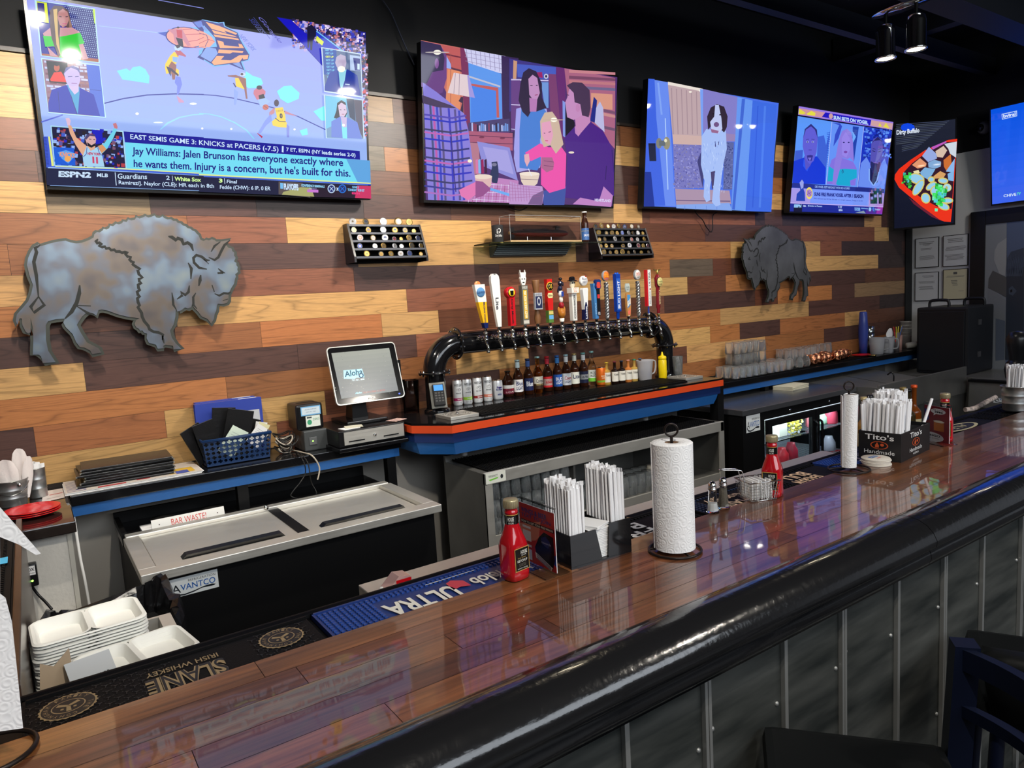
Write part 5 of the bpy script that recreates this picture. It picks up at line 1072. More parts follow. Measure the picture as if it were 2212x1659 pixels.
# ============================================================ BOTTLES AND CANS
def bottleprof(h,r,rn,sh0,sh1,base=.004):
 return [(0,0),(r*.9,0),(r,base),(r,h*sh0),(r*.96,h*(sh0+.03)),(r*.78,h*(sh0+(sh1-sh0)*.4)),(rn*1.25,h*(sh1-.04)),(rn,h*sh1),(rn,h*.955),(rn*1.12,h*.96),(rn*1.12,h*.975),(rn*.9,h)]
A0,A1=math.radians(195),math.radians(315)
AMB=glassmat('amber_glass',(0.10,0.025,0.006)); CLR=glassmat('bottle_clear',(0.9,0.93,0.9)); BEER=glassmat('bottle_beer',(0.75,0.36,0.06)); GRN=glassmat('bottle_green',(0.1,0.3,0.06))
AMBD=mat('amber_dark',(0.03,0.009,0.004),.08)
def bottle(x,y,z,h,r,gl,cap,label,cat='bottle',lab=None,txt=None,neck=None,sh=(.55,.74),liquid=None,lz=(.12,.46),group=None,name='beer_bottle',rn=None,body2=None,ang=None):
 t=thing(name,label,cat,(x,y,z),group)
 rn=rn or r*.42
 m=MB(); m.lathe(bottleprof(h,r,rn,*sh),x,y,z,gl,20); g=m.build('glass_body',t)
 if liquid:
  m=MB(); p=bottleprof(h,r-.003,rn-.002,*sh); p=[(max(a,0),b+.004 if i<3 else b) for i,(a,b) in enumerate(p) if b<h*.8]; p.append((0,p[-1][1])); m.lathe(p,x,y,z,liquid,16); m.build('liquid',t)
 m=MB(); m.lathe([(rn*1.2,h*.955),(rn*1.32,h*.96),(rn*1.2,h*1.0),(0,h*1.004)],x,y,z,mat('cap_%02x%02x%02x'%cap,lin(cap),.35,.3),16); m.build('cap',t)
 if lab:
  a0,a1=(A0-.5,A1+.5) if ang is None else ang
  f=cylmap(x,y,z,r+.0006,a0,a1,h*lz[0],h*lz[1])
  m=MB()
  bands=lab
  for (v0,v1,c) in bands: m.rect(f,PRINT,lin(c),0,1,v0,v1,h=0,nu=12)
  fm=cylmap(x,y,z,r+.0010,A0+.15,A1-.15,h*lz[0],h*lz[1])
  for (s,v0,v1,c,*uu) in (txt or []):
   u0,u1=uu if uu else (.08,.92)
   m.text(s,fm,PRINT,lin(c),u0=u0,u1=u1,v0=v0,v1=v1,bold=.02)
  m.build('paper_label',t)
 if neck:
  fn=cylmap(x,y,z,rn*1.12+.0004,A0-.5,A1+.5,h*.78,h*.94); m=MB()
  m.rect(fn,PRINT,lin(neck),0,1,0,1,h=0,nu=8); m.build('neck_label',t)
 return t
def can(x,y,z,h,r,body,label,bands=(),txt=(),group=None,disc=None):
 t=thing('drink_can',label,'can',(x,y,z),group)
 CM=mat('can_%02x%02x%02x'%body,lin(body),.3,.35)
 m=MB(); m.lathe([(0,.004),(r*.75,.003),(r*.85,0),(r*.92,.003),(r,.012),(r,h-.014),(r*.9,h-.002)],x,y,z,CM,22); m.build('can_body',t)
 m=MB(); m.lathe([(r*.9,h-.002),(r*.93,h),(r*.86,h),(r*.84,h-.004),(0,h-.004)],x,y,z,CHROME,22); m.build('can_lid',t)
 f=cylmap(x,y,z,r+.0004,A0-.3,A1+.3,.012,h-.014); m=MB()
 for (v0,v1,c) in bands: m.rect(f,PRINTG,lin(c),0,1,v0,v1,h=0,nu=12)
 if disc:
  for rr,c in disc: m.disc(lambda u,v,h=0: f(u,v,h+.0005),PRINTG,lin(c),.55,.66,rr*.9,rr*.36,h=.0003+(.5-rr)*.001,n=20)
 fm=cylmap(x,y,z,r+.0012,A0+.1,A1-.1,.012,h-.014)
 for (s,u0,u1,v0,v1,c) in txt: m.text(s,fm,PRINTG,lin(c),u0=u0,u1=u1,v0=v0,v1=v1,bold=.02)
 if bands or txt: m.build('printed_graphics',t)
 return t
def PT(px,py,r=0,z=ZT):    # px,py = front foot of the thing in the photo
 q=P(px,py,Z=z); d=Vector((q.x-CAM.x,q.y-CAM.y)).normalized(); return q.x+d.x*r, min(q.y+d.y*r,-.018-r)
W_=(226,228,230)
wc=[(990,877,(150,40,90),'left one with purple band'),(1011,874.5,(150,200,60),'second with lime green band'),(1033,871,(130,40,40),'third with dark red band'),(1054.5,868,(190,110,90),'fourth with peach band')]
for px,py,c,w in wc:
 x,y=PT(px,py,.029); can(x,y,ZT,.155,.029,W_,'tall white slim hard seltzer can, '+w,bands=[(.14,.27,c)],txt=[('WHITE CLAW',.05,.95,.82,.94,(70,74,80)),('HARD SELTZER',.2,.8,.47,.52,(70,74,80)),('BLACK CHERRY'[:9],.35,.9,.18,.235,(240,240,240)),('ALC. 5%',.2,.8,.05,.08,(120,120,124))],disc=[(.2,(70,74,80)),(.17,W_),(.12,(96,100,106)),(.06,W_)])
x,y=PT(1076,864,.033); can(x,y,ZT,.122,.033,(222,224,228),'white beer can with blue and red ribbon print next to the seltzer cans',bands=[],txt=[('Pabst',.3,.9,.62,.76,(30,50,130)),('Blue Ribbon',.2,.9,.5,.6,(30,50,130)),('BEER',.35,.75,.18,.28,(30,50,130))],disc=[(.12,(190,30,50)),(.08,(30,50,130))])
B=[(1099,860,.165,.036,AMBD,(16,14,16),'short brown growler style bottle with maroon heart label',[(0,.62,(110,28,50)),(.62,1,(230,230,226))],[('LOVE',.12,.3,(226,200,200)),('<3',.42,.62,(200,40,60))],None,(.62,.86)),
 (1121,858,.232,.031,AMBD,(170,200,205),'amber beer bottle with white label reading Blue Light and white neck wrap',[(0,1,(232,232,232))],[('Blue',.52,.86,(20,40,100)),('LIGHT',.16,.44,(20,40,100))],(200,222,228),None),
 (1143,855,.232,.031,AMBD,(30,50,90),'amber beer bottle with navy label reading Blue',[(0,1,(22,36,84))],[('Blue',.35,.75,(225,230,240))],(60,90,150),None),
 (1164,852,.24,.031,BEER,(170,215,215),'clear bottle of pale beer with cream and brown label',[(0,.42,(60,40,24)),(.42,1,(226,222,206))],[('Corona',.5,.8,(40,36,60)),('Extra',.3,.42,(200,180,120))],None,None),
 (1184.5,848,.232,.031,AMBD,(190,40,50),'amber beer bottle with red and white label and red cap',[(0,.9,(196,30,40)),(.16,.72,(228,226,220))],[('Budweiser',.34,.56,(190,30,40))],(190,40,60),None),
 (1206,846,.232,.031,AMBD,(40,90,160),'amber beer bottle with blue label reading Bud Light',[(0,1,(24,84,170))],[('BUD',.5,.78,(235,238,245)),('LIGHT',.2,.44,(235,238,245))],(50,120,190),None),
 (1225,843,.232,.031,AMBD,(150,190,205),'amber beer bottle with silver label and red script Coors',[(0,1,(206,212,218))],[('Coors',.46,.76,(170,30,40)),('LIGHT',.18,.38,(40,60,110))],(216,220,224),None),
 (1243,840,.232,.031,AMBD,(170,150,100),'amber beer bottle with cream label reading Lite',[(0,1,(226,226,216))],[('Lite',.45,.8,(24,34,84))],(220,224,214),None),
 (1262,838,.232,.031,AMBD,(120,180,180),'amber beer bottle with dark label and white oval reading Ultra',[(0,1,(16,26,60)),(.3,.72,(222,226,230))],[('ULTRA',.42,.6,(20,30,70))],(220,222,226),None),
 (1280,835,.235,.030,CLR,(150,205,205),'clear cider bottle with white and green label reading Bold Rock',[(0,.3,(110,190,60)),(.3,1,(224,230,222))],[('BOLD',.66,.86,(30,50,40)),('ROCK',.4,.6,(30,50,40))],None,None)]
for (px,py,h,r,gl,cap,lab,bands,tx,nk,sh) in B:
 x,y=PT(px,py-2,r); bottle(x,y,ZT,h,r,gl,cap,lab,lab=bands,txt=tx,neck=nk,sh=sh or (.55,.74),group=None)
x,y=PT(1299,833,.033); can(x,y,ZT,.122,.033,(226,110,30),'orange drink can standing right of the beer bottles',bands=[(.1,.24,(120,170,60))],txt=[('MANGO',.3,.85,.5,.6,(240,220,180)),('CART',.35,.8,.36,.46,(240,220,180))])
for i,(px,py,c,gl,lab) in enumerate([(1312,832,(220,190,60),(190,150,70),'yellow'),(1329,830,(110,36,50),(30,16,12),'maroon'),(1344,828,(40,60,90),(30,16,12),'navy blue'),(1358,826,(226,150,130),(196,120,60),'peach'),(1371,824.5,(60,140,110),(196,160,80),'sea green'),(1384,822,(70,90,120),(90,60,40),'slate blue')]):
 x,y=PT(px,py,.024); bottle(x,y,ZT,.155,.024,mat('syrup_%d'%i,lin(gl),.08),c,'small square shouldered syrup bottle with %s cap'%lab,lab=[(0,1,(226,222,212))],txt=[('TORANI',.6,.8,(60,50,40))],sh=(.6,.7),lz=(.12,.55),name='syrup_bottle',rn=.010)
# frosted plastic pitcher with coloured caps, mustard bottle, tumbler, black caddy
FROST=mat('frosted_plastic',(0.72,0.72,0.76),.35,trans=.55,ior=1.2)
x,y=PT(1394,824,.05); y=min(y,-.16)
t=thing('measuring_pitcher','frosted plastic pitcher with red and blue scraps in it on the tap counter','pitcher',(x,y,ZT))
m=MB(); m.lathe([(0,.003),(.04,0),(.044,.01),(.058,.14),(.06,.145),(.055,.143),(.041,.012),(0,.008)],x,y,ZT,FROST,24); m.build('pitcher_body',t)
m=MB(); m.tube(smooth([(x+.056,y-.005,ZT+.135),(x+.09,y-.01,ZT+.13),(x+.095,y-.01,ZT+.09),(x+.08,y-.01,ZT+.05),(x+.05,y-.005,ZT+.04)]),.006,FROST,8); m.build('handle',t)
m=MB()
for k in range(60):
 a=random.uniform(0,6.28); rr=random.uniform(0,.034); z=ZT+.014+random.uniform(0,.045)
 M=Matrix.Translation((x+rr*math.cos(a),y+rr*math.sin(a),z))@Matrix.Rotation(random.uniform(0,3),4,(1,1,random.uniform(0,1)))
 m.lathe([(0,.006),(.010,.005),(.011,0),(0,0)],0,0,0,PRINTG,8,lin(random.choice([(210,30,50),(40,70,190),(60,150,220),(230,230,240),(190,40,90)])),M=M)
o=m.build('bottle_caps'); tag(o,'red, blue and white bottle caps loose in the frosted pitcher','bottle caps',kind='stuff')
x,y=PT(1432,819,.025); y=min(y,-.10)
t=thing('mustard_bottle','yellow squeeze bottle with pointed nozzle at right end of tap counter','squeeze bottle',(x,y,ZT))
YM=mat('mustard_yellow',(0.80,0.58,0.004),.3)
m=MB(); m.lathe([(0,0),(.027,0),(.029,.005),(.029,.13),(.026,.137)],x,y,ZT,YM,22); m.build('bottle_body',t)
m=MB(); m.lathe([(.027,.137),(.029,.139),(.029,.155),(.024,.16),(.010,.165),(.006,.185),(.003,.19),(0,.19)],x,y,ZT,YM,20); m.build('nozzle_cap',t)
def tumbler(name,x,y,z,h,r0,r1,label=None,cat='glass',gl=None,inv=False,group=None,thick=.0022):
 t=MB(); pr=[(0,0),(r0,0),(r1,h),(r1-thick,h),(r0-thick,.008),(0,.008)]
 if inv: pr=[(a,h-b) for a,b in pr][::-1]
 t.lathe(pr,x,y,z,gl or GLASS,18); o=t.build(name,org=(x,y,z)); return tag(o,label,cat,group)
x,y=PT(1465,816,.03); tumbler('drinking_glass',x,min(y,-.1),ZT,.15,.030,.037,'clear upturned pint glass beside the mustard bottle','glass',inv=False)
x,y=3.865,-.26
m=MB(); m.box(x-.03,x+.02,y-.02,y+.10,ZT,ZT+.065,BLACKG,bev=.01); tag(m.build('napkin_box'),'small black box at the right end of the tap counter','box')
# drip trays and bar mat on the tap counter
def drip(x0,x1,y0,y1,label):
 t=thing('drip_tray',label,'drip tray',((x0+x1)/2,(y0+y1)/2,ZT))
 m=MB(); m.box(x0,x1,y0,y1,ZT,ZT+.018,STEEL,bev=.002); m.build('tray',t)
 m=MB(); cx,cy=(x0+x1)/2,(y0+y1)/2
 DH=mat('drain_slot',(0.02,0.02,0.02),.5)
 for k in range(5):
  r=.018+.014*k
  for j in range(6+4*k):
   if j%3==2: continue
   a=j*2*PI/(6+4*k); b=a+1.5*PI/(6+4*k)
   m.add([(cx+(r)*math.cos(a),cy+(r)*math.sin(a),ZT+.0184),(cx+r*math.cos(b),cy+r*math.sin(b),ZT+.0184),(cx+(r+.005)*math.cos(b),cy+(r+.005)*math.sin(b),ZT+.0184),(cx+(r+.005)*math.cos(a),cy+(r+.005)*math.sin(a),ZT+.0184)],[(0,1,2,3)],DH)
 m.lathe([(.008,0),(.008,.004),(.002,.01),(0,.01)],cx,cy,ZT+.018,CHROME,10); m.build('drain_grid',t)
drip(1.80,1.975,-.56,-.39,'square steel drip tray at the left end of the tap counter')
drip(3.66,3.83,-.52,-.35,'square steel drip tray at the right end of the tap counter')
t=thing('bar_mat','long black rubber ribbed bar mat in front of the bottles','bar mat',(2.8,-.4,ZT))
m=MB(); m.box(1.99,3.63,-.56,-.30,ZT,ZT+.008,BLACKR,bev=.003); m.build('mat_base',t)
m=MB()
for i in range(100):
 x=2.0+i*.0163; m.box(x,x+.007,-.55,-.31,ZT+.008,ZT+.012,BLACKR)
o=m.build('mat_ribs',t)
bottle(3.165,-.12,zs,.205,.0255,AMBD,(225,225,225),'sauce bottle with white cap and blue label right of the submarine case',lab=[(0,1,(60,100,160)),(.72,.8,(210,210,200))],txt=[('SAUCE',.3,.5,(225,225,225))],sh=(.62,.8),lz=(.08,.46),name='sauce_bottle',rn=.014)
# ============================================================ BEER TOWER
PIPE=mat('pipe_black',(0.006,0.006,0.007),.12,coat=.5); YPP=-.2; ZPP=1.50; RP=.066
def tower():
 t=thing('beer_tower','black pipe beer tower arching over the bottles with sixteen taps','beer tower',(2.8,YPP,ZT))
 xl,xr=1.915,3.80; rb=.15
 def el(x,s): return [(x+s*rb*(1-math.cos(a)),YPP,ZPP-rb+rb*math.sin(a)) for a in [i*PI/2/10 for i in range(11)]]
 m=MB(); m.tube([(xl,YPP,ZT+.0),(xl,YPP,ZPP-rb)],RP*.9,PIPE,24); m.build('left_riser',t)
 m=MB(); m.tube([(xr,YPP,ZT+.0),(xr,YPP,ZPP-rb)],RP*.9,PIPE,24); m.build('right_riser',t)
 m=MB(); m.tube(el(xl,1),RP,PIPE,24); m.build('left_elbow',t)
 m=MB(); m.tube(el(xr,-1),RP,PIPE,24); m.build('right_elbow',t)
 m=MB(); m.tube([(xl+rb,YPP,ZPP),(xr-rb,YPP,ZPP)],RP,PIPE,24); m.build('crossbar',t)
 for (c,ax) in (((xl,YPP,ZPP-rb-.004),'z'),((xr,YPP,ZPP-rb-.004),'z'),((xl+rb,YPP,ZPP),'x'),((xr-rb,YPP,ZPP),'x')):
  M=Matrix.Translation(c)@(Matrix.Rotation(PI/2,4,'Y') if ax=='x' else Matrix.Identity(4))
  m=MB(); m.lathe([(RP,-.004),(RP+.028,-.005),(RP+.030,0),(RP+.028,.005),(RP,.006)],0,0,0,PIPE,28,M=M); fl=m.build('flange',t)
  for k in range(8):
   a=k*PI/4+.2; mm_=MB(); q=(RP+.018)
   mm_.lathe([(0,.014),(.005,.013),(.006,.008),(.008,.006),(.008,-.006),(.006,-.008),(.005,-.016),(0,-.017)],q*math.cos(a),q*math.sin(a),0,CHROME,6,M=M,smooth=False); mm_.build('bolt',fl)
 m=MB(); m.lathe([(.075,0),(.075,.012),(.062,.02)],xl,YPP,ZT,PIPE,24); m.lathe([(.075,0),(.075,.012),(.062,.02)],xr,YPP,ZT,PIPE,24); m.build('foot_ring',t)
 return t
TOWER=tower()
TX=[2.195+i*.0945 for i in range(16)]
FCH=mat('faucet_chrome',(0.62,0.59,0.55),.1,1.0)
def faucet(x):
 y0=YPP-RP+.004; yf=y0-.075; z=ZPP+.02
 m=MB(); m.lathe([(0,.05),(.006,.05),(.0075,.04),(.013,.036),(.014,.028),(.009,.022),(.012,.015),(.012,.0),(.015,-.004),(.012,-.012),(.009,-.02),(.0,-.02)],x,yf+.005,z,FCH,14); t=m.build('beer_faucet',TOWER)
 m=MB(); m.lathe([(.019,0),(.019,.006),(.012,.008),(.012,.03),(.017,.032),(.017,.045),(.010,.048),(.010,.06)],0,0,0,FCH,14,M=Matrix.Translation((x,y0,z))@Matrix.Rotation(PI/2,4,'X')); m.build('shank',t)
 m=MB(); m.tube(smooth([(x,yf+.005,z-.015),(x,yf-.002,z-.035),(x,yf-.012,z-.048),(x,yf-.012,z-.078)]),.008,FCH,10); m.lathe([(.0078,0),(.0105,-.004),(.0105,-.012),(.009,-.014)],x,yf-.012,z-.068,FCH,12); m.build('spout',t)
 return yf+.005,z+.05
def slab_(m,x,y,z,prof,d,mt,col=None,dx=0):     # profile (halfwidth, height) in the x-z plane, thickness d
 L=[(x-w+dx*h_,y,z+h_) for w,h_ in prof]; R=[(x+w+dx*h_,y,z+h_) for w,h_ in reversed(prof)]
 pts=L+R; m.prism([(p[0],p[1]-d/2,p[2]) for p in pts],(0,d,0),mt,col)
def fz(x,y,z,d,w,z0,z1): # front face map
 return quadmap((x-w,y-d/2,z+z0),(x+w,y-d/2,z+z0),(x+w,y-d/2,z+z1),(x-w,y-d/2,z+z1))
def vtext(m,s,x,y,z,d,z0,z1,w,c,down=False):   # text running upward
 if down: f=quadmap((x-w,y-d/2,z+z1),(x-w,y-d/2,z+z0),(x+w,y-d/2,z+z0),(x+w,y-d/2,z+z1))
 else: f=quadmap((x+w,y-d/2,z+z0),(x+w,y-d/2,z+z1),(x-w,y-d/2,z+z1),(x-w,y-d/2,z+z0))
 n=Vector((0,-1,0)); m.text(s,lambda u,v,h=0:f(u,v,0)+n*.0008,PRINT,lin(c),bold=.02)
def disc3(m,x,y,z,r,d,c,rx=1.0,mt=None):
 M=Matrix.Translation((x,y,z))@Matrix.Rotation(PI/2,4,'X')
 m.lathe([(0,-d/2),(r*.92,-d/2),(r,-d/2+.003),(r,d/2-.003),(r*.92,d/2),(0,d/2)],0,0,0,mt or PRINTG,24,lin(c),M=M@Matrix.Diagonal((rx,1,1,1)))
CH=lambda a,b,c:lin((a,b,c))
HL=['yellow and white tap handle reading Belgian White with a blue round badge','plain white paddle tap handle reading Lite','red tap handle with round stout glass badge reading Dirty Mouth','grey and gold tap handle topped by a horned white mask, Hazy Like a Fox','turned wooden tap handle with a navy square badge','red tap handle with black and gold DB badge reading Vienna','tap handle stacked with small carved figures above a brown bear','white tap handle topped by a black hatted skull, reading Voodoo Ranger','navy and white tap handle with white oval badge reading Blue Light','light blue tap handle with a black panel and red figure on top','silver braided tap handle with orange oval badge, left of the two silver ones','blue block tap handle reading Bud Light','short wooden surfboard tap handle with blue and coral stripes','silver braided tap handle with white and orange oval badge, right of the two silver ones','red and white flat tap handle reading Ultra','dark red lager tap handle with cream oval badge and gold eagle on top']
def handle(i,x,y,z):
 h=MB(); b=MB(); f=MB()
 f.lathe([(0,-.004),(.009,-.004),(.010,.012),(.008,.018),(0,.018)],x,y,z,FCH,12)
 z+=.012
 if i==0:
  for w0,w1,z0,z1,c in ((.011,.015,0,.03,(26,36,90)),(.015,.028,.03,.15,(236,180,30)),(.028,.034,.15,.25,(232,232,226))):
   slab_(h,x,y,z,[(w0,z0),(w1,z1)],.03,PRINTG,CH(*c),-.12)
  disc3(b,x-.026,y-.014,z+.205,.028,.01,(90,140,190)); b.text('BLUE MOON',fz(x-.026,y-.014,z,.012,.027,.198,.212),PRINT,CH(30,50,110)); vtext(b,'BELGIAN WHITE',x-.008,y,z,.031,.03,.15,.006,(40,40,80),True); disc3(b,x-.030,y+.01,z+.25,.020,.012,(200,120,70))
 elif i==1:
  slab_(h,x,y,z,[(.012,0),(.020,.08),(.027,.20),(.030,.27),(.026,.295),(.012,.308),(-.012,.30)],.022,PRINTG,CH(232,232,230),-.05); vtext(b,'Lite',x-.009,y,z,.023,.10,.17,.011,(20,22,40),True)
 elif i==2:
  slab_(h,x,y,z,[(.019,0),(.019,.17)],.03,PRINTG,CH(190,24,34)); disc3(h,x-.004,y,z+.195,.034,.034,(190,24,34)); disc3(b,x-.004,y-.018,z+.195,.025,.004,(20,16,16)); disc3(b,x-.004,y-.0205,z+.195,.022,.002,(240,200,40)); slab_(b,x-.004,y-.023,z,[(.009,.178),(.012,.21)],.002,PRINTG,CH(16,14,14)); slab_(b,x-.004,y-.0232,z,[(.012,.206),(.012,.214)],.0024,PRINTG,CH(240,236,220)); vtext(b,'Dirty Mouth',x-.004,y,z,.031,.012,.155,.009,(20,14,16),True)
 elif i==3:
  slab_(h,x,y,z,[(.022,0),(.022,.235)],.032,PRINTG,CH(110,108,100)); b.rect(fz(x,y,z,.032,.013,.035,.205),PRINT,CH(222,180,40),0,1,0,1,h=.0008); vtext(b,'HAZY LIKE A FOX IPA',x,y-.001,z,.033,.04,.2,.008,(245,240,225)); b.text('NEW BELGIUM',fz(x,y-.001,z,.032,.018,.213,.228),PRINT,CH(235,235,230),h=.0008); b.rect(fz(x,y,z,.032,.02,.006,.026),PRINT,CH(200,196,186),0,1,0,1,h=.0008)
  slab_(h,x,y,z,[(.010,.235),(.016,.25),(.022,.275),(.018,.285),(.022,.31)],.014,PRINTG,CH(226,226,222));
  for s in (-1,1): slab_(b,x+s*.009,y-.006,z,[(.004,.268),(.004,.274)],.004,PRINTG,CH(20,20,20)); slab_(b,x+s*.017,y,z,[(.004,.30),(.001,.325)],.008,PRINTG,CH(226,226,222))
  slab_(b,x,y-.006,z,[(.007,.247),(.007,.253)],.004,PRINTG,CH(20,20,20))
 elif i==4:
  WD=mat('handle_walnut',(0.20,0.09,0.035),.4); h.lathe([(.016,0),(.021,.03),(.014,.08),(.012,.12),(.018,.20),(.024,.255),(.022,.262),(0,.262)],x,y,z,WD,18); b.box(x-.036,x+.018,y-.035,y-.018,z+.085,z+.185,PRINTG,CH(180,184,190)); b.rect(fz(x-.009,y-.035,z,.0,.024,.092,.165),PRINT,CH(26,36,76),0,1,0,1,h=.0006); b.text('NEW BELGIUM',fz(x-.009,y-.035,z,0,.022,.168,.18),PRINT,CH(30,40,80),h=.0009); b.disc(fz(x-.009,y-.035,z,0,.024,.09,.17),PRINT,CH(190,194,200),.5,.55,.28,.32,h=.001); b.disc(fz(x-.009,y-.035,z,0,.024,.09,.17),PRINT,CH(26,36,76),.5,.55,.18,.2,h=.0014)
 elif i==5:
  slab_(h,x,y,z,[(.018,0),(.018,.075)],.03,PRINTG,CH(90,130,60)); slab_(h,x,y,z,[(.018,.075),(.021,.13),(.017,.19),(.02,.265)],.03,PRINTG,CH(200,34,30)); b.rect(fz(x,y,z,.031,.017,.02,.045),PRINT,CH(100,170,220),0,1,0,1,h=.0008); b.rect(fz(x,y,z,.031,.017,.05,.07),PRINT,CH(210,190,110),0,1,0,1,h=.0008)
  disc3(b,x,y-.017,z+.22,.027,.006,(200,160,50)); disc3(b,x,y-.0205,z+.22,.023,.003,(22,18,16)); b.text('DB',fz(x,y-.022,z,0,.013,.208,.234),PRINT,CH(220,180,60)); b.add([fz(x,y-.016,z,0,.022,.15,.18)(u,v,.001) for u,v in ((0,.5),(.15,0),(.85,0),(1,.5),(.85,1),(.15,1))],[tuple(range(6))],PRINT,CH(232,220,160)); b.text('VIENNA',fz(x,y-.017,z,0,.018,.158,.172),PRINT,CH(40,30,20),h=.0012)
 elif i==6:
  def blob(mm_,dx,dz,rx,rz,c,dy=0): mm_.lathe([(0,-rz),(rx*.6,-rz*.8),(rx*.95,-rz*.3),(rx,.1*rz),(rx*.8,.65*rz),(rx*.4,.92*rz),(0,rz)],x+dx,y+dy,z+dz,PRINTG,14,CH(*c))
  h.lathe([(.014,0),(.016,.02),(0,.02)],x,y,z,PRINTG,14,CH(226,222,214)); blob(h,0,.05,.025,.035,(176,110,40)); blob(h,-.022,.07,.008,.022,(176,110,40)); blob(h,.022,.07,.008,.022,(176,110,40)); blob(h,0,.10,.018,.022,(150,30,40)); blob(h,0,.135,.013,.022,(226,222,214)); blob(h,0,.17,.017,.024,(222,222,226)); b.rect(fz(x,y-.018,z,0,.009,.155,.185),PRINT,CH(30,60,150),0,1,0,1); blob(h,-.003,.205,.016,.018,(30,34,60)); blob(h,0,.235,.016,.018,(26,30,50)); blob(h,.002,.262,.012,.010,(20,18,22)); blob(b,-.01,.24,.005,.005,(200,200,210),-.014)
  for s in (-1,1): blob(b,s*.020,.21+s*.02,.006,.014,(24,26,44))
 elif i==7:
  slab_(h,x,y,z,[(.016,0),(.020,.17)],.032,PRINTG,CH(230,230,226)); vtext(b,'VOODOO RANGER',x,y,z,.033,.01,.16,.008,(20,18,20)); b.box(x-.028,x+.028,y-.03,y+.02,z+.172,z+.205,PRINTG,CH(232,230,224)); b.text('JUICY',fz(x,y-.03,z,0,.018,.19,.202),PRINT,CH(220,130,40),h=.0009); b.text('IPA',fz(x,y-.03,z,0,.012,.176,.188),PRINT,CH(220,130,40),h=.0009)
  h.lathe([(.010,.205),(.016,.215),(.018,.235),(.012,.25)],x,y,z,PRINTG,14,CH(222,214,190)); h.lathe([(.032,.247),(.032,.251),(.02,.252),(.019,.268),(.012,.274),(0,.275)],x,y,z,PRINTG,16,CH(16,15,18))
  for s in (-1,1): disc3(b,x+s*.007,y-.016,z+.235,.005,.004,(16,14,14))
 elif i==8:
  slab_(h,x,y,z,[(.016,0),(.012,.06),(.015,.10),(.022,.19),(.018,.2)],.03,PRINTG,CH(228,230,232)); slab_(b,x,y,z,[(.0163,0),(.0123,.06),(.0125,.08),(.004,.11)],.0306,PRINTG,CH(22,28,72)); disc3(h,x-.002,y,z+.245,.031,.022,(232,232,230),.95); b.text('Blue',fz(x-.002,y,z,.024,.018,.25,.266),PRINT,CH(24,40,100)); b.text('LIGHT',fz(x-.002,y,z,.024,.018,.23,.244),PRINT,CH(24,40,100)); disc3(b,x+.008,y-.011,z+.272,.004,.003,(200,30,40)); vtext(b,'Labatt',x,y,z,.031,.006,.085,.007,(235,235,240))
 elif i==9:
  slab_(h,x-.006,y,z,[(.013,0),(.020,.2),(.024,.225)],.03,PRINTG,CH(70,130,190)); b.box(x-.004,x+.022,y-.019,y-.013,z+.02,z+.19,PRINTG,CH(16,18,26)); slab_(b,x+.006,y-.015,z,[(.018,.19),(.024,.205),(.020,.225),(.024,.24),(.012,.25)],.02,PRINTG,CH(30,50,110)); slab_(b,x+.006,y-.027,z,[(.012,.195),(.016,.21),(.01,.232)],.004,PRINTG,CH(210,70,60)); vtext(b,'DEVILS',x-.014,y,z,.031,.03,.1,.005,(150,190,220)); b.text('FB',fz(x+.009,y-.019,z,0,.009,.024,.042),PRINT,CH(230,230,230),h=.0009); b.rect(fz(x+.009,y-.019,z,0,.01,.13,.155),PRINT,CH(200,50,50),0,1,0,1,h=.0008)
 elif i in (10,13):
  SV=mat('silver_braid',(0.5,0.5,0.5),.25,.9)
  for k in range(3):
   h.tube([(x+.009*math.cos(a_*.9+k*2.09),y+.009*math.sin(a_*.9+k*2.09),z+a_*.0085) for a_ in range(27)],.0075,SV,7)
  h.lathe([(.010,-.01),(.014,.0),(.010,.01)],x,y,z,SV,12); vtext(b,'SCUTTLEBUTT' if i==10 else 'SMITHWICK',x,y-.006,z,.022,.03,.2,.006,(60,60,64))
  b.lathe([(.012,.222),(.016,.228),(.0,.23)],x,y,z,SV,12)
  disc3(h,x-.004,y,z+.27,.034,.02,(150,155,160),.8); disc3(b,x-.004,y-.010,z+.27,.030,.004,(230,110,40) if i==10 else (226,222,216),.8)
  b.text('XXL' if i==10 else 'SMITH',fz(x-.004,y-.012,z,0,.018,.262,.284),PRINT,CH(240,200,50) if i==10 else CH(210,70,40),h=.0009)
  b.text('ALE' if i==10 else 'MALT',fz(x-.004,y-.012,z,0,.012,.247,.257),PRINT,CH(60,120,190) if i==10 else CH(60,60,80),h=.0009)
 elif i==11:
  BB=(14,60,160)
  h.lathe([(.010,-.012),(.012,.03),(.018,.04)],x,y,z,PRINTG,14,CH(*BB)); slab_(h,x,y,z,[(.018,.035),(.019,.28)],.03,PRINTG,CH(*BB));
  for s in (-1,1): h.lathe([(.007,.27),(.007,.288),(0,.29)],x+s*.010,y,z,PRINTG,10,CH(20,80,190))
  vtext(b,'BUD LIGHT',x,y,z,.031,.055,.235,.010,(235,240,248)); b.box(x-.0165,x+.0165,y-.0152,y-.0149,z+.045,z+.25,PRINT,CH(30,90,190))
 elif i==12:
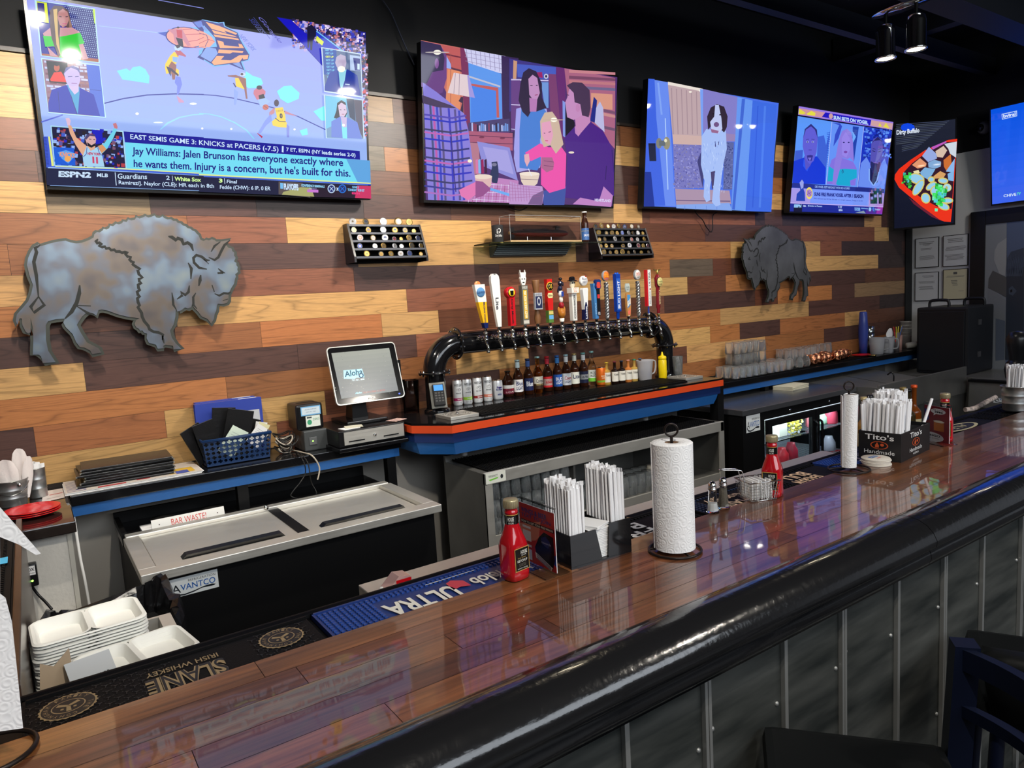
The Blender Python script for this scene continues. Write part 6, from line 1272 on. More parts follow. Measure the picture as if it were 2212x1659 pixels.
  slab_(h,x,y,z,[(.012,0),(.018,.06),(.020,.13),(.017,.15)],.016,PRINTG,CH(196,140,80)); b.add([fz(x,y,z,.017,.014,.05,.14)(u,v,.0008) for u,v in ((0,0),(1,.25),(1,1),(0,1))],[(0,1,2,3)],PRINT,CH(70,150,210)); b.add([fz(x,y,z,.017,.014,.05,.14)(u,v,.0012) for u,v in ((0,.1),(1,.35),(1,.75),(0,.5))],[(0,1,2,3)],PRINT,CH(232,230,224)); b.add([fz(x,y,z,.017,.012,.01,.045)(u,v,.0008) for u,v in ((.1,0),(.9,0),(1,1),(0,.6))],[(0,1,2,3)],PRINT,CH(230,110,90)); vtext(b,'Free Wave',x,y,z,.018,.06,.11,.006,(40,110,170))
  slab_(b,x-.002,y,z,[(.012,.16),(.018,.175),(.020,.195),(.014,.215)],.01,PRINTG,CH(190,200,196)); b.text('SHARK',fz(x-.002,y,z,.011,.015,.184,.196),PRINT,CH(60,80,80)); b.text('BITE',fz(x-.002,y,z,.011,.011,.17,.18),PRINT,CH(60,80,80))
 elif i==14:
  f.lathe([(.006,0),(.006,.06)],x,y,z,mat('rod_blue',(0.02,0.05,0.3),.3),10)
  slab_(h,x+.007,y,z,[(.014,.055),(.014,.30)],.02,PRINTG,CH(232,232,230)); slab_(h,x-.015,y,z,[(.006,.055),(.006,.30)],.024,PRINTG,CH(196,30,40)); vtext(b,'ULTRA',x+.007,y,z,.021,.19,.285,.007,(90,90,96)); slab_(b,x+.012,y,z,[(.006,.165),(.006,.175)],.0212,PRINTG,CH(150,20,40)); vtext(b,'Michelob',x+.007,y,z,.021,.07,.155,.006,(150,150,156))
 elif i==15:
  h.lathe([(.008,0),(.012,.01),(.010,.03),(.016,.045),(.013,.07),(.015,.15),(.013,.175),(.020,.19),(.022,.24),(.010,.265),(0,.27)],x,y,z,mat('handle_maroon',(0.20,0.012,0.02),.2),18); disc3(b,x,y-.020,z+.215,.033,.008,(60,24,20),.8); disc3(b,x,y-.0235,z+.215,.031,.004,(226,214,140),.8)
  b.text('The',fz(x,y-.026,z,0,.008,.23,.238),PRINT,CH(60,90,50)); b.text('Yuengling',fz(x,y-.026,z,0,.021,.211,.225),PRINT,CH(50,80,50)); b.text('LAGER',fz(x,y-.026,z,0,.016,.194,.204),PRINT,CH(120,30,30)); vtext(b,'LAGER',x,y-.0,z,.032,.06,.16,.006,(220,200,150),True)
  GD=mat('gold_metal',(0.75,0.55,0.16),.25,1); f.lathe([(.012,.0),(.012,.012)],x,y,z-.012,GD,12); b.lathe([(.005,.265),(.008,.28),(.006,.292),(.003,.30),(0,.302)],x,y,z,GD,10)
  for s in (-1,1): b.add([(x,y,z+.285),(x+s*.016,y,z+.30),(x+s*.036,y,z+.305),(x+s*.03,y,z+.296),(x+s*.014,y,z+.288),(x,y,z+.277),(x,y+.004,z+.285),(x+s*.016,y+.004,z+.30),(x+s*.036,y+.002,z+.305),(x+s*.03,y+.004,z+.296),(x+s*.014,y+.004,z+.288),(x,y+.004,z+.277)],[(0,1,2,3,4,5),(11,10,9,8,7,6),(0,6,7,1),(1,7,8,2),(3,9,10,4),(4,10,11,5)],GD)
 t=h.build('tap_handle',TOWER); t['label']=HL[i]; f.build('ferrule',t)
 if b.v: b.build('badge',t)
for i,x in enumerate(TX):
 fy,fzz=faucet(x); handle(i,x,fy,fzz)
# ============================================================ LEFT SIDE: return counter and half wall
t=thing('side_counter','black glossy side counter at the left end holding red plates and buckets','counter',(-.5,-.4,0))
m=MB(); m.box(-1.5,.078,-.73,-.002,.965,1.008,mat('side_gloss',(0.016,0.012,0.011),.08,coat=.6),bev=.004); m.build('counter_top',t)
PL=mat('plaster_cream',(0.66,0.63,0.57),.85,bump=.7,bscale=70)
m=MB(); m.box(-1.5,.045,-.66,-.02,0,.964,PL); m.build('plaster_wall',t)
m=MB(); m.box(.046,.062,-.665,-.64,0,.962,mat('corner_trim',(0.5,0.48,0.42),.5)); m.build('corner_trim',t)
cable('white_cable',smooth([(.085,-.30,.93),(.088,-.31,.75),(.095,-.32,.62),(.10,-.33,.4),(.10,-.33,.1)]),.006,WHITEP,'white cable running down beside the plaster half wall')
def bucket(name,x,y,z,r,h,label,handle=True,cat='bucket',rb=None):
 t=thing(name,label,cat,(x,y,z)); rb=rb or r*.8
 m=MB(); m.lathe([(0,.002),(rb,0),(rb+.001,.004),(rb+(r-rb)*.3,h*.3),(rb+(r-rb)*.32+.0015,h*.32),(rb+(r-rb)*.34,h*.34),(rb+(r-rb)*.62,h*.62),(rb+(r-rb)*.64+.0015,h*.64),(rb+(r-rb)*.66,h*.66),(r,h),(r+.003,h+.002),(r+.001,h+.004),(r-.002,h),(rb-.002,.006),(0,.006)],x,y,z,GALV,26); m.build('pail',t)
 if handle:
  m=MB(); m.tube(smooth([(x-r-.002,y-.0,z+h*.88),(x-r*.7,y-r*.75,z+h*.62),(x,y-r*1.15,z+h*.5),(x+r*.7,y-r*.75,z+h*.62),(x+r+.002,y,z+h*.88)]),.0018,CHROME,6); m.build('bail_handle',t)
  m=MB(); m.lathe([(.009,0),(.009,.004),(.005,.007),(0,.008)],0,0,0,CHROME,12,M=Matrix.Translation((x+r*.5,y-r*.86,z+h*.86))@Matrix.Rotation(PI/2,4,'X')); m.build('ear',t)
 return t
zb=1.009
bucket('metal_bucket',-.118,-.24,zb,.062,.105,'galvanised bucket stuffed with white paper, at far left on the side counter')
bucket('metal_tin',-.028,-.16,zb,.036,.125,'tall plain galvanised tin of wrapped sweeteners on the side counter',handle=False,cat='tin',rb=.034)
TIS=mat('tissue_pink',(0.72,0.66,0.64),.9,bump=.6,bscale=60)
m=MB()
def leafsheet(m,cx,cy,z0,w,h,ang,mt,bend=.02,lean=(0,0),fold=.3):
 V=[];F=[];n=5;k=5
 for j in range(k+1):
  v=j/k
  for i in range(n+1):
   u=i/n-.5; ww=w*(.35+.65*min(1,v*1.6))*(1-.25*max(0,v-.8)*5*abs(u)*2)
   x=u*ww; yy=math.sin(i*2.3+j*.7)*bend*v+abs(u)*fold*w*.4
   V.append((cx+x*math.cos(ang)-yy*math.sin(ang)+lean[0]*v,cy+x*math.sin(ang)+yy*math.cos(ang)+lean[1]*v,z0+h*v-(abs(u)*2)**2*.02*v))
 for j in range(k):
  for i in range(n): a=j*(n+1)+i; F.append((a,a+1,a+n+2,a+n+1))
 m.add(V,F,mt,smooth=True); m.add([(p[0],p[1]+.0015,p[2]-.0005) for p in V],[tuple(reversed(f)) for f in F],mt,smooth=True)
for cx,cy,w,h,a,l in ((-.15,-.25,.07,.185,.2,(-.02,0)),(-.115,-.27,.075,.18,-.1,(-.01,-.01)),(-.075,-.22,.06,.21,.1,(.0,0)),(-.065,-.235,.045,.175,.4,(.02,0))):
 m=MB(); leafsheet(m,cx,cy,zb+.02,w,h,a,TIS,.008,l); tag(m.build('paper_napkin'),'crumpled pale napkin standing in the galvanised bucket at far left','napkin','napkins in the left bucket')
for i in range(12):
 a=random.uniform(0,6.28); r=random.uniform(0,.024); x,y=-.028+r*math.cos(a),-.16+r*math.sin(a)
 m=MB(); M=Matrix.Translation((x,y,zb+.03))@Matrix.Rotation(random.uniform(0,3),4,'Z')@Matrix.Rotation(random.uniform(-.2,.2),4,'Y'); m.box(-.009,.009,-.001,.001,0,random.uniform(.11,.13),PAPER,M=M); tag(m.build('sweetener_packet'),'white sweetener packet standing in the tall tin on the side counter','packet','packets in the tall tin')
RP_=mat('plate_red',(0.62,0.012,0.016),.18)
for i in range(3):
 t=MB(); x,y=-.052,-.50
 pr=[(0,.002),(.055,.002),(.062,.004),(.088,.012),(.090,.014),(.087,.015),(.06,.007),(0,.006)]
 t.lathe([(a*1.06,b) for a,b in pr],x,y,zb+i*.0075,RP_,36); o=t.build('dinner_plate',org=(x,y,zb+i*.0075)); tag(o,'red oval plate, %s of the stack of three on the side counter'%['bottom','middle','top'][i],'plate','stack of red plates')
m=MB(); f=quadmap((-.02,-.30,zb),(.066,-.27,zb),(.07,-.06,zb),(-.01,-.06,zb)); m.rect(f,PRINT,lin((214,204,200)),0,1,0,1,h=.001); m.rect(f,PRINT,lin((190,90,90)),.3,.9,.5,.56,h=.0014); m.rect(f,PRINT,lin((160,150,150)),.2,.8,.2,.24,h=.0014); m.box(-.01,.06,-.26,-.07,zb,zb+.0008,PAPER); tag(m.build('paper_menu'),'flat printed paper lying under the tin on the side counter','paper')
# power box fixed on the half wall
q=P(66,1237,Y=-.665)
t=thing('network_box','small black box with green light and white label on the plaster half wall','electrical box',(q.x,-.68,q.z-.05))
m=MB(); m.box(q.x-.03,q.x+.022,-.700,-.661,q.z-.045,q.z+.04,BLACKP,bev=.006); m.build('casing',t)
m=MB(); f=quadmap((q.x-.028,-.7,q.z),(q.x+.016,-.7,q.z),(q.x+.016,-.7,q.z+.034),(q.x-.028,-.7,q.z+.034)); m.rect(f,PRINT,lin((225,225,225)),0,1,0,1,h=.0008); m.text('FOX',f,PRINT,lin((20,20,22)),u0=.35,u1=.95,v0=.45,v1=.8,h=.0014,bold=.02); m.text('business',f,PRINT,lin((60,60,62)),u0=.4,u1=.95,v0=.15,v1=.35,h=.0014); m.build('paper_label',t)
m=MB(); m.lathe([(0,.003),(.004,.0)],0,0,0,mat('led_green',(0,0,0),.4,emit=(.3,1,.1),es=4),8,M=Matrix.Translation((q.x+.003,-.7,q.z-.022))@Matrix.Rotation(PI/2,4,'X')); m.build('indicator_light',t)
cable('black_cable',smooth([P(66,1262,Y=-.69),P(82,1284,Y=-.69),P(98,1300,Y=-.72),P(112,1316,Y=-.75)]),.005,BLACKP,'black cable from the small box on the half wall')
# return of the bar on the far left: dark board and rubber mat
t=thing('bar_return','left return of the bar with dark wood side board','counter',(-.4,-1.4,0))
DW=mat('dark_board',(0.055,0.03,0.02),.25,noise=.4,nscale=12)
m=MB(); m.box(-.100,-.082,-2.195,-.75,.0,1.06,DW,bev=.003); m.build('side_board',t)
m=MB(); m.box(-1.1,-.101,-2.195,-.75,.0,1.02,BLACKM); m.build('counter_body',t)
m=MB(); m.box(-1.0,-.11,-2.18,-.76,1.0205,1.03,BLACKR)
m.build('rubber_mat',t)
m=MB()
for k in range(60):
 y=-1.9+k*.018
 for j in range(8): m.box(-.26+j*.018,-.252+j*.018,y,y+.008,1.03,1.036,BLACKR)
m.build('mat_nubs',t)
m=MB(); m.box(-.175,-.11,-1.80,-1.72,1.0365,1.0372,mat('print_cyan',(0.05,0.35,0.6),.5)); m.box(-.175,-.12,-1.22,-1.15,1.0365,1.0372,_M['print_cyan']); m.build('mat_print',t)
# ============================================================ BACK SHELF ITEMS
z=ZS+.0005
t=thing('paper_placemats','stack of printed paper placemats under the black folders','paper stack',(.34,-.16,z))
m=MB();
for i in range(4):
 d=(i*37%5-2)*.003; m.box(.07+d,.61+d,-.31+d,-.04,z+i*.0022,z+i*.0022+.002,PAPER)
m.build('sheets',t)
zt=z+.009; f=quadmap((.068,-.312,zt),(.61,-.312,zt),(.61,-.04,zt),(.068,-.04,zt)); m=MB(); m.rect(f,PRINT,lin((206,196,186)),0,1,0,1,h=.0006)
for i in range(9): m.rect(f,PRINT,lin((70,70,130)),.01,.14,.05+i*.1,.08+i*.1,h=.001)
m.rect(f,PRINT,lin((180,50,60)),.22,.42,.03,.12,h=.001); m.rect(f,PRINT,lin((210,170,60)),.75,.95,.1,.5,h=.001); m.rect(f,PRINT,lin((170,50,60)),.5,.6,.1,.22,h=.001); m.rect(f,PRINT,lin((60,80,160)),.8,.9,.05,.3,h=.0014)
for i in range(12): m.rect(f,PRINT,lin((120,116,120)),.17+.05*(i%2),.3+.03*(i%3),.2+i*.05,.22+i*.05,h=.001)
m.build('printed_face',t)
FOLD=mat('leatherette',(0.009,0.009,0.010),.28,bump=.4,bscale=90)
for i in range(7):
 x0=.115+.012*((i*5)%4); x1=.50+.02*((i*3)%3); y0=-.275+.008*((i*7)%4); zz=zt+.001+i*.0115
 m=MB(); M=Matrix.Translation(((x0+x1)/2,(y0-.04)/2,zz))@Matrix.Rotation((i%3-1)*.035,4,'Z')
 w=(x1-x0)/2; m.box(-w,w,-.11,.11,0,.0038,FOLD,bev=.0015,M=M); m.box(-w,w,-.11,.11,.0062,.0100,FOLD,bev=.0015,M=M); m.box(-w,w-.0,-.112,-.104,.001,.0092,FOLD,bev=.002,M=M)
 for s in (-1,1): m.box(s*w-.004,s*w+.002,-.113,-.106,.002,.009,mat('corner_metal',(0.6,0.58,0.5),.3,1),M=M)
 o=m.build('menu_folder'); tag(o,'black leatherette menu folder, %s in the stack on the placemats'%['lowest','second from the bottom','third from the bottom','middle one','third from the top','second from the top','topmost'][i],'menu folder','stacked menu folders')
# perforated blue basket
bx0,bx1,by0,by1,bh=.645,.94,-.235,-.095,.135
def basketmap(p0,p1,ex):   # sloping side between base points p0->p1, flaring outwards
 p0=Vector(p0);p1=Vector(p1)
 return p0,p1
t=thing('plastic_basket','navy blue plastic basket with cross shaped holes full of folders and slips','basket',((bx0+bx1)/2,(by0+by1)/2,z))
BB_=mat('basket_navy',(0.008,0.03,0.10),.3)
def perf(m,a,b,c,d,nu,nv):
 f=quadmap(a,b,c,d); n=(Vector(b)-Vector(a)).cross(Vector(d)-Vector(a)).normalized()
 N=8
 for i in range(nu):
  for j in range(nv):
   u0,u1,v0,v1=i/nu,(i+1)/nu,j/nv,(j+1)/nv
   cu,cv=(u0+u1)/2,(v0+v1)/2; du,dv=(u1-u0)/2,(v1-v0)/2
   if (i+j)%2==0: hole=[(.33,.33),(.33,.84),(-.33,.84),(-.33,.33),(-.84,.33),(-.84,-.33),(-.33,-.33),(-.33,-.84),(.33,-.84),(.33,-.33),(.84,-.33),(.84,.33)]
   else: hole=[(.64*math.cos(k*PI/6+.26),.64*math.sin(k*PI/6+.26)) for k in range(12)]
   hole=[(math.hypot(x,y),math.atan2(y,x)) for x,y in hole]; hole.sort(key=lambda q:q[1]); H=[(r*math.cos(a_),r*math.sin(a_)) for r,a_ in hole]
   O=[]
   for x,y in H:
    s=max(abs(x),abs(y)); O.append((x/s,y/s))
   n_=len(H)
   V=[f(cu+x*du,cv+y*dv) for x,y in O]+[f(cu+x*du,cv+y*dv) for x,y in H]
   m.add(V,[(k,(k+1)%n_,n_+(k+1)%n_,n_+k) for k in range(n_)],BB_)
   for (sx,sy) in ((1,1),(-1,1),(-1,-1),(1,-1)):   # corners between outer ring points
    best=sorted(range(n_),key=lambda k:(O[k][0]-sx)**2+(O[k][1]-sy)**2)[:2]
    m.add([f(cu+sx*du,cv+sy*dv),V[best[0]],V[best[1]]],[(0,1,2)],BB_)
fl=.012
A=[(bx0,by0,z+.012),(bx1,by0,z+.012),(bx1,by1,z+.012),(bx0,by1,z+.012)]
T_=[(bx0-fl,by0-fl,z+bh-.012),(bx1+fl,by0-fl,z+bh-.012),(bx1+fl,by1+fl*.5,z+bh-.012),(bx0-fl,by1+fl*.5,z+bh-.012)]
m=MB(); perf(m,A[0],A[1],T_[1],T_[0],12,5); perf(m,A[1],A[2],T_[2],T_[1],7,5); perf(m,A[2],A[3],T_[3],T_[2],12,5); perf(m,A[3],A[0],T_[0],T_[3],7,5)
m.box(bx0,bx1,by0,by1,z,z+.004,BB_);
for i in range(4):
 a,b=A[i],A[(i+1)%4]; m.add([(a[0],a[1],z),(b[0],b[1],z),b,a],[(0,1,2,3)],BB_)
m.build('perforated_body',t)
m=MB(); R_=[(x,y,z+bh-.004) for x,y,_ in T_]; m.tube(R_,.006,BB_,6,closed=True); m.tube([(x,y,q-.004) for x,y,q in R_],.006,BB_,6,closed=True); m.build('rim',t)
def folder(cx,cy,zz,w,h,th,rz,ry,rx,label,mt=None,name='bill_folder',cat='bill folder'):
 m=MB(); M=Matrix.Translation((cx,cy,zz))@Matrix.Rotation(rz,4,'Z')@Matrix.Rotation(ry,4,'Y')@Matrix.Rotation(rx,4,'X')
 mt=mt or FOLD
 m.box(-w/2,w/2,-th/2,-th/2+.003,0,h,mt,bev=.001,M=M); m.box(-w/2,w/2,th/2-.003,th/2,0,h,mt,bev=.001,M=M); m.box(-w/2-.001,-w/2+.003,-th/2,th/2,0,h,mt,bev=.001,M=M)
 m.box(-w/2+.004,w/2-.004,-th/2+.003,th/2-.003,.002,h-.003,PAPER,M=M)
 return tag(m.build(name),label,cat)
folder(.672,-.14,z+.02,.10,.19,.008,.25,-.42,0,'black bill folder leaning left in the blue basket')
folder(.70,-.17,z+.02,.10,.20,.008,.1,-.25,.05,'black bill folder with blue sheen, second from left in the blue basket')
folder(.735,-.155,z+.02,.11,.25,.010,.1,.12,0,'tall black bill folder, behind the foremost one in the basket')
folder(.775,-.185,z+.02,.125,.24,.010,.05,.25,.05,'foremost big black bill folder tilted right in the blue basket')
folder(.825,-.13,z+.02,.10,.19,.010,.05,.35,.1,'black bill folder leaning right, behind the foremost one in the basket')
SLIP=mat('slip_green',(0.60,0.70,0.60),.8)
def slip(cx,cy,zz,w,h,rz,ry,rx,mt,label,lines=True):
 m=MB(); M=Matrix.Translation((cx,cy,zz))@Matrix.Rotation(rz,4,'Z')@Matrix.Rotation(ry,4,'Y')@Matrix.Rotation(rx,4,'X')
 m.box(-w/2,w/2,-.0004,.0004,0,h,mt,M=M)
 if lines:
  for i in range(8): m.box(-w*.35,w*(.35-.05*(i%3)),-.0008,-.0005,h*.15+i*h*.09,h*.15+i*h*.09+.0012,mat('ink_grey',(0.2,0.22,0.22),.8),M=M)
 return tag(m.build('paper_slip'),label,'paper slip')
slip(.735,-.218,z+.05,.085,.14,.05,.62,.1,SLIP,'pale green order slip tilted at the front of the blue basket')
slip(.87,-.19,z+.07,.075,.105,.1,.7,.1,PAPER,'white receipt leaning right in the blue basket')
slip(.895,-.17,z+.08,.06,.10,.2,.5,.2,mat('slip_yellow',(0.72,0.68,0.42),.8),'pale yellow paper slip at the right of the blue basket',False)
slip(.915,-.15,z+.09,.06,.085,.1,.25,.1,PAPER,'white paper slip at the right end of the blue basket')
slip(.845,-.12,z+.07,.02,.13,.1,.35,.1,mat('marker_pink',(0.8,0.05,0.35),.5),'pink strip standing among the slips in the basket',False)
def binder(y,x0,x1,label,dz=0):
 t=thing('ring_binder',label,'binder',((x0+x1)/2,y,z))
 BD=mat('binder_blue',(0.03,0.055,0.33),.35)
 m=MB(); m.box(x0,x1,y-.028,y-.025,z,z+.29+dz,BD); m.box(x0,x1,y+.005,y+.008,z,z+.29+dz,BD); m.box(x0,x1,y-.028,y+.008,z+.287+dz,z+.291+dz,BD,bev=.002); m.build('cover',t)
 m=MB(); m.box(x0+.01,x1-.01,y-.022,y+.002,z+.002,z+.283+dz,PAPER); m.build('pages',t)
 m=MB(); m.box(x0+.2,x1-.015,y-.0288,y-.0281,z+.12,z+.23,mat('clear_pocket',(0.5,0.52,0.55),.25)); m.box(x1-.11,x1-.02,y-.02,y-.006,z+.2912+dz,z+.292+dz,PAPER); m.build('label_insert',t)
binder(-.052,.645,.965,'front blue ring binder standing behind the basket')
binder(-.014,.655,.945,'rear blue ring binder against the wood wall',.004)
# printers
t=thing('card_printer','grey desktop printer with green light under the black printer','printer',(1.17,-.15,z))
m=MB(); PG=mat('printer_grey',(0.055,0.06,0.062),.4); m.box(1.115,1.243,-.245,-.06,z,z+.105,PG,bev=.006); m.build('casing',t)
m=MB(); m.box(1.14,1.18,-.249,-.245,z+.03,z+.07,mat('printer_panel',(0.11,0.115,0.12),.3),bev=.004); m.build('front_panel',t)
m=MB(); m.lathe([(0,.002),(.004,0)],0,0,0,mat('led_green',(0,0,0)),8,M=Matrix.Translation((1.158,-.2495,z+.05))@Matrix.Rotation(PI/2,4,'X')); m.build('indicator_light',t)
zz=z+.106
t=thing('receipt_printer','black receipt printer with two stickers on top of the grey printer','printer',(1.165,-.15,zz))
m=MB(); m.box(1.095,1.235,-.22,-.06,zz,zz+.135,BLACKP,bev=.014); m.build('casing',t)
m=MB(); m.box(1.12,1.215,-.16,-.14,zz+.1352,zz+.136,mat('slot',(0.002,0.002,0.002),.8)); m.build('paper_slot',t)
f=quadmap((1.118,-.2205,zz+.075),(1.222,-.2205,zz+.075),(1.222,-.2205,zz+.122),(1.118,-.2205,zz+.122)); m=MB(); m.rect(f,PRINT,lin((110,170,215)),0,1,0,1,h=.0006); m.rect(f,PRINT,lin((200,214,224)),.05,.95,.12,.88,h=.001); m.text('ALOHA SUPPORT',f,PRINT,lin((70,90,120)),u0=.2,u1=.8,v0=.6,v1=.72,h=.0014); m.text('(757) 461-1800',f,PRINT,lin((70,90,120)),u0=.25,u1=.75,v0=.3,v1=.42,h=.0014); m.build('blue_sticker',t)
f=quadmap((1.14,-.2205,zz+.015),(1.215,-.2205,zz+.015),(1.215,-.2205,zz+.072),(1.14,-.2205,zz+.072)); m=MB(); m.rect(f,PRINT,lin((214,222,214)),0,1,0,1,h=.0006); m.text('2003',f,PRINT,lin((40,130,90)),u0=.5,u1=.95,v0=.55,v1=.75,h=.001); m.disc(f,PRINT,lin((60,150,110)),.25,.42,.16,.24,h=.001); m.rect(f,PRINT,lin((60,70,70)),.08,.42,.78,.92,h=.001); m.build('white_sticker',t)
# cable nest between basket and printers
CB=mat('cable_black',(0.012,0.012,0.012),.45); CW=mat('cable_beige',(0.42,0.37,0.30),.5)
for k in range(14):
 cx,cy=1.035+random.uniform(-.012,.02),-.17+random.uniform(-.03,.03); pts=[]
 r=random.uniform(.028,.05); zz_=z+.012+k*.006; ph=random.uniform(0,6); tl=random.uniform(-.3,.3)
 for i in range(14):
  a=ph+i*PI/5; pts.append((cx+r*math.cos(a),cy+.7*r*math.sin(a),max(z+.005,zz_+.012*math.sin(a+tl)+.012*math.cos(2*a))))
 m=MB(); m.tube(smooth(pts,3),.0028 if k%5 else .0036,CW if k%5==0 else CB,6); tag(m.build('coiled_cable'),'loop of %s cable in the tangle between the basket and the printers'%('beige' if k%5==0 else 'black'),'cable','tangled %s cables'%('beige' if k%5==0 else 'black'))
for k,(pts,mt,lab) in enumerate([([(640,975),(655,995),(660,1020),(650,1040),(632,1062),(629,1072),(645,1078)],CB,'thin black cable hanging in a loop below the back shelf edge'),([(648,978),(665,1000),(672,1040),(683,1062),(680,1075),(672,1080)],CB,'second thin black cable hanging over the back shelf edge'),([(630,972),(655,978),(675,985),(690,1010),(686,1036)],CW,'beige cable hanging over the back shelf edge')]):
 cable('hanging_cable',smooth([P(x,y,Y=-.36) if i>1 else P(x,y,Z=z+.006) for i,(x,y) in enumerate(pts)]),.0028 if k<2 else .004,mt,lab)
# cash drawer and point of sale terminal
t=thing('cash_drawer','black cash drawer with steel front and two slots under the touch terminal','cash drawer',(1.42,-.2,z))
m=MB(); m.box(1.235,1.60,-.415,-.03,z+.022,z+.105,BLACKP,bev=.004); m.build('casing',t)
m=MB(); m.box(1.225,1.605,-.44,-.02,z,z+.020,BLACKG,bev=.003); m.build('mounting_board',t)
m=MB(); m.box(1.262,1.592,-.419,-.4155,z+.032,z+.098,STEEL); m.build('steel_front',t)
for a in (1.285,1.475): m=MB(); m.box(a,a+.085,-.4215,-.4192,z+.045,z+.051,BLACKM); m.build('cheque_slot',t)
m=MB(); m.lathe([(.009,0),(.009,.003),(.005,.006),(0,.006)],0,0,0,CHROME,14,M=Matrix.Translation((1.427,-.419,z+.063))@Matrix.Rotation(PI/2,4,'X')); m.build('lock',t)
zd=z+.1055
t=thing('pos_terminal','black touch screen sales terminal on the cash drawer','monitor',(1.45,-.2,zd))
m=MB(); m.box(1.33,1.56,-.30,-.06,zd,zd+.022,BLACKG,bev=.006); m.hexa([(1.40,-.20,zd+.02),(1.49,-.20,zd+.02),(1.49,-.10,zd+.02),(1.40,-.10,zd+.02),(1.41,-.19,zd+.15),(1.48,-.19,zd+.15),(1.48,-.13,zd+.17),(1.41,-.13,zd+.17)],BLACKP); m.build('stand',t)
tq=[Vector(v) for v in (tuple(P(731,879,Y=-.29)),tuple(P(876,855,Y=-.29)),tuple(P(851,737,Y=-.20)),tuple(P(701,752,Y=-.20)))]
# square it up
cx=(tq[0].x+tq[1].x+tq[2].x+tq[3].x)/4; w=((tq[1]-tq[0]).length+(tq[2]-tq[3]).length)/4; z0_=(tq[0].z+tq[1].z)/2; z1_=(tq[2].z+tq[3].z)/2
A_=[Vector((cx-w,-.29,z0_)),Vector((cx+w,-.29,z0_)),Vector((cx+w,-.20,z1_)),Vector((cx-w,-.20,z1_))]
nn=(A_[1]-A_[0]).cross(A_[3]-A_[0]).normalized(); uu=Vector((1,0,0)); vv=(A_[3]-A_[0]).normalized(); H_=(A_[3]-A_[0]).length
def rrect(c,hw,hh,r,n=6):
 P_=[]
 for (sx,sy,a0) in ((1,1,0),(-1,1,90),(-1,-1,180),(1,-1,270)):
  for k in range(n+1):
   a=math.radians(a0+90*k/n); P_.append(c+uu*(sx*(hw-r)+r*math.cos(a))+vv*(sy*(hh-r)+r*math.sin(a)))
 return P_
c0=(A_[0]+A_[2])/2
m=MB(); m.prism(rrect(c0,w,H_/2,.022),-nn*.012,mat('bezel_silver',(0.5,0.5,0.48),.3,.5)); m.build('silver_rim',t)
m=MB(); m.prism([p+nn*.002 for p in rrect(c0,w-.006,H_/2-.006,.018)],-nn*.0018,BLACKG); m.build('bezel',t)
m=MB(); m.prism([p-nn*.0125 for p in rrect(c0,w-.03,H_/2-.03,.02)],-nn*.04,BLACKP); m.box(c0.x+w-.004,c0.x+w+.012,-.235,-.2,c0.z-.04,c0.z+.05,BLACKP); m.build('housing',t)
a=Art(nn,c0,mt=mat('pos_screen',(1,1,1),.22,attr=True,es=.55)); a.cr=(680,700,.21700)
for i in range(10):
 u=i/10; a.p([(165+100*u,290+455*u),(740+92*u,238+425*u),(740+92*(u+.1),238+425*(u+.1)),(165+100*(u+.1),290+455*(u+.1))],(118-3*i,122-3*i,118-2*i))
a.p([(285,462),(470,445),(495,530),(410,535),(400,545),(290,545)],(150,215,240)); a.t('Aloha',(300,530),(480,500),(292,470),(30,70,90),.03); a.e(462,512,26,24,(20,60,90)); a.e(462,512,14,13,(150,215,240)); a.t('757.461.1800',(370,568),(495,556),(368,552),(200,225,235))
a.t('Aloha',(405,698),(470,688),(403,680),(150,215,240),.02); a.t('TOUCH SCREEN TO BEGIN',(480,692),(700,664),(478,676),(140,70,60))
for k in range(70): x=random.uniform(200,760);y=random.uniform(280,700); a.e(x,y,random.uniform(2,6),random.uniform(2,5),random.choice([(130,134,128),(104,108,104)]),6)
a.t('NCR',(540,745),(605,735),(538,728),(190,190,190),.03); a.e(842,692,9,7,(60,90,255))
a.m.build('touch_screen',t)
for (x,y,rz,lab,c) in ((1.285,-.36,.15,'white folded receipt paper on the left of the cash drawer',PAPER),(1.315,-.345,-.25,'cream slip pad on the front of the cash drawer',mat('slip_cream',(0.6,0.58,0.46),.8)),(1.555,-.35,.4,'printed coupon on the right of the cash drawer',mat('coupon',(0.6,0.4,0.36),.7,noise=.6,nscale=60))):
 m=MB(); M=Matrix.Translation((x+.03,y,zd+ (0.0 if lab[0]=='w' else .003)))@Matrix.Rotation(rz,4,'Z'); m.box(-.045,.045,-.035,.035,.0,.0025,c,M=M,bev=.0005); tag(m.build('paper_slip'),lab,'paper slip')
# clear pitchers stacked behind terminal
def ribbed(name,x,y,z,r0,r1,h,label,group=None,cat='glass',n=28,amp=.0015,gl=None,hd=False):
 V=[];F=[]; prof=[(0,0),(r0,0),(r1,h),(r1-.003,h),(r0-.003,.006),(0,.006)]; m=MB(); m.lathe(prof,x,y,z,gl or GLASS,20)
 if hd: m.tube(smooth([(x+r1-.002,y,z+h*.85),(x+r1+.035,y,z+h*.8),(x+r1+.04,y,z+h*.5),(x+r0+.02,y,z+h*.22),(x+r0,y,z+h*.2)]),.005,gl or GLASS,8)
 o=m.build(name,org=(x,y,z)); return tag(o,label,cat,group)
CP=glassmat('clear_plastic',(0.80,0.82,0.85),.08,1.2)
ribbed('plastic_pitcher',1.80,-.10,ZT,.045,.055,.19,'clear plastic pitcher between the terminal and the beer tower',cat='pitcher',gl=CP,hd=False)
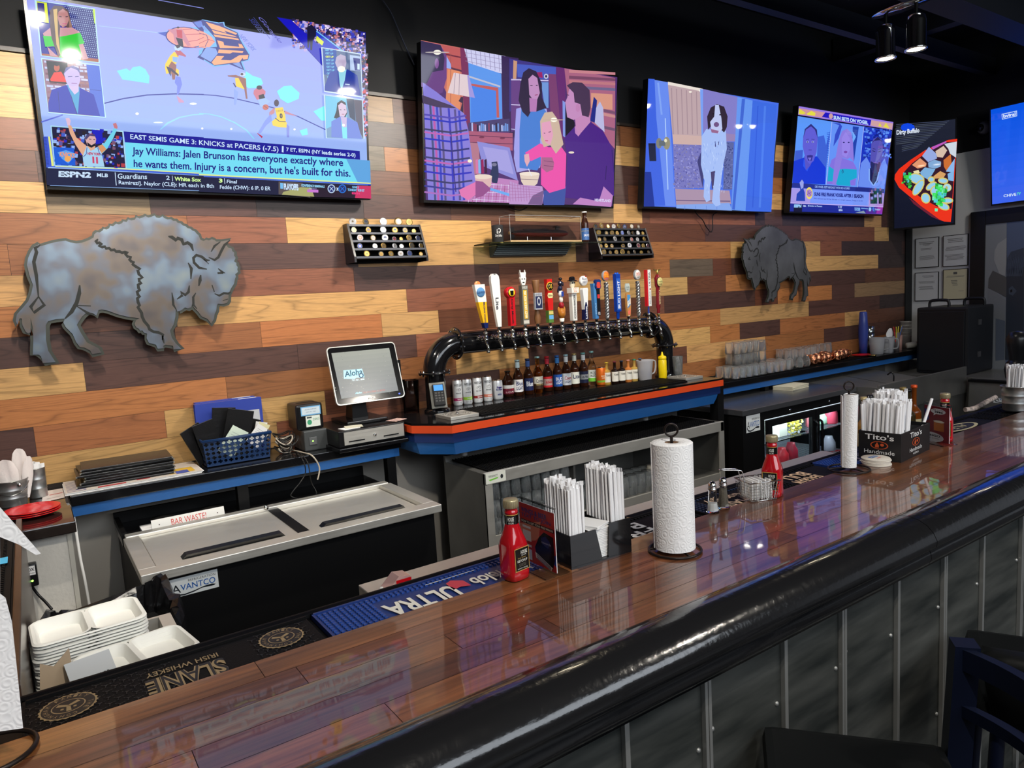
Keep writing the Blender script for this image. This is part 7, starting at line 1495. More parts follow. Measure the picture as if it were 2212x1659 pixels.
# card reader strapped to the left tower pipe
q=Vector((1.875,-.31,1.165)); t=thing('card_reader','black card payment terminal leaning on the left foot of the beer tower','card reader',tuple(q))
Mr=Matrix.Translation(q)@Matrix.Rotation(-.30,4,'Z')@Matrix.Rotation(-.35,4,'X')
m=MB(); m.box(-.045,.045,.004,.012,-.01,.14,mat('reader_back',(0.18,0.18,0.16),.5),bev=.003,M=Mr); m.build('mounting_plate',t)
m=MB(); m.box(-.032,.032,-.022,.003,.0,.125,BLACKP,bev=.005,M=Mr); m.build('casing',t)
m=MB(); m.box(-.026,.026,-.0235,-.0221,.085,.118,mat('reader_screen',(0.02,0.1,0.3),.2,emit=(.10,.35,.9),es=.9),M=Mr); m.build('reader_display',t)
m=MB()
for i in range(3):
 for j in range(4): m.box(-.024+i*.018,-.012+i*.018,-.0245,-.0221,.022+j*.015,.031+j*.015,mat('keys_grey',(0.05,0.05,0.05),.5),bev=.001,M=Mr)
m.build('keypad',t)
# ============================================================ UNDER-COUNTER EQUIPMENT
SB_=mat('steel_dark',(0.30,0.295,0.28),.36,.8,noise=.2,nscale=3)
def avantco(f,m,h=.0006,sub=True):
 m.rect(f,PRINT,lin((222,226,226)),0,1,0,1,h=h)
 m.text('A',f,PRINT,lin((16,22,30)),u0=.06,u1=.24,v0=.22,v1=.66,h=h*2); m.text('VANTCO',f,PRINT,lin((20,90,170)),u0=.24,u1=.94,v0=.30,v1=.62,h=h*2,bold=.01)
 if sub: m.text('REFRIGERATION',f,PRINT,lin((40,44,50)),u0=.40,u1=.95,v0=.70,v1=.82,h=h*2)
 pts=[(.06,.30),(.14,.16),(.30,.10),(.5,.16),(.7,.26),(.86,.28),(.94,.22),(.9,.16),(.8,.17),(.66,.19),(.5,.09),(.3,.03),(.12,.08),(.04,.24)]
 m.poly([f(u,v,h*2.2) for u,v in pts],PRINT,lin((16,22,30)))
def coolerL():
 x0,x1,yb,yf,zt=.247,1.49,-.37,-.975,.82
 t=thing('bottle_cooler','low black bottle cooler with two sliding steel lids','cooler',((x0+x1)/2,(yb+yf)/2,0))
 m=MB(); m.box(x0+.01,x1-.02,-.93,-.04,.06,zt-.045,BLACKM); m.build('cabinet',t)
 m=MB();
 m.box(x0,x1,yf,yf+.075,zt-.035,zt,STEEL,bev=.003); m.box(x0,x0+.06,yf+.075,yb-.05,zt-.035,zt,STEEL,bev=.003); m.box(x1-.06,x1,yf+.075,yb-.05,zt-.035,zt,STEEL,bev=.003); m.box(x0+.01,x1-.01,yb-.05,yb,zt-.035,zt+.004,STEEL,bev=.004); m.build('steel_frame',t)
 m=MB(); m.box(x0,x1,yb,-.04,zt-.05,zt-.02,BLACKG); m.box(x0,x0+.02,yb,-.04,zt-.02,zt+.01,BLACKM); m.box(x0,x1,-.06,-.04,zt-.02,zt+.03,BLACKM); m.build('rear_ledge',t)
 xm=(x0+x1)/2
 for (a,b,dz) in ((x0+.065,xm+.03,-.012),(xm+.035,x1-.065,-.018)):
  m=MB(); m.box(a,b,yf+.08,yb-.055,zt-.03+dz,zt+dz,STEEL,bev=.004); l=m.build('sliding_lid',t)
  c=(a+b)/2; m=MB(); m.prism([(c-.2,yf+.115,zt+dz),(c-.185,yf+.105,zt+dz+.018),(c+.185,yf+.105,zt+dz+.018),(c+.2,yf+.115,zt+dz)],(0,.045,0),BLACKP); m.build('lid_handle',l)
 m=MB(); m.box(xm-.012,xm+.035,yf+.08,yb-.055,zt-.03,zt-.008,BLACKM); m.build('centre_rail',t)
 m=MB(); m.lathe([(.011,0),(.011,.006),(0,.007)],0,0,0,CHROME,12,M=Matrix.Translation((xm-.02,yb-.05,zt+.006))@Matrix.Rotation(PI/2,4,'X')); m.build('lock',t)
 m=MB(); f=quadmap((.335,-.931,.690),(.513,-.931,.690),(.513,-.931,.763),(.335,-.931,.763)); avantco(f,m); m.build('brand_plate',t)
 return t
coolerL()
m=MB(); M=Matrix.Translation((.525,-.335,.8005))@Matrix.Rotation(0,4,'Z')@Matrix.Rotation(-.25,4,'X'); m.box(-.155,.155,-.003,.003,0,.05,mat('sign_white',(0.72,0.72,0.70),.5),M=M)
fa=lambda u,v,h=0: M@Vector((-.155+.31*u,-.003-h,.05*v)); m.text('BAR WASTE!',fa,PRINT,lin((200,60,50)),u0=.26,u1=.74,v0=.22,v1=.78,h=.0006)
for u in (.1,.9): m.disc(fa,PRINT,lin((60,50,50)),u,.5,.008,.06,h=.0007)
tag(m.build('waste_sign'),'white strip hand lettered BAR WASTE! on the bottle cooler','sign')
m=MB(); m.box(.33,.42,-.33,-.24,.8005,.815,PAPER,bev=.002); tag(m.build('tally_pad'),'small white tally pad behind the bar waste sign','notepad')
for x,lab in ((.44,'left'),(.66,'right')):
 m=MB(); m.lathe([(0,0),(.055,0),(.055,.003),(.03,.004),(.02,.008),(0,.008)],x,-.13,.8005,mat('ring_dark',(0.05,0.045,0.04),.5),20); tag(m.build('round_coaster'),'dark round rubber coaster at the %s of the cooler ledge'%lab,'coaster')
def rack():
 x0,x1,yb,yf,zt=1.875,3.768,-.33,-.74,.85
 t=thing('glass_rack','open stainless glass storage cabinet with black mesh mats','cabinet',((x0+x1)/2,(yb+yf)/2,0))
 m=MB(); m.box(x0,x0+.025,yf,yb,.08,zt-.005,SB_); m.box(x1-.03,x1,yf,yb,.08,zt-.005,SB_); m.box(x0,x1,yb,yb+.02,.08,zt+.03,SB_); m.box(x0+.025,x1-.03,yf+.01,yb,.08,.1,SB_); m.build('side_walls',t)
 m=MB(); m.box(x0,x1,yf,yf+.02,zt-.065,zt,STEEL,bev=.003); m.box(x0,x0+.045,yf-.001,yf+.01,.08,zt-.065,STEEL); m.box(x1-.045,x1,yf-.001,yf+.01,.08,zt-.065,STEEL); m.build('front_frame',t)
 m=MB(); m.box(x0+.005,x1-.005,yf+.02,yb,zt-.02,zt-.004,SB_); m.build('top_panel',t)
 for zz in (.50,):
  m=MB(); m.box(x0+.025,x1-.03,yf+.015,yb,zz-.02,zz,SB_); m.box(x0+.045,x1-.045,yf,yf+.015,zz-.05,zz+.004,STEEL); m.build('shelf_panel',t)
 m=MB(); m.box(x0+.3*2.02,x0+.3*2.02+.015,yf+.02,yb,.5,zt-.07,SB_); m.box(3.32,3.335,yf+.02,yb,.5,zt-.07,SB_); m.build('divider',t)
 m=MB()
 for i in range(96):
  x=x0+.04+i*.0188; m.box(x,x+.004,yf+.025,yb-.005,zt-.003,zt+.007,BLACKR)
 for j in range(20):
  y=yf+.03+j*.0185; m.box(x0+.04,x1-.07,y,y+.004,zt-.003,zt+.005,BLACKR)
 m.build('mesh_mat',t)
 m=MB(); f=quadmap((x0+.005,yf-.001,zt-.06),(x0+.13,yf-.001,zt-.06),(x0+.13,yf-.001,zt-.004),(x0+.005,yf-.001,zt-.004)); m.rect(f,PRINT,lin((214,216,206)),0,1,0,1,h=.0006); m.text('REGENCY',f,PRINT,lin((40,60,50)),u0=.15,u1=.6,v0=.6,v1=.8,h=.001); m.add([f(u,v,.001) for u,v in ((.15,.4),(.62,.52),(.6,.4),(.2,.26))],[(0,1,2,3)],PRINT,lin((110,190,60))); m.disc(f,PRINT,lin((40,44,46)),.8,.5,.07,.2,h=.001); m.build('maker_label',t)
rack()
# glasses stored inside (left bay) and mugs (middle bay)
gl0=tumbler('pint_glass',0,0,0,.095,.024,.031,'clear glass stacked in the left bay of the glass cabinet','glass',inv=True,group='glasses stored in the cabinet')
first=True
for k in range(3):
 for i in range(8):
  for j in range(3):
   x=1.955+i*.068+(j%2)*.02; y=-.70+j*.075; zz=.501+k*.0965
   if first: gl0.location=(x,y,zz); first=False
   else:
    o=gl0.copy(); COL.objects.link(o); o.location=(x,y,zz)
mg=tumbler('glass_mug',0,0,0,.12,.036,.042,'thick clear glass mug in the middle bay of the cabinet','glass mug',inv=True,group='mugs in the middle bay',thick=.006)
first=True
for i in range(11):
 for j in range(2):
  x=2.56+i*.07; y=-.66+j*.1
  if 2.50<x<3.28:
   if first: mg.location=(x,y,.501); first=False
   else: o=mg.copy(); COL.objects.link(o); o.location=(x,y,.501)
for k in range(6):
 m=MB(); m.lathe([(0,.03),(.03,.03),(.042,0),(.045,0),(.032,.034),(0,.034)],3.20,-.63,.501+k*.02,mat('cup_cream',(0.6,0.55,0.45),.6),18); tag(m.build('paper_cup'),'cream paper cup in the nested stack inside the cabinet','cup','nested paper cups in the cabinet')
def coolerR():
 x0,x1,yb,yf,zt=4.03,5.44,-.10,-.69,.88
 t=thing('display_cooler','black back bar cooler with two lit glass doors','cooler',((x0+x1)/2,(yb+yf)/2,0))
 m=MB(); m.box(x0-.01,x1+.01,yf-.01,yb,zt-.04,zt,mat('cooler_top',(0.26,0.27,0.30),.25,.85),bev=.004); m.build('steel_top',t)
 m=MB(); zt2=zt-.0405
 m.box(x0,x0+.03,yf+.04,yb,.08,zt2,BLACKM); m.box(x1-.03,x1,yf+.04,yb,.08,zt2,BLACKM); m.box(x0+.03,x1-.03,yb-.02,yb,.08,zt2,mat('cooler_liner',(0.5,0.55,0.6),.4)); m.box(x0+.03,x1-.03,yf+.04,yb-.02,.08,.12,_M['cooler_liner']); m.box(x0,x1,yf,yf+.04,.08,.16,BLACKM); m.box(x0,x0+.24,yf,yf+.04,.16,zt2,BLACKM); m.box(x0+.24,x1,yf,yf+.04,zt2-.06,zt2,BLACKM); m.box(x0+.22,x0+.24,yf+.04,yb-.02,.12,zt2,_M['cooler_liner']); m.build('cabinet',t)
 LM=mat('cooler_light',(1,1,1),.4,emit=(.75,.9,1.0),es=1.0)
 m=MB(); m.box(x0+.26,x1-.06,yf+.06,yf+.08,zt2-.085,zt2-.075,LM); m.build('interior_light',t)
 for k,(a,b) in enumerate(((x0+.245,x0+.82),(x0+.83,x1-.0))):
  z0,z1=.17,zt2-.065
  m=MB(); w=.045
  m.box(a,b,yf-.03,yf-.001,z1-w,z1,BLACKP); m.box(a,b,yf-.03,yf-.001,z0,z0+w,BLACKP); m.box(a,a+w,yf-.03,yf-.001,z0+w,z1-w,BLACKP); m.box(b-w,b,yf-.03,yf-.001,z0+w,z1-w,BLACKP); d=m.build('glass_door',t)
  m=MB(); m.box(a+w,b-w,yf-.018,yf-.012,z0+w,z1-w,mat('door_glass',(0.85,0.92,0.95),0,trans=1.0,ior=1.02)); m.build('door_pane',d)
  hx=b-.02 if k==0 else a+.03
  m=MB(); m.tube(smooth([(hx,yf-.03,z1-.08),(hx,yf-.055,z1-.09),(hx,yf-.06,z1-.14),(hx,yf-.06,z1-.30),(hx,yf-.055,z1-.34),(hx,yf-.03,z1-.35)]),.010,BLACKG,8); m.build('door_handle',d)
  m=MB(); m.lathe([(.012,0),(.012,.004),(0,.006)],0,0,0,CHROME,12,M=Matrix.Translation((a+.3 if k==0 else a+.22,yf-.001,zt2-.03))@Matrix.Rotation(PI/2,4,'X')); m.build('lock',d)
 for zz in (.36,.58):
  m=MB()
  for i in range(40): m.box(x0+.25+i*.0285,x0+.254+i*.0285,yf+.05,yb-.03,zz,zz+.004,CHROME)
  m.box(x0+.25,x1-.04,yf+.05,yf+.055,zz-.004,zz+.004,CHROME); m.build('wire_shelf',t)
 m=MB(); f=quadmap((x0+.035,yf-.001,.715),(x0+.19,yf-.001,.715),(x0+.19,yf-.001,.835),(x0+.035,yf-.001,.835)); avantco(f,m,sub=True); m.build('brand_plate',t)
 return t
coolerR()
l=bpy.data.lights.new('cooler_lamp','AREA'); l.shape='RECTANGLE'; l.size=1.0; l.size_y=.05; l.energy=7; l.color=(.75,.9,1.0); o=bpy.data.objects.new('cooler_lamp',l); COL.objects.link(o); o.location=(4.75,-.60,.75); o.rotation_euler=(math.radians(25),0,0)
LEM=mat('lemon',(0.75,0.62,0.08),.5);
t=thing('plastic_tub','clear tub of lemon wedges on the upper cooler shelf','tub',(4.83,-.5,.5845)); m=MB(); m.box(4.735,4.93,-.60,-.40,.5845,.75,mat('tub_clear',(0.9,0.95,0.95),.1,trans=1,ior=1.05)); m.build('tub_body',t)
for k in range(80):
 x=4.75+random.uniform(0,.16); y=-.585+random.uniform(0,.08); zz=.597+random.uniform(0,.14)
 m=MB(); M=Matrix.Translation((x,y,zz))@Matrix.Rotation(random.uniform(0,6),4,(random.random(),random.random(),1)); m.lathe([(0,-.012),(.010,-.006),(.013,0),(.010,.006),(0,.012)],0,0,0,LEM if k%4 else mat('lemon_flesh',(0.85,0.80,0.42),.4),8,M=M,sy=.5); o=m.build('lemon_wedge'); tag(o,'yellow lemon wedge in the clear tub inside the lit cooler','lemon wedge','lemon wedges in the tub')
m=MB(); m.box(4.60,4.70,-.58,-.45,.5845,.74,mat('carton_cream',(0.7,0.68,0.55),.5),bev=.004); tag(m.build('juice_carton'),'cream carton left of the lemon tub in the cooler','carton')
for i,(x,y,zz,c,lab,h) in enumerate([(4.74,-.5,.3645,(190,40,50),'red round container on the lower cooler shelf behind left door',.11),(4.86,-.5,.3645,(170,40,60),'red bottle beside it on the lower cooler shelf',.13),(5.17,-.5,.2045,(210,50,60),'large red container on the lower shelf behind the right door',.14),(5.11,-.5,.5845,(220,110,120),'pink bottle on the upper shelf behind the right door',.15),(5.26,-.5,.5845,(150,190,160),'bag of green leaves on the upper shelf behind the right door',.10),(4.82,-.5,.1205,(200,190,160),'jar with yellow label at the cooler bottom',.10),(5.33,-.55,.5845,(200,70,90),'red bottle at the right end of the upper cooler shelf',.16),(5.30,-.55,.3645,(150,150,160),'grey tub at the right end of the lower cooler shelf',.12)]):
 m=MB(); m.lathe([(0,0),(.05,0),(.055,.01),(.052,h*.55),(.035,h*.8),(.028,h),(0,h)],x,y,zz,mat('jar_%d'%i,lin(c),.3),16); tag(m.build('jar'),lab,'jar')
m=MB(); m.box(5.02,5.17,-.32,-.31,.60,.76,PAPER);
for i in range(5): m.box(5.04,5.15,-.3215,-.3205,.63+i*.024,.637+i*.024,mat('ink_grey',(0.2,0.2,0.2)))
tag(m.build('notice_sheet'),'white printed sheet taped inside the right cooler door','notice')
for k in range(5):
 m=MB(); M=Matrix.Translation((5.12,-.33,.8805+k*.0065))@Matrix.Rotation(.12+.05*(k%2),4,'Z'); m.box(-.14,.14,-.085,.085,0,.006,mat('towel_cream',(0.62,0.58,0.44),.9),bev=.002,M=M); tag(m.build('folded_towel'),'folded cream bar towel, %s of the pile on the lit cooler'%['bottom','second','middle','fourth','top'][k],'towel','pile of cream towels')
# sinks and ice bins to the right
t=thing('ice_bin','stainless ice bin and sink unit right of the lit cooler','sink',(6.1,-.6,0))
m=MB(); m.box(5.47,6.95,-.86,-.12,.10,.72,SB_); m.build('basin_body',t)
m=MB(); m.box(5.47,6.95,-.875,-.855,.66,.90,SB_,bev=.004); m.box(5.47,6.95,-.14,-.11,.72,.96,SB_,bev=.004); m.box(5.46,5.475,-.86,-.14,.72,.88,SB_); m.build('splash_rim',t)
for (a,b) in ((5.50,6.02),(6.04,6.55)):
 m=MB(); m.prism([(a,-.84,.80),(a,-.84,.812),(a,-.18,.89),(a,-.18,.878)],(b-a,0,0),SB_); l=m.build('sloping_lid',t)
 m=MB(); m.box(a+.05,b-.05,-.78,-.76,.825,.835,BLACKP); m.build('lid_handle',l)
m=MB(); m.tube(smooth([(5.75,-.84,.90),(5.75,-.84,.95),(5.75,-.82,.97),(5.75,-.79,.95)]),.006,BLACKP,6); m.build('hook',t)
t=thing('chest_freezer','stainless ice chest with sloping front in the right corner','freezer',(7.0,-1.0,0))
m=MB(); m.box(6.98,7.66,-1.35,-.20,.05,.80,SB_,bev=.004); m.build('cabinet',t)
m=MB(); m.hexa([(6.88,-1.35,.55),(6.98,-1.35,.55),(6.98,-.92,.55),(6.88,-.92,.55),(6.90,-1.35,.78),(6.98,-1.35,.80),(6.98,-.92,.80),(6.90,-.92,.78)],SB_); m.box(6.87,6.99,-1.352,-.918,.772,.792,BLACKM); m.build('sloping_hatch',t)
m=MB(); f=quadmap((6.879,-1.12,.60),(6.879,-1.30,.60),(6.897,-1.30,.68),(6.897,-1.12,.68)); avantco(f,m,sub=False); m.build('brand_plate',t)
# insulated food carrier
t=thing('food_carrier','large black insulated food carrier with two carrying handles','food carrier',(7.35,-.6,.80))
BC=mat('carrier_black',(0.008,0.009,0.012),.45)
m=MB(); m.box(7.10,7.64,-.815,-.36,.8005,1.43,BC,bev=.02); m.build('box_body',t)
m=MB(); m.box(7.085,7.10,-.79,-.385,.83,1.39,BC,bev=.006); m.build('front_door',t)
for (x,y) in ((7.2,-.52),(7.45,-.72)):
 m=MB(); m.tube(smooth([(x,y-.085,1.425),(x,y-.085,1.47),(x,y-.06,1.492),(x,y+.06,1.492),(x,y+.085,1.47),(x,y+.085,1.425)]),.014,BC,8); m.build('carrying_handle',t)
m=MB(); m.box(7.30,7.36,-.822,-.814,.95,1.0,mat('latch_grey',(0.05,0.05,0.055),.4)); m.box(7.30,7.36,-.822,-.814,1.25,1.30,_M['latch_grey']); m.build('latch',t)
t=thing('steel_counter','small steel and black counter at far right behind the straw bucket','counter',(7.2,-1.7,0))
m=MB(); m.box(6.9,7.66,-2.1,-1.42,.86,.90,SB_,bev=.003); m.build('counter_top',t)
m=MB(); m.box(6.95,7.66,-2.05,-1.45,0,.8595,mat('tile_white',(0.4,0.4,0.4),.3)); m.build('tiled_base',t)
# pipes and fittings under the tap counter
m=MB(); m.tube([P(1020,963,Y=-.3),P(1008,990,Y=-.3)],.012,CHROME,8); m.lathe([(.018,0),(.018,.05),(.012,.055)],2.0,-.33,.865,WHITEP,12); tag(m.build('drain_pipe'),'grey drain pipe and white fitting below the left of the tap counter','pipe')
for k,(a,b) in enumerate((((1140,935),(1110,968)),((1345,898),(1315,922)),((1460,875),(1440,900)))):
 m=MB(); m.cyl(P(*a,Y=-.12),P(*b,Y=-.20),.010,mat('pipe_tan',(0.35,0.30,0.22),.5),8); tag(m.build('beer_line'),'slanting tan beer line below the tap counter, %s'%['left one','middle one','right one'][k],'pipe')
m=MB(); m.lathe([(.022,0),(.022,.03),(.03,.03),(.03,.06),(.012,.07),(.012,.11)],3.45,-.33,.86,WHITEP,12,M=None); tag(m.build('pipe_fitting'),'white plastic pipe fitting below the right of the tap counter','pipe')
# ============================================================ RIGHT SHELF GLASSWARE
zr=1.0155
t=thing('bar_mat','black ribbed rubber bar mat under the glassware on the right shelf','bar mat',(5.1,-.15,zr))
m=MB(); m.box(4.12,6.35,-.285,-.02,zr,zr+.005,BLACKR); m.build('mat_base',t)
m=MB()
for i in range(98): x=4.13+i*.0226; m.box(x,x+.010,-.28,-.03,zr+.005,zr+.009,BLACKR)
m.build('mat_ribs',t)
zg=zr+.0095
g0=tumbler('rocks_glass',0,0,0,.088,.030,.036,'clear upturned rocks glass in the stacks on the right shelf','glass',inv=True,group='rocks glasses on the right shelf',thick=.004)
first=True
lay=[]
for i in range(5):
 for j in range(3): lay.append((4.52+i*.082,-.10-j*.078,0))
for i in range(5):
 for k in range(1,3):
  for j in range(2): lay.append((4.68+i*.078,-.07-j*.08,k))
for i in range(4):
 for j in range(3): lay.append((4.96+i*.08,-.09-j*.08,0))
for (x,y,k) in lay:
 if first: g0.location=(x,y,zg+k*.0885); first=False
 else: o=g0.copy(); COL.objects.link(o); o.location=(x,y,zg+k*.0885)
g1=tumbler('beer_glass',0,0,0,.15,.028,.040,'tall clear beer glass on the right shelf behind the copper mugs','glass',inv=True,group='tall glasses on the right shelf',thick=.003)
first=True
for i in range(9):
 for j in range(2):
  x=5.36+i*.092; y=-.06-j*.085
  if j==1 and i>4: continue
  if first: g1.location=(x,y,zg); first=False
  else: o=g1.copy(); COL.objects.link(o); o.location=(x,y,zg)
m=MB(); m.lathe([(0,.0),(.028,0),(.036,.02),(.036,.05),(.022,.085),(.004,.092),(.004,.15),(.032,.158),(.032,.16),(0,.162)],0,0,0,GLASS,18); g2=tag(m.build('wine_glass',local=True),'clear upturned stemmed wine glass on the right shelf','wine glass','wine glasses on the right shelf')
for k,(x,y) in enumerate(((5.30,-.20),(5.38,-.235),(5.26,-.12),(5.47,-.24))):
 o=g2 if k==0 else g2.copy()
 if k: COL.objects.link(o)
 o.location=(x,y,zg)
COP=mat('copper_hammered',(0.72,0.30,0.16),.14,1.0,bump=1.0,bscale=120)
cm=thing('copper_mug','shiny hammered copper mug on the right shelf','mug',(0,0,0),'copper mugs on the right shelf')
m=MB(); m.lathe([(0,.0),(.030,0),(.042,.02),(.044,.05),(.036,.085),(.034,.088),(.033,.086),(.040,.05),(.03,.006),(0,.006)],0,0,0,COP,22); m.build('mug_body',cm,local=True)
m=MB(); m.tube(smooth([(.038,0,.078),(.066,0,.075),(.070,0,.045),(.05,0,.025),(.040,0,.022)]),.004,COP,7); m.build('handle',cm,local=True)
for k,(x,y) in enumerate(((5.56,-.245),(5.67,-.22),(5.70,-.25),(5.80,-.23),(5.92,-.245),(6.03,-.22),(6.12,-.2),(5.60,-.17),(5.86,-.16))):
 o=cm if k==0 else dup(cm,(x,y,zg))
 o.location=(x,y,zg); o.rotation_euler=(0,0,random.uniform(-2.4,-.8))
# far right shelf clutter
def spot(px,X):
 q=P(px,760,X=X); return q
m=MB(); m.lathe([(0,0),(.036,0),(.040,.12),(.044,.22),(.040,.30),(.034,.40),(.028,.41),(0,.41)],6.62,-.10,zr,mat('cup_blue',(0.03,0.05,0.25),.3),24)
for i in range(22): pass
tag(m.build('plastic_cup_stack'),'tall sleeve of translucent blue plastic cups on the right shelf','cups')
t=thing('oval_plate','red oval plate in front of the blue cups','plate',(6.45,-.2,zr)); m=MB(); m.lathe([(0,.003),(.075,.003),(.10,.014),(.102,.016),(.09,.012),(0,.006)],6.47,-.16,zr,RP_,26,sy=.8); m.build('plate_body',t)
m=MB(); m.lathe([(0,.002),(.035,0),(.045,.008),(.046,.014),(.04,.01),(0,.005)],6.50,-.25,zr,mat('brass_tin',(0.6,0.42,0.16),.2,1),20); tag(m.build('metal_dish'),'small shiny gold dish beside the red plate','dish')
def jug(x,y,r,h,label):
 t=thing('measuring_jug',label,'jug',(x,y,zr)); m=MB(); m.lathe([(0,.003),(r*.8,0),(r*.85,.01),(r,h),(r-.004,h),(r*.8,.012),(0,.01)],x,y,zr,mat('jug_frost',(0.42,0.43,0.46),.4,trans=.5,ior=1.2),22); m.build('jug_body',t)
 m=MB(); m.tube(smooth([(x+r*.6,y-r*.75,zr+h*.92),(x+r*.9,y-r*1.25,zr+h*.85),(x+r*.85,y-r*1.25,zr+h*.35),(x+r*.55,y-r*.7,zr+h*.28)]),.007,_M['jug_frost'],7); m.build('handle',t)
jug(6.66,-.21,.068,.16,'frosted plastic measuring jug, left one on the right shelf'); jug(6.80,-.235,.06,.15,'frosted plastic measuring jug, right one in front of the grey cup')
for (x,y,r,h,c,lab) in ((6.93,-.19,.048,.15,(120,124,126),'grey plastic cup right of the measuring jugs'),(7.04,-.20,.03,.18,(96,90,92),'dark grey tube holding coloured straws'),(7.12,-.19,.026,.15,(170,130,120),'pinkish rolled container beside the straw tube')):
 m=MB(); m.lathe([(0,.0),(r*.85,0),(r,h),(r-.003,h),(r*.8,.006),(0,.006)],x,y,zr,mat('cup_%d'%int(x*100),lin(c),.5),18); tag(m.build('plastic_cup'),lab,'cup')
for i,c in enumerate([(190,50,50),(200,190,60),(150,40,60),(220,200,80),(160,150,170),(60,140,90),(60,90,160),(200,180,60)]):
 m=MB(); a=(i-3.5)*.16; m.cyl((7.04,-.20,zr+.02),(7.04+a*.13,-.2+random.uniform(-.03,.0),zr+.24),.005,mat('straw_%d'%i,lin(c),.4),6); tag(m.build('drinking_straw'),'coloured stirring straw fanning out of the dark grey tube','straw','coloured straws in the grey tube')
m=MB(); leafsheet(m,6.92,-.21,zr+.10,.12,.12,.1,PAPER,.006,(-.03,0)); leafsheet(m,6.95,-.19,zr+.10,.10,.13,-.1,PAPER,.004,(0,0)); tag(m.build('paper_napkin'),'white papers stuffed in the grey cup on the right shelf','paper')
for i in range(3):
 m=MB(); m.lathe([(0,0),(.044,0),(.052,.04),(.05,.075),(.048,.075),(.046,.05),(.04,.006),(0,.006)],6.74+.01*i,-.08,zr+.14+i*.035,mat('shaker_steel',(0.30,0.32,0.33),.2,1),18) if False else m.lathe([(0,0),(.04,0),(.046,.12),(.044,.12),(.038,.006),(0,.006)],6.78,-.075,zr+i*.07,mat('shaker_steel',(0.30,0.32,0.33),.2,1),18); tag(m.build('steel_shaker'),'steel shaker cup, %s in the nested stack behind the jugs'%['bottom','middle','top'][i],'shaker','nested steel shakers')
for i in range(5):
 m=MB(); m.lathe([(0,0),(.045,0),(.055,.12),(.058,.125),(.054,.12),(.043,.006),(0,.006)],7.42,-.10,zr+i*.035,mat('pail_white',(0.42,0.42,0.42),.4,.3),20); tag(m.build('small_pail'),'small pale metal pail, %s in the nested stack beside the black carrier'%['lowest','second','third','fourth','top'][i],'pail','nested pails')
m=MB(); M=Matrix.Translation((7.24,-.2,zr+.035))@Matrix.Rotation(PI/2,4,'Y')@Matrix.Rotation(.5,4,'X'); m.lathe([(0,0),(.028,0),(.034,.09),(.032,.09),(.026,.004),(0,.004)],0,0,0,mat('cup_white',(0.5,0.5,0.48),.5),18,M=M); tag(m.build('tipped_cup'),'white cup lying on its side at the end of the right shelf','cup')
m=MB(); m.box(7.32,7.43,-.26,-.19,zr,zr+.06,mat('box_maroon',(0.2,0.02,0.03),.4),bev=.005); tag(m.build('small_box'),'small dark red packet at the end of the right shelf','packet')
# ============================================================ LEFT FRONT: bin, steel well, clamshell boxes
BAG=mat('bin_bag',(0.006,0.006,0.007),.22,bump=1.2,bscale=30)
t=thing('trash_bin','large bin lined with a black bag behind the takeout boxes','trash bin',(.10,-1.16,0))
m=MB(); m.box(-.03,.29,-1.35,-1.02,0,.70,BLACKM); m.build('bin_body',t)
bm_v=[];bm_f=[];n=40;ringz=[(.52,.015),(.62,.02),(.70,.012),(.735,.0),(.73,-.022),(.66,-.04),(.55,-.045)]
m=MB(); V=[];F=[]
for k,(zz,off) in enumerate(ringz):
 for i in range(n):
  a=2*PI*i/n; c,s=math.cos(a),math.sin(a); w=.19+off; d=.205+off
  sx=abs(c)**.35*(1 if c>=0 else -1); sy=abs(s)**.35*(1 if s>=0 else -1)
  wob=random.uniform(-.007,.009)*(1 if 1<k<6 else .8)
  V.append((.134+sx*w*.98+wob,-1.19+sy*d+wob,zz+.062+random.uniform(-.008,.008)+(.03*math.sin(a*2.2+.5) if k in (2,3,4) else 0)))
for k in range(len(ringz)-1):
 for i in range(n): j=(i+1)%n; F.append((k*n+i,k*n+j,(k+1)*n+j,(k+1)*n+i))
m.add(V,F,BAG,smooth=False); m.build('bag_liner',t)
m=MB(); m.tube(smooth([(.31,-1.33,.70),(.325,-1.40,.66),(.335,-1.46,.63),(.35,-1.52,.61)]),.02,BAG,8,radii=None); m.build('bag_knot',t)
t=thing('steel_well','open stainless underbar well with a dark wood rim, holding takeout boxes','sink',(.1,-1.7,0))
x0,x1,y0,y1,zt=-.062,.275,-2.14,-1.43,.83
m=MB(); m.box(x0,x1,y0,y1,.10,.70,SB_); m.box(x1-.035,x1,y0,y1,.70,zt,STEEL); m.box(x0,x1-.035,y1-.012,y1,.70,zt,STEEL); m.box(x0,x0+.012,y0,y1-.012,.70,zt,STEEL); m.box(x0+.012,x1-.035,y0,y0+.012,.70,zt,STEEL); m.build('well_body',t)
FOAM=mat('white_foam',(0.80,0.80,0.76),.65)
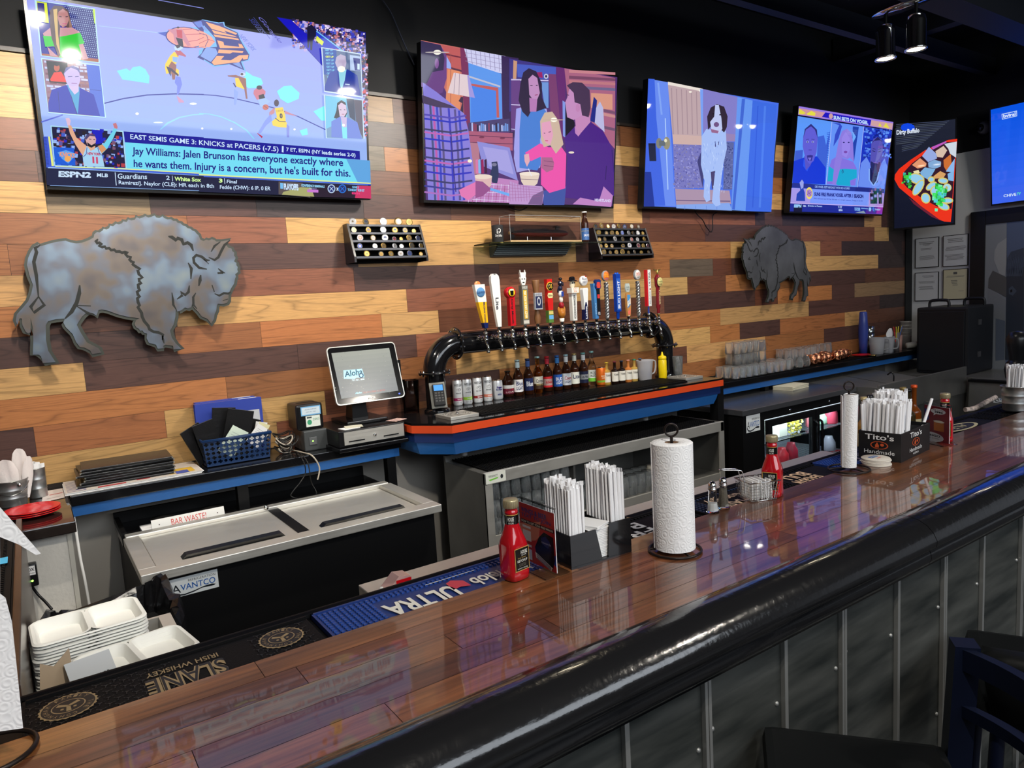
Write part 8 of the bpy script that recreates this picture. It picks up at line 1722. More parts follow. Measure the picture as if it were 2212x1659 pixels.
def clam():
 m=MB(); W,Dp=.250,.185
 # rim outline with two rounded compartments
 def rr(cx,cy,hw,hh,r,zz,n=4):
  o=[]
  for sx,sy,a0 in ((1,1,0),(-1,1,90),(-1,-1,180),(1,-1,270)):
   for k in range(n+1):
    a=math.radians(a0+90*k/n); o.append((cx+sx*(hw-r)+r*math.cos(a),cy+sy*(hh-r)+r*math.sin(a),zz))
  return o
 o1=rr(0,0,W/2,Dp/2,.03,.0); o2=rr(0,0,W/2+.004,Dp/2+.004,.03,-.0035)
 n=len(o1); m.add(o1+o2,[(i,n+i,n+(i+1)%n,(i+1)%n) for i in range(n)],FOAM,smooth=True)
 m.add(o2+[(x,y,-.006) for x,y,_ in rr(0,0,W/2-.004,Dp/2-.004,.03,0)],[(i,n+i,n+(i+1)%n,(i+1)%n) for i in range(n)],FOAM,smooth=True)
 cs=[]
 for cx in (-.0625,.0625):
  a=rr(cx,0,.056,Dp/2-.008,.022,0); b=rr(cx,0,.046,Dp/2-.020,.02,-.028)
  k=len(a); m.add(a+b,[(i,(i+1)%k,k+(i+1)%k,k+i) for i in range(k)],FOAM,smooth=True); m.add(b,[tuple(range(k))],FOAM); cs.append(a)
  m.add([(x,y,z-.002) for x,y,z in a+b],[(i,k+i,k+(i+1)%k,(i+1)%k) for i in range(k)],FOAM,smooth=True); m.add([(x,y,z-.002) for x,y,z in b],[tuple(reversed(range(k)))],FOAM)
 # flat web between rim and cups
 for s,cx in ((-1,-.0625),(1,.0625)):
  a=rr(cx,0,.056,Dp/2-.008,.022,0); O=rr(cx,0,.0625,Dp/2,.03 if True else 0,0)
  k=len(a); m.add(a+O,[(i,k+i,k+(i+1)%k,(i+1)%k) for i in range(k)],FOAM)
 return m
cmb=clam(); c0=cmb.build('takeout_box',local=True)
for i in range(28):
 o=c0 if i==0 else c0.copy()
 if i: COL.objects.link(o)
 o.location=(.052+random.uniform(-.003,.003),-1.66+random.uniform(-.003,.003),.7365+i*.0083); o.rotation_euler=(0,0,.05+random.uniform(-.012,.012))
 tag(o,'top one of the tall stack of white foam takeout boxes' if i==27 else 'white foam takeout box nested in the tall stack below the top one','takeout box',None if i==27 else 'stacked foam takeout boxes')
for k in range(3):
 o=c0.copy(); COL.objects.link(o); o.location=(.140,-1.865+k*.004,.90+k*.009); o.rotation_euler=(.0,.0,.12+k*.02); o['label']='white foam takeout box lying in front of the tall stack, %s'%['lowest','middle','uppermost'][k]
 if 'group' in o: del o['group']
m=MB(); M=Matrix.Translation((.03,-1.97,.905))@Matrix.Rotation(.2,4,'Z')@Matrix.Rotation(-.9,4,'X'); m.box(-.03,.065,-.001,.001,0,.085,mat('card_grey',(0.46,0.48,0.50),.7),M=M); fc=lambda u,v,h=0: M@Vector((-.045+.12*u,-.001-h,.1*v)); m.text('P.8 BB',fc,PRINT,lin((40,40,44)),u0=.55,u1=.8,v0=.2,v1=.34,h=.0005); tag(m.build('cardboard_piece'),'light grey card leaning in front of the foam boxes','cardboard')
m=MB(); M=Matrix.Translation((-.035,-1.92,.90))@Matrix.Rotation(.1,4,'Z')@Matrix.Rotation(-.3,4,'X'); m.prism([M@Vector(v) for v in ((-.03,0,0),(.04,0,0),(.04,0,.09),(.005,0,.06),(-.02,0,.075))],(0,.002,0),mat('card_brown',(0.36,0.27,0.18),.8)); tag(m.build('cardboard_flap'),'torn brown cardboard flap at the left of the foam boxes','cardboard')
# stainless underbar ledge below the bar
t=thing('underbar_ledge','long stainless underbar ledge behind the bar counter','ledge',(2.3,-1.93,0))
m=MB(); m.box(.75,3.2,-2.06,-1.80,.86,.90,STEEL,bev=.004); m.build('steel_top',t)
m=MB(); m.box(.76,3.2,-2.05,-1.83,.10,.8595,BLACKM); m.build('base',t)
q=(.80,-1.95,.9005)
t=thing('straw_rack','small clear rack with a red soft drink label on the steel ledge','dispenser',q)
m=MB(); m.prism([(q[0]-.055,q[1]-.02,q[2]),(q[0]+.05,q[1]-.02,q[2]),(q[0]+.045,q[1]-.02,q[2]+.055),(q[0]+.01,q[1]-.02,q[2]+.06)],(0,.05,0),mat('rack_clear',(0.85,0.6,0.6),.1,trans=.6,ior=1.1)); m.build('clear_body',t)
m=MB(); f=quadmap((q[0]+.0,q[1]-.021,q[2]+.015),(q[0]+.048,q[1]-.021,q[2]+.015),(q[0]+.048,q[1]-.021,q[2]+.05),(q[0]+.0,q[1]-.021,q[2]+.05)); m.rect(f,PRINTG,lin((196,20,30)),0,1,0,1,h=.0005); m.text('Coca-Cola',f,PRINTG,lin((235,230,230)),u0=.1,u1=.9,v0=.35,v1=.65,h=.001); m.build('red_label',t)
for i in range(6):
 m=MB(); m.lathe([(0,0),(.006,.002),(.006,.012),(0,.014)],q[0]-.075+i*.007,q[1]-.005,q[2]+i*.005,WHITEP,8); tag(m.build('white_peg'),'small white peg lying on the sloping side of the clear rack','peg','white pegs on the rack')
# liquor bottles in the speed rail
t=thing('speed_rail','black speed rail holding liquor bottles behind the bar','rail',(3.6,-1.93,.62))
m=MB(); m.box(3.25,4.15,-1.99,-1.985,.84,.92,SB_); m.box(3.25,4.15,-1.99,-1.87,.80,.806,SB_); m.build('rail',t)
for i,(px,py,cap,gl,lab) in enumerate([(1866,857,(200,180,130),(150,110,50),'cream capped'),(1879,853,(30,30,36),(20,20,24),'black capped'),(1891,849,(190,196,190),(120,130,110),'pale capped'),(1908,842,(230,210,40),(110,130,70),'yellow capped'),(1919.6,839,(226,220,200),(90,120,70),'white capped'),(1931,842,(210,214,220),(170,176,186),'silver capped'),(1950.7,836,(150,130,80),(150,110,70),'bronze capped'),(1962,840,(30,28,24),(60,50,30),'dark capped'),(1974.5,831,(226,90,40),(120,60,20),'orange capped')]):
 q=P(px,py,Y=-1.93); h=q.z-.807
 bottle(q.x,-1.93,.8065,h,.036,mat('spirit_%d'%i,lin(gl),.08),cap,'%s liquor bottle in the speed rail behind the black straw box'%lab,lab=[(0,1,(206,196,160))],txt=[('VODKA' if i%2 else 'RUM',.4,.7,(50,40,30))],sh=(.58,.72),lz=(.1,.5),name='liquor_bottle',rn=.0125)
# ============================================================ MATS IN THE BAR GUTTER
ZM=ZB-.024; YM0,YM1=YBB+.006,YBB+.160
def barmat(name,x0,x1,base,label,nub=True,edge=None):
 t=thing(name,label,'bar mat',((x0+x1)/2,(YM0+YM1)/2,ZM))
 m=MB(); m.box(x0,x1,YM0,YM1,ZM,ZM+.010,base,bev=.002); m.box(x0,x1,YM1-.006,YM1,ZM+.01,ZM+.014,edge or base); m.box(x0,x0+.005,YM0,YM1,ZM+.01,ZM+.014,edge or base); m.build('mat_base',t)
 return t
MF=lambda x0,x1: quadmap((x1,YM1-.010,ZM+.0105),(x0,YM1-.010,ZM+.0105),(x0,YM0,ZM+.0105),(x1,YM0,ZM+.0105))   # reads from behind the bar
def nubs(t,x0,x1,mt,step=.0125,skip=None):
 m=MB(); y=YM0+.008
 while y<YM1-.012:
  x=x0+.010
  while x<x1-.006:
   if not(skip and skip(x,y)): m.box(x,x+step*.55,y,y+step*.55,ZM+.010,ZM+.0135,mt)
   x+=step
  y+=step
 o=m.build('mat_nubs',t); o['kind']='stuff'
xa=-.08; xb=P(672,1342,Z=ZM).x-.01
t=barmat('bar_mat',xa,xb,BLACKR,'black bar mat with gold crests reading Slane Irish Whiskey')
f=MF(xa,xb); GP=lin((150,128,92)); GK=mat('mat_ridge',(0.035,0.036,0.038),.45)
m=MB()
nx=34
for i in range(nx):
 for j in range(5):
  x=xa+.012+i*(xb-xa-.02)/nx; y=YM0+.014+j*.026+(i%2)*.013
  if y>YM1-.018 or abs(x-.233)<.075: continue
  for a in (0,2.09,4.19):
   m.add([(x+.0016*math.cos(a+1.57),y+.0016*math.sin(a+1.57),ZM+.0115),(x-.0016*math.cos(a+1.57),y-.0016*math.sin(a+1.57),ZM+.0115),(x+.0085*math.cos(a+.5),y+.0085*math.sin(a+.5),ZM+.0115),(x+.0105*math.cos(a+.25),y+.0105*math.sin(a+.25),ZM+.0115)],[(0,1,2,3)],GK)
m.build('embossed_pattern',t)
m=MB()
c=[P(148,1526,Z=ZM+.011),P(608,1378,Z=ZM+.011)]
for q in c:
 cx,cy=q.x,min(max(q.y,YM0+.045),YM1-.055); f2=lambda u,v,h=0,cx=cx,cy=cy: Vector((cx-u,cy-v,ZM+.0118+h))
 n=24
 m.add([f2((.047 if k%2 else .044)*math.cos(k*PI/n),(.047 if k%2 else .044)*math.sin(k*PI/n),0) for k in range(2*n)],[tuple(range(2*n))],PRINT,GP)
 m.disc(f2,PRINT,lin((20,20,20)),0,0,.042,.042,h=.0002,n=28)
 for k,ch in enumerate('THE CONYNGHAM FAMILY '):
  a=PI*.95-k*.29
  if ch==' ': continue
  fr=lambda u,v,h=0,a=a: f2(math.cos(a)*(.031+.008*v)+(u-.5)*.006*math.sin(a),math.sin(a)*(.031+.008*v)-(u-.5)*.006*math.cos(a),h); m.text(ch,fr,PRINT,GP,h=.0005)
 m.disc(f2,PRINT,GP,0,.0,.027,.024,h=.0004,n=24); m.disc(f2,PRINT,lin((20,20,20)),0,0,.025,.022,h=.0006,n=24)
 for a in (PI/2,PI/2+2.09,PI/2+4.19): m.add([f2(.003*math.cos(a+1.57),.003*math.sin(a+1.57),.0008),f2(.003*math.cos(a-1.57),.003*math.sin(a-1.57),.0008),f2(.02*math.cos(a-.2),.02*math.sin(a-.2),.0008),f2(.02*math.cos(a+.2),.02*math.sin(a+.2),.0008)],[(0,1,2,3)],PRINT,GP)
 for s in (-1,1): m.disc(f2,PRINT,GP,s*.010,.008,.003,.003,h=.0008,n=8)
xs0,xs1=P(310,1475,Z=ZM).x,P(478,1425,Z=ZM).x
fs=quadmap((xs1,YM0+.083,ZM+.0115),(xs0,YM0+.083,ZM+.0115),(xs0,YM0+.012,ZM+.0115),(xs1,YM0+.012,ZM+.0115))
m.text('SLANE',fs,PRINT,GP,h=.0003,bold=.06); m.text('SLANE',fs,PRINT,lin((22,22,24)),h=.0006,bold=.0)
fs2=quadmap((xs1-.005,YM0+.112,ZM+.0115),(xs0+.005,YM0+.112,ZM+.0115),(xs0+.005,YM0+.092,ZM+.0115),(xs1-.005,YM0+.092,ZM+.0115)); m.text('IRISH WHISKEY',fs2,PRINT,GP,h=.0003,bold=.01)
m.build('gold_print',t)
x0=xb+.012; x1=P(1105,1215,Z=ZM).x+.1; BM=mat('mat_blue',(0.008,0.03,0.16),.4); BN=mat('mat_blue_nub',(0.014,0.055,0.27),.35)
t=barmat('bar_mat',x0,x1,BM,'blue bar mat reading Michelob Ultra upside down')
XU0,XU1=P(806,1305,Z=ZM).x,P(950,1262,Z=ZM).x; XM0,XM1=P(985,1262,Z=ZM).x,P(1105,1225,Z=ZM).x
nubs(t,x0,x1,BN,skip=lambda x,y: (XU0-.02<x<XM1 and y<YM1-.035))
m=MB(); WC=lin((222,220,210))
fu=quadmap((XU1,YM1-.07,ZM+.0135),(XU0-.005,YM1-.07,ZM+.0135),(XU0-.005,YM0+.008,ZM+.0135),(XU1,YM0+.008,ZM+.0135)); m.text('ULTRA',fu,PRINT,WC,h=.0003,bold=.03)
fm=quadmap((XM1+.02,YM1-.07,ZM+.0135),(XM0+.02,YM1-.07,ZM+.0135),(XM0+.02,YM0+.03,ZM+.0135),(XM1+.02,YM0+.03,ZM+.0135)); m.text('Michelob',fm,PRINT,WC,h=.0003,bold=.02)
xr_=(XU1+XM0)/2; m.add([(xr_-.022,YM0+.05,ZM+.0138),(xr_+.0,YM0+.055,ZM+.0138),(xr_+.0,YM0+.105,ZM+.0138),(xr_-.018,YM0+.095,ZM+.0138),(xr_+.024,YM0+.045,ZM+.0138),(xr_+.024,YM0+.085,ZM+.0138)],[(0,1,2,3),(1,4,5,2)],PRINT,lin((196,60,76)))
m.box(xr_-.06,xr_+.08,YM1-.032,YM1-.030,ZM+.0135,ZM+.0138,PRINT,WC); m.build('raised_lettering',t)
for (x0,x1,base,nm,words,col_,lab) in [(x1+.01,1.62,BLACKR,BLACKR,('BARE','FREE'),(222,222,222),'black bar mat with raised white letters between the caddy and the salt shaker'),
 (1.63,2.02,BLACKR,mat('nub_navy',(0.01,0.02,0.05),.4),('Goombay','SMASH'),(220,190,160),'black bar mat with cream letters behind the salt shakers'),
 (2.03,2.37,BLACKR,BLACKR,('BULL','SEAGRAM'),(222,186,150),'black bar mat with orange cream letters by the second ketchup bottle'),
 (2.38,3.02,BM,BN,('ULTRA','Michelob'),(222,220,210),'blue bar mat behind the second paper towel roll'),
 (3.03,3.75,BLACKR,BLACKR,('ESTABLISHED','SHOCK'),(200,190,150),'black bar mat with a cream oval near the third ketchup bottle'),
 (3.76,4.6,BLACKR,BLACKR,('TOP','SHELF'),(60,140,160),'black bar mat with a teal panel by the straw bucket')]:
 t=barmat('bar_mat',x0,x1,base,lab); w=x1-x0; a,b=x0+w*.22,x0+w*.62
 nubs(t,x0,x1,nm,step=.014,skip=lambda x,y: a-.01<x<b+.15 and YM0+.005<y<YM1-.03)
 f=quadmap((b,YM1-.035,ZM+.0135),(a,YM1-.035,ZM+.0135),(a,YM0+.008,ZM+.0135),(b,YM0+.008,ZM+.0135)); m=MB()
 if words[0]=='ESTABLISHED':
  m.disc(f,PRINT,lin(col_),.4,.5,.5,.42,h=.0004,n=24); m.disc(f,PRINT,lin((30,30,30)),.4,.5,.42,.32,h=.0008,n=24); m.text('ALE',f,PRINT,lin(col_),u0=.2,u1=.6,v0=.35,v1=.65,h=.0012)
 elif words[0]=='TOP': m.rect(f,PRINT,lin(col_),.0,1,.1,.8,h=.0004)
 else: m.text(words[0],f,PRINT,lin(col_),h=.0004,v0=.05,v1=.52,bold=.02); m.text(words[1],f,PRINT,lin(col_),h=.0004,v0=.6,v1=.98,bold=.02)
 m.build('raised_lettering',t)
# ============================================================ THINGS ON THE BAR
KR=mat('ketchup_red',(0.42,0.006,0.012),.10,coat=.8)
def ketchup(x,y,label,rz=0):
 t=thing('ketchup_bottle',label,'ketchup bottle',(x,y,ZB)); h=.196
 def sq(r,z,n=28,e=4.0):
  o=[]
  for k in range(n):
   a=2*PI*k/n+rz; c,s=math.cos(2*PI*k/n),math.sin(2*PI*k/n); rr=r/((abs(c)**e+abs(s)**e)**(1/e)); o.append((x+rr*math.cos(a),y+rr*math.sin(a),ZB+z))
  return o
 prof=[(.0265,0,3),(.030,.004,4),(.0305,.02,4),(.0295,.024,4),(.0295,.085,4),(.0285,.093,3.2),(.0245,.108,2.6),(.0185,.128,2.2),(.0155,.142,2),(.0148,.160,2),(.0165,.162,2),(.0165,.166,2),(.0150,.168,2),(.0150,.178,2)]
 m=MB(); n=28; V=[]; F=[]
 for (r,z,e) in prof: V+=sq(r,z,n,e)
 for i in range(len(prof)-1):
  for k in range(n): j=(k+1)%n; F.append((i*n+k,i*n+j,(i+1)*n+j,(i+1)*n+k))
 F.append(tuple(reversed(range(n)))); m.add(V,F,KR,smooth=True); m.build('bottle_body',t)
 m=MB(); m.lathe([(.0155,.174),(.0182,.175),(.0182,.192),(.0170,.195),(0,.196)],x,y,ZB,mat('cap_gold',(0.42,0.36,0.22),.35,.5),22)
 for k in range(22):
  a=2*PI*k/22; m.box(-.0004,.0004,-.0004,.0008,.176,.191,_M['cap_gold'],M=Matrix.Translation((x,y,ZB))@Matrix.Rotation(a,4,'Z')@Matrix.Translation((.0182,0,0)))
 m.build('screw_cap',t)
 BKL=lin((14,14,14)); GLD=lin((186,150,80)); WHL=lin((214,214,206))
 a0=math.atan2(CAM.y-y,CAM.x-x)
 fn=cylmap(x,y,ZB,.0166,a0-1.4,a0+1.4,.132,.160); m=MB(); m.rect(fn,PRINTG,GLD,0,1,0,1,h=0,nu=12); m.rect(fn,PRINTG,BKL,0,1,.06,.94,h=.0002,nu=12); m.text('HOUSE',fn,PRINTG,WHL,u0=.3,u1=.62,v0=.45,v1=.8,h=.0006,bold=.02); m.text('RECIPE',fn,PRINTG,WHL,u0=.33,u1=.6,v0=.2,v1=.36,h=.0006); m.build('neck_label',t)
 # body label on the flat face turned to the camera
 q=round((a0-rz)/(PI/2))*(PI/2)+rz; c,s=math.cos(q),math.sin(q)
 def ff(u,v,h=0):
  w=(u-.5)*.046; return Vector((x+c*(.0297+h)-s*w,y+s*(.0297+h)+c*w,ZB+.026+.056*v))
 m=MB(); m.rect(ff,PRINTG,GLD,0,1,0,1,h=0); m.rect(ff,PRINTG,BKL,.035,.965,.03,.97,h=.0002); m.text('HOUSE',ff,PRINTG,WHL,u0=.42,u1=.86,v0=.72,v1=.88,h=.0005,bold=.02); m.text('RECIPE',ff,PRINTG,WHL,u0=.46,u1=.8,v0=.64,v1=.69,h=.0005); m.text('Fancy Tomato',ff,PRINTG,lin((180,150,90)),u0=.2,u1=.75,v0=.52,v1=.60,h=.0005); m.text('KETCHUP',ff,PRINTG,WHL,u0=.16,u1=.84,v0=.38,v1=.49,h=.0005,bold=.01)
 for i in range(3): m.rect(ff,PRINTG,lin((120,116,106)),.25,.75,.30-i*.05,.31-i*.05,h=.0005)
 m.text('NET WT 14 OZ (397g)',ff,PRINTG,WHL,u0=.15,u1=.85,v0=.06,v1=.13,h=.0005); m.build('body_label',t)
def BT(px,py,r=0):
 q=P(px,py,Z=ZB); d=Vector((q.x-CAM.x,q.y-CAM.y)).normalized(); return q.x+d.x*r,q.y+d.y*r
x,y=BT(1113,1258,.030); ketchup(x,y,'red ketchup bottle with gold cap, nearest one, left of the table sign',.15)
x,y=BT(1669,1076,.029); ketchup(x,y,'red ketchup bottle behind the wire basket in the middle of the bar',.35)
x,y=BT(2040,956,.029); ketchup(x,y,'red ketchup bottle behind the table sign at the far end',.35)
# paper towel rolls
TW=bpy.data.materials.new('towel_embossed'); TW.use_nodes=True; nt=TW.node_tree; b=nt.nodes['Principled BSDF']; b.inputs['Base Color'].default_value=(.80,.80,.81,1); b.inputs['Roughness'].default_value=.9
tc=nt.nodes.new('ShaderNodeTexCoord'); vo=nt.nodes.new('ShaderNodeTexVoronoi'); vo.inputs['Scale'].default_value=52; mu=nt.nodes.new('ShaderNodeMath'); mu.operation='MULTIPLY'; mu.inputs[1].default_value=22; sn=nt.nodes.new('ShaderNodeMath'); sn.operation='SINE'; bp=nt.nodes.new('ShaderNodeBump'); bp.inputs['Strength'].default_value=.2; bp.inputs['Distance'].default_value=.0022
nt.links.new(tc.outputs['Object'],vo.inputs['Vector']); nt.links.new(vo.outputs['Distance'],mu.inputs[0]); nt.links.new(mu.outputs[0],sn.inputs[0]); nt.links.new(sn.outputs[0],bp.inputs['Height']); nt.links.new(bp.outputs[0],b.inputs['Normal'])
WIRE=mat('wire_bronze',(0.02,0.014,0.012),.35,.5)
def roll(x,y,R,rc,h,label,lean=(0,0),ring=.075,top=True,zr_=.012,wl=''):
 t=thing('paper_towel_roll',label,'paper towel',(x,y,ZB+zr_))
 V=[];F=[];n=40;m=MB(); n2=8
 for k in range(n2+1):
  v=k/n2
  for i in range(n):
   a=2*PI*i/n; rr=R*(1+.006*math.sin(3*a+v*3)+.004*math.sin(7*a)); V.append((x+rr*math.cos(a)+lean[0]*v,y+rr*math.sin(a)+lean[1]*v,ZB+zr_+h*v))
 for k in range(n2):
  for i in range(n): j=(i+1)%n; F.append((k*n+i,k*n+j,(k+1)*n+j,(k+1)*n+i))
 m.add(V,F,TW,smooth=True)
 lx,ly=lean
 m.lathe([(R,h),(R-.004,h+.003),(rc+.003,h+.002),(rc,h),(rc,0)],x+lx,y+ly,ZB+zr_,TW,n); m.lathe([(R,0),(rc,0)],x,y,ZB+zr_,TW,n)
 a=2.4; m.box(-.001,.001,-.010,.010,0,h,TW,M=Matrix.Translation((x+R*math.cos(a),y+R*math.sin(a),ZB+zr_))@Matrix.Rotation(a,4,'Z')); m.build('towel_sheets',t)
 m=MB(); m.lathe([(rc,h+.001),(rc-.0015,h+.001),(rc-.0015,.0)],x+lx*.5,y+ly*.5,ZB+zr_,mat('card_core',(0.22,0.13,0.08),.8),24); m.build('card_core',t)
 w=thing('towel_holder',wl,'towel holder',(x,y,ZB))
 m=MB(); m.tube([(x+ring*math.cos(k*PI/16),y+ring*math.sin(k*PI/16),ZB+.0045) for k in range(32)],.0032,WIRE,8,closed=True); m.build('base_ring',w)
 m=MB();
 for a in (.3,.3+2.09,.3+4.19): m.tube([(x,y,ZB+.008),(x+ring*.6*math.cos(a),y+ring*.6*math.sin(a),ZB+.008),(x+ring*math.cos(a),y+ring*math.sin(a),ZB+.005)],.003,WIRE,6)
 m.build('base_spokes',w)
 zt=h+zr_+.016
 m=MB(); m.tube([(x,y,ZB+.008),(x,y,ZB+zt)],.004,WIRE,8); m.build('centre_rod',w)
 m=MB(); dx,dy=math.cos(-.75),math.sin(-.75);
 m.tube([(x+.016*dx*math.sin(k*PI/10),y+.016*dy*math.sin(k*PI/10),ZB+zt+.016-.016*math.cos(k*PI/10)) for k in range(20)],.0028,WIRE,7,closed=True); m.build('finial_loop',w)
x,y=BT(1459,1213,.074); x,y=x,y
roll(x,y,.052,.017,.272,'large paper towel roll standing in the middle of the bar on its wire stand',ring=.066,wl='dark wire stand under the large paper towel roll')
x,y=BT(1833,1027,.066); roll(x+.012,y+.005,.024,.018,.255,'thin nearly finished paper towel roll on the bar before the black straw box',lean=(.012,.0),ring=.068,wl='dark wire stand under the thin paper towel roll')
# near roll at the left edge of the frame with a loose hanging sheet
qx,qy=P(-105,1560,Z=ZB).x-.04,P(-105,1560,Z=ZB).y
xn,yn=-.262,-2.46
roll(xn,yn,.062,.018,.272,'paper towel roll at the near left end of the bar with a loose sheet',ring=.075,wl='wire stand under the roll at the near left end')
m=MB()
def sheet(pts,mt):
 m.prism(pts,(0,.0012,0),mt)
Yn=-2.52
q=[P(x_,y_,Y=Yn) for x_,y_ in ((-60,1040),(0,1096),(88,1196),(78,1199),(40,1176),(0,1160),(-60,1150))]
m.prism(q,(0,.002,0),TW)
q=[P(x_,y_,Y=Yn+.02) for x_,y_ in ((-80,1150),(0,1160),(0,1283),(12,1292),(26,1345),(50,1573),(0,1580),(-80,1590))]
m.prism(q,(0,.002,0),TW)
tag(m.build('loose_towel_sheet'),'loose white paper towel sheet hanging at the far left edge','paper towel')
m=MB(); c=P(-22,1630,Z=ZB+.004); m.tube([(c.x+.062*math.cos(k*PI/16),c.y+.062*math.sin(k*PI/16),ZB+.005) for k in range(32)],.004,WIRE,8,closed=True); tag(m.build('wire_ring'),'dark wire ring lying on the bar at bottom left','wire ring')
# acrylic table signs (no scannable codes on them)
def sign(x,y,rz,w,h,label,kind):
 t=thing('table_sign',label,'table sign',(x,y,ZB))
 M=Matrix.Translation((x,y,ZB))@Matrix.Rotation(rz,4,'Z')
 AC=mat('sign_acrylic',(0.97,0.98,1.0),.02,trans=1.0,ior=1.04)
 m=MB(); m.box(-w/2,w/2,-.0045,-.0025,.004,h,AC,M=M); m.box(-w/2,w/2,.0025,.0045,.004,h,AC,M=M); m.box(-w/2,w/2,-.0025,.0025,h-.002,h,AC,M=M)
 m.box(-w/2,w/2,-.038,-.0047,.001,.003,AC,M=M); m.box(-w/2,w/2,.0047,.038,.001,.003,AC,M=M); m.box(-w/2,w/2,-.038,-.036,.003,.009,AC,M=M); m.box(-w/2,w/2,.036,.038,.003,.009,AC,M=M); m.build('acrylic_stand',t)
 m=MB(); f=lambda u,v,hh=0: M@Vector((-w/2+.003+(w-.006)*u,-.0012-hh*.5,.008+(h-.02)*v)); m.box(-w/2+.003,w/2-.003,-.0011,.0011,.008,h-.012,PAPER,M=M)
 r=lambda c,a,b,c2,d,hh=.0004: m.rect(f,PRINTG,lin(c),a,b,c2,d,h=hh)
 if kind==0:
  r((176,44,44),0,1,0,1); m.add([f(u,v,.0006) for u,v in ((0,.62),(.62,.78),(.55,.5),(.45,.42),(0,.3))],[(0,1,2,3,4)],PRINTG,lin((200,120,96)))
  m.text('WINGS & BEER',f,PRINTG,lin((60,50,110)),u0=.06,u1=.8,v0=.84,v1=.93,h=.0012,bold=.03); m.text('TEXT TO JOIN',f,PRINTG,lin((60,50,110)),u0=.06,u1=.9,v0=.75,v1=.83,h=.0012,bold=.02); r((20,18,22),.04,.98,.66,.72,.001); m.text('HOW TO GET YOUR FREE WINGS!',f,PRINTG,lin((226,214,190)),u0=.06,u1=.96,v0=.672,v1=.708,h=.0016,bold=.02)
  r((222,216,214),.08,.32,.58,.62,.001); r((214,206,204),.08,.32,.36,.54,.0009); r((222,216,214),.08,.32,.26,.30,.001); r((206,206,216),.08,.32,.04,.22,.0009)
  m.add([f(u,v,.001) for u,v in ((.42,.30),(.55,.50),(.70,.62),(.95,.58),(.97,.2),(.9,.02),(.46,.14))],[tuple(range(7))],PRINTG,lin((24,20,30))); m.add([f(u,v,.0013) for u,v in ((.6,.5),(.74,.56),(.86,.48),(.8,.36),(.64,.4))],[tuple(range(5))],PRINTG,lin((40,44,96))); m.text('rewards',f,PRINTG,lin((170,170,190)),u0=.62,u1=.88,v0=.42,v1=.46,h=.0016)
  m.add([f(u,v,.0014) for u,v in ((.42,.22),(.9,.06),(.86,-.0),(.44,.12))],[(0,1,2,3)],PRINTG,lin((220,214,196)))
  for i in range(3): m.add([f(u,v,.0018) for u,v in ((.46,.195-i*.03),(.86,.065-i*.022),(.86,.05-i*.022),(.46,.18-i*.03))],[(0,1,2,3)],PRINTG,lin((30,50,110)))
  m.add([f(u,v,.0008) for u,v in ((.9,.25),(1,.3),(1,.1),(.92,.14))],[(0,1,2,3)],PRINTG,lin((40,60,140)))
 else:
  r((130,30,40),0,1,0,1); m.disc(f,PRINTG,lin((226,224,224)),.56,.86,.30,.08,h=.001); m.text('WE DATE',f,PRINTG,lin((30,30,40)),u0=.34,u1=.78,v0=.87,v1=.91,h=.0016); m.text('7PM',f,PRINTG,lin((30,30,40)),u0=.42,u1=.74,v0=.81,v1=.86,h=.0016,bold=.04); m.add([f(u,v,.001) for u,v in ((.4,.8),(.5,.79),(.38,.73))],[(0,1,2)],PRINTG,lin((226,224,224)))
  m.add([f(u,v,.001) for u,v in ((.02,.9),(.16,.86),(.2,.6),(.02,.5))],[(0,1,2,3)],PRINTG,lin((40,60,130))); r((196,110,40),.4,.8,.3,.56,.001); m.disc(f,PRINTG,lin((232,222,200)),.6,.57,.22,.035,h=.0014)
  m.disc(f,PRINTG,lin((214,212,208)),.3,.1,.5,.14,h=.001); m.text('BINGO',f,PRINTG,lin((40,40,50)),u0=.1,u1=.66,v0=.12,v1=.18,h=.0016,bold=.04); m.text('win prizes',f,PRINTG,lin((60,60,70)),u0=.12,u1=.62,v0=.05,v1=.09,h=.0016)
 m.build('printed_insert',t)
a=P(1122,1208,Z=ZB+.02); b=P(1212,1248,Z=ZB)
sign(.985,-2.425,math.radians(-90),.15,.168,'clear acrylic table sign with red wings advert beside the near ketchup bottle',0)
q=P(2010,965,Z=ZB); sign(2.94,-2.457,math.radians(-112),.13,.16,'clear acrylic table sign with dark red bingo advert at the far end of the bar',1)
# straws: wrapped, white
STRAW=mat('straw_wrap',(0.84,0.84,0.86),.65)
def straws(x0,x1,y0,y1,z0,h,nx,ny,group,label,M0=None,spread=0.0,rec=.0037):
 st=MB(); st.tube([(0,0,0),(0,0,h)],rec,STRAW,6); st.box(-rec*1.2,rec*1.2,-.0006,.0006,h,h+.010,STRAW); s0=None
 first=None
 for i in range(nx):
  for j in range(ny):
   x=x0+(x1-x0)*(i+.5)/nx+random.uniform(-.001,.001); y=y0+(y1-y0)*(j+.5)/ny+random.uniform(-.001,.001)
   dz=random.uniform(-.006,.004)
   p=Vector((x,y,z0)); p=M0@p if M0 else p
   if first is None: o=st.build('wrapped_straw',local=True); first=o
   else: o=first.copy(); COL.objects.link(o)
   o.location=(p.x,p.y,p.z+0); o.scale=(1,1,1+dz/h)
   cx=(x-(x0+x1)/2)/(x1-x0)*2; cy=(y-(y0+y1)/2)/(y1-y0)*2
   o.rotation_euler=(-cy*spread+random.uniform(-.012,.012),cx*spread+random.uniform(-.012,.012),random.uniform(0,3))
   tag(o,label,'straw',group)
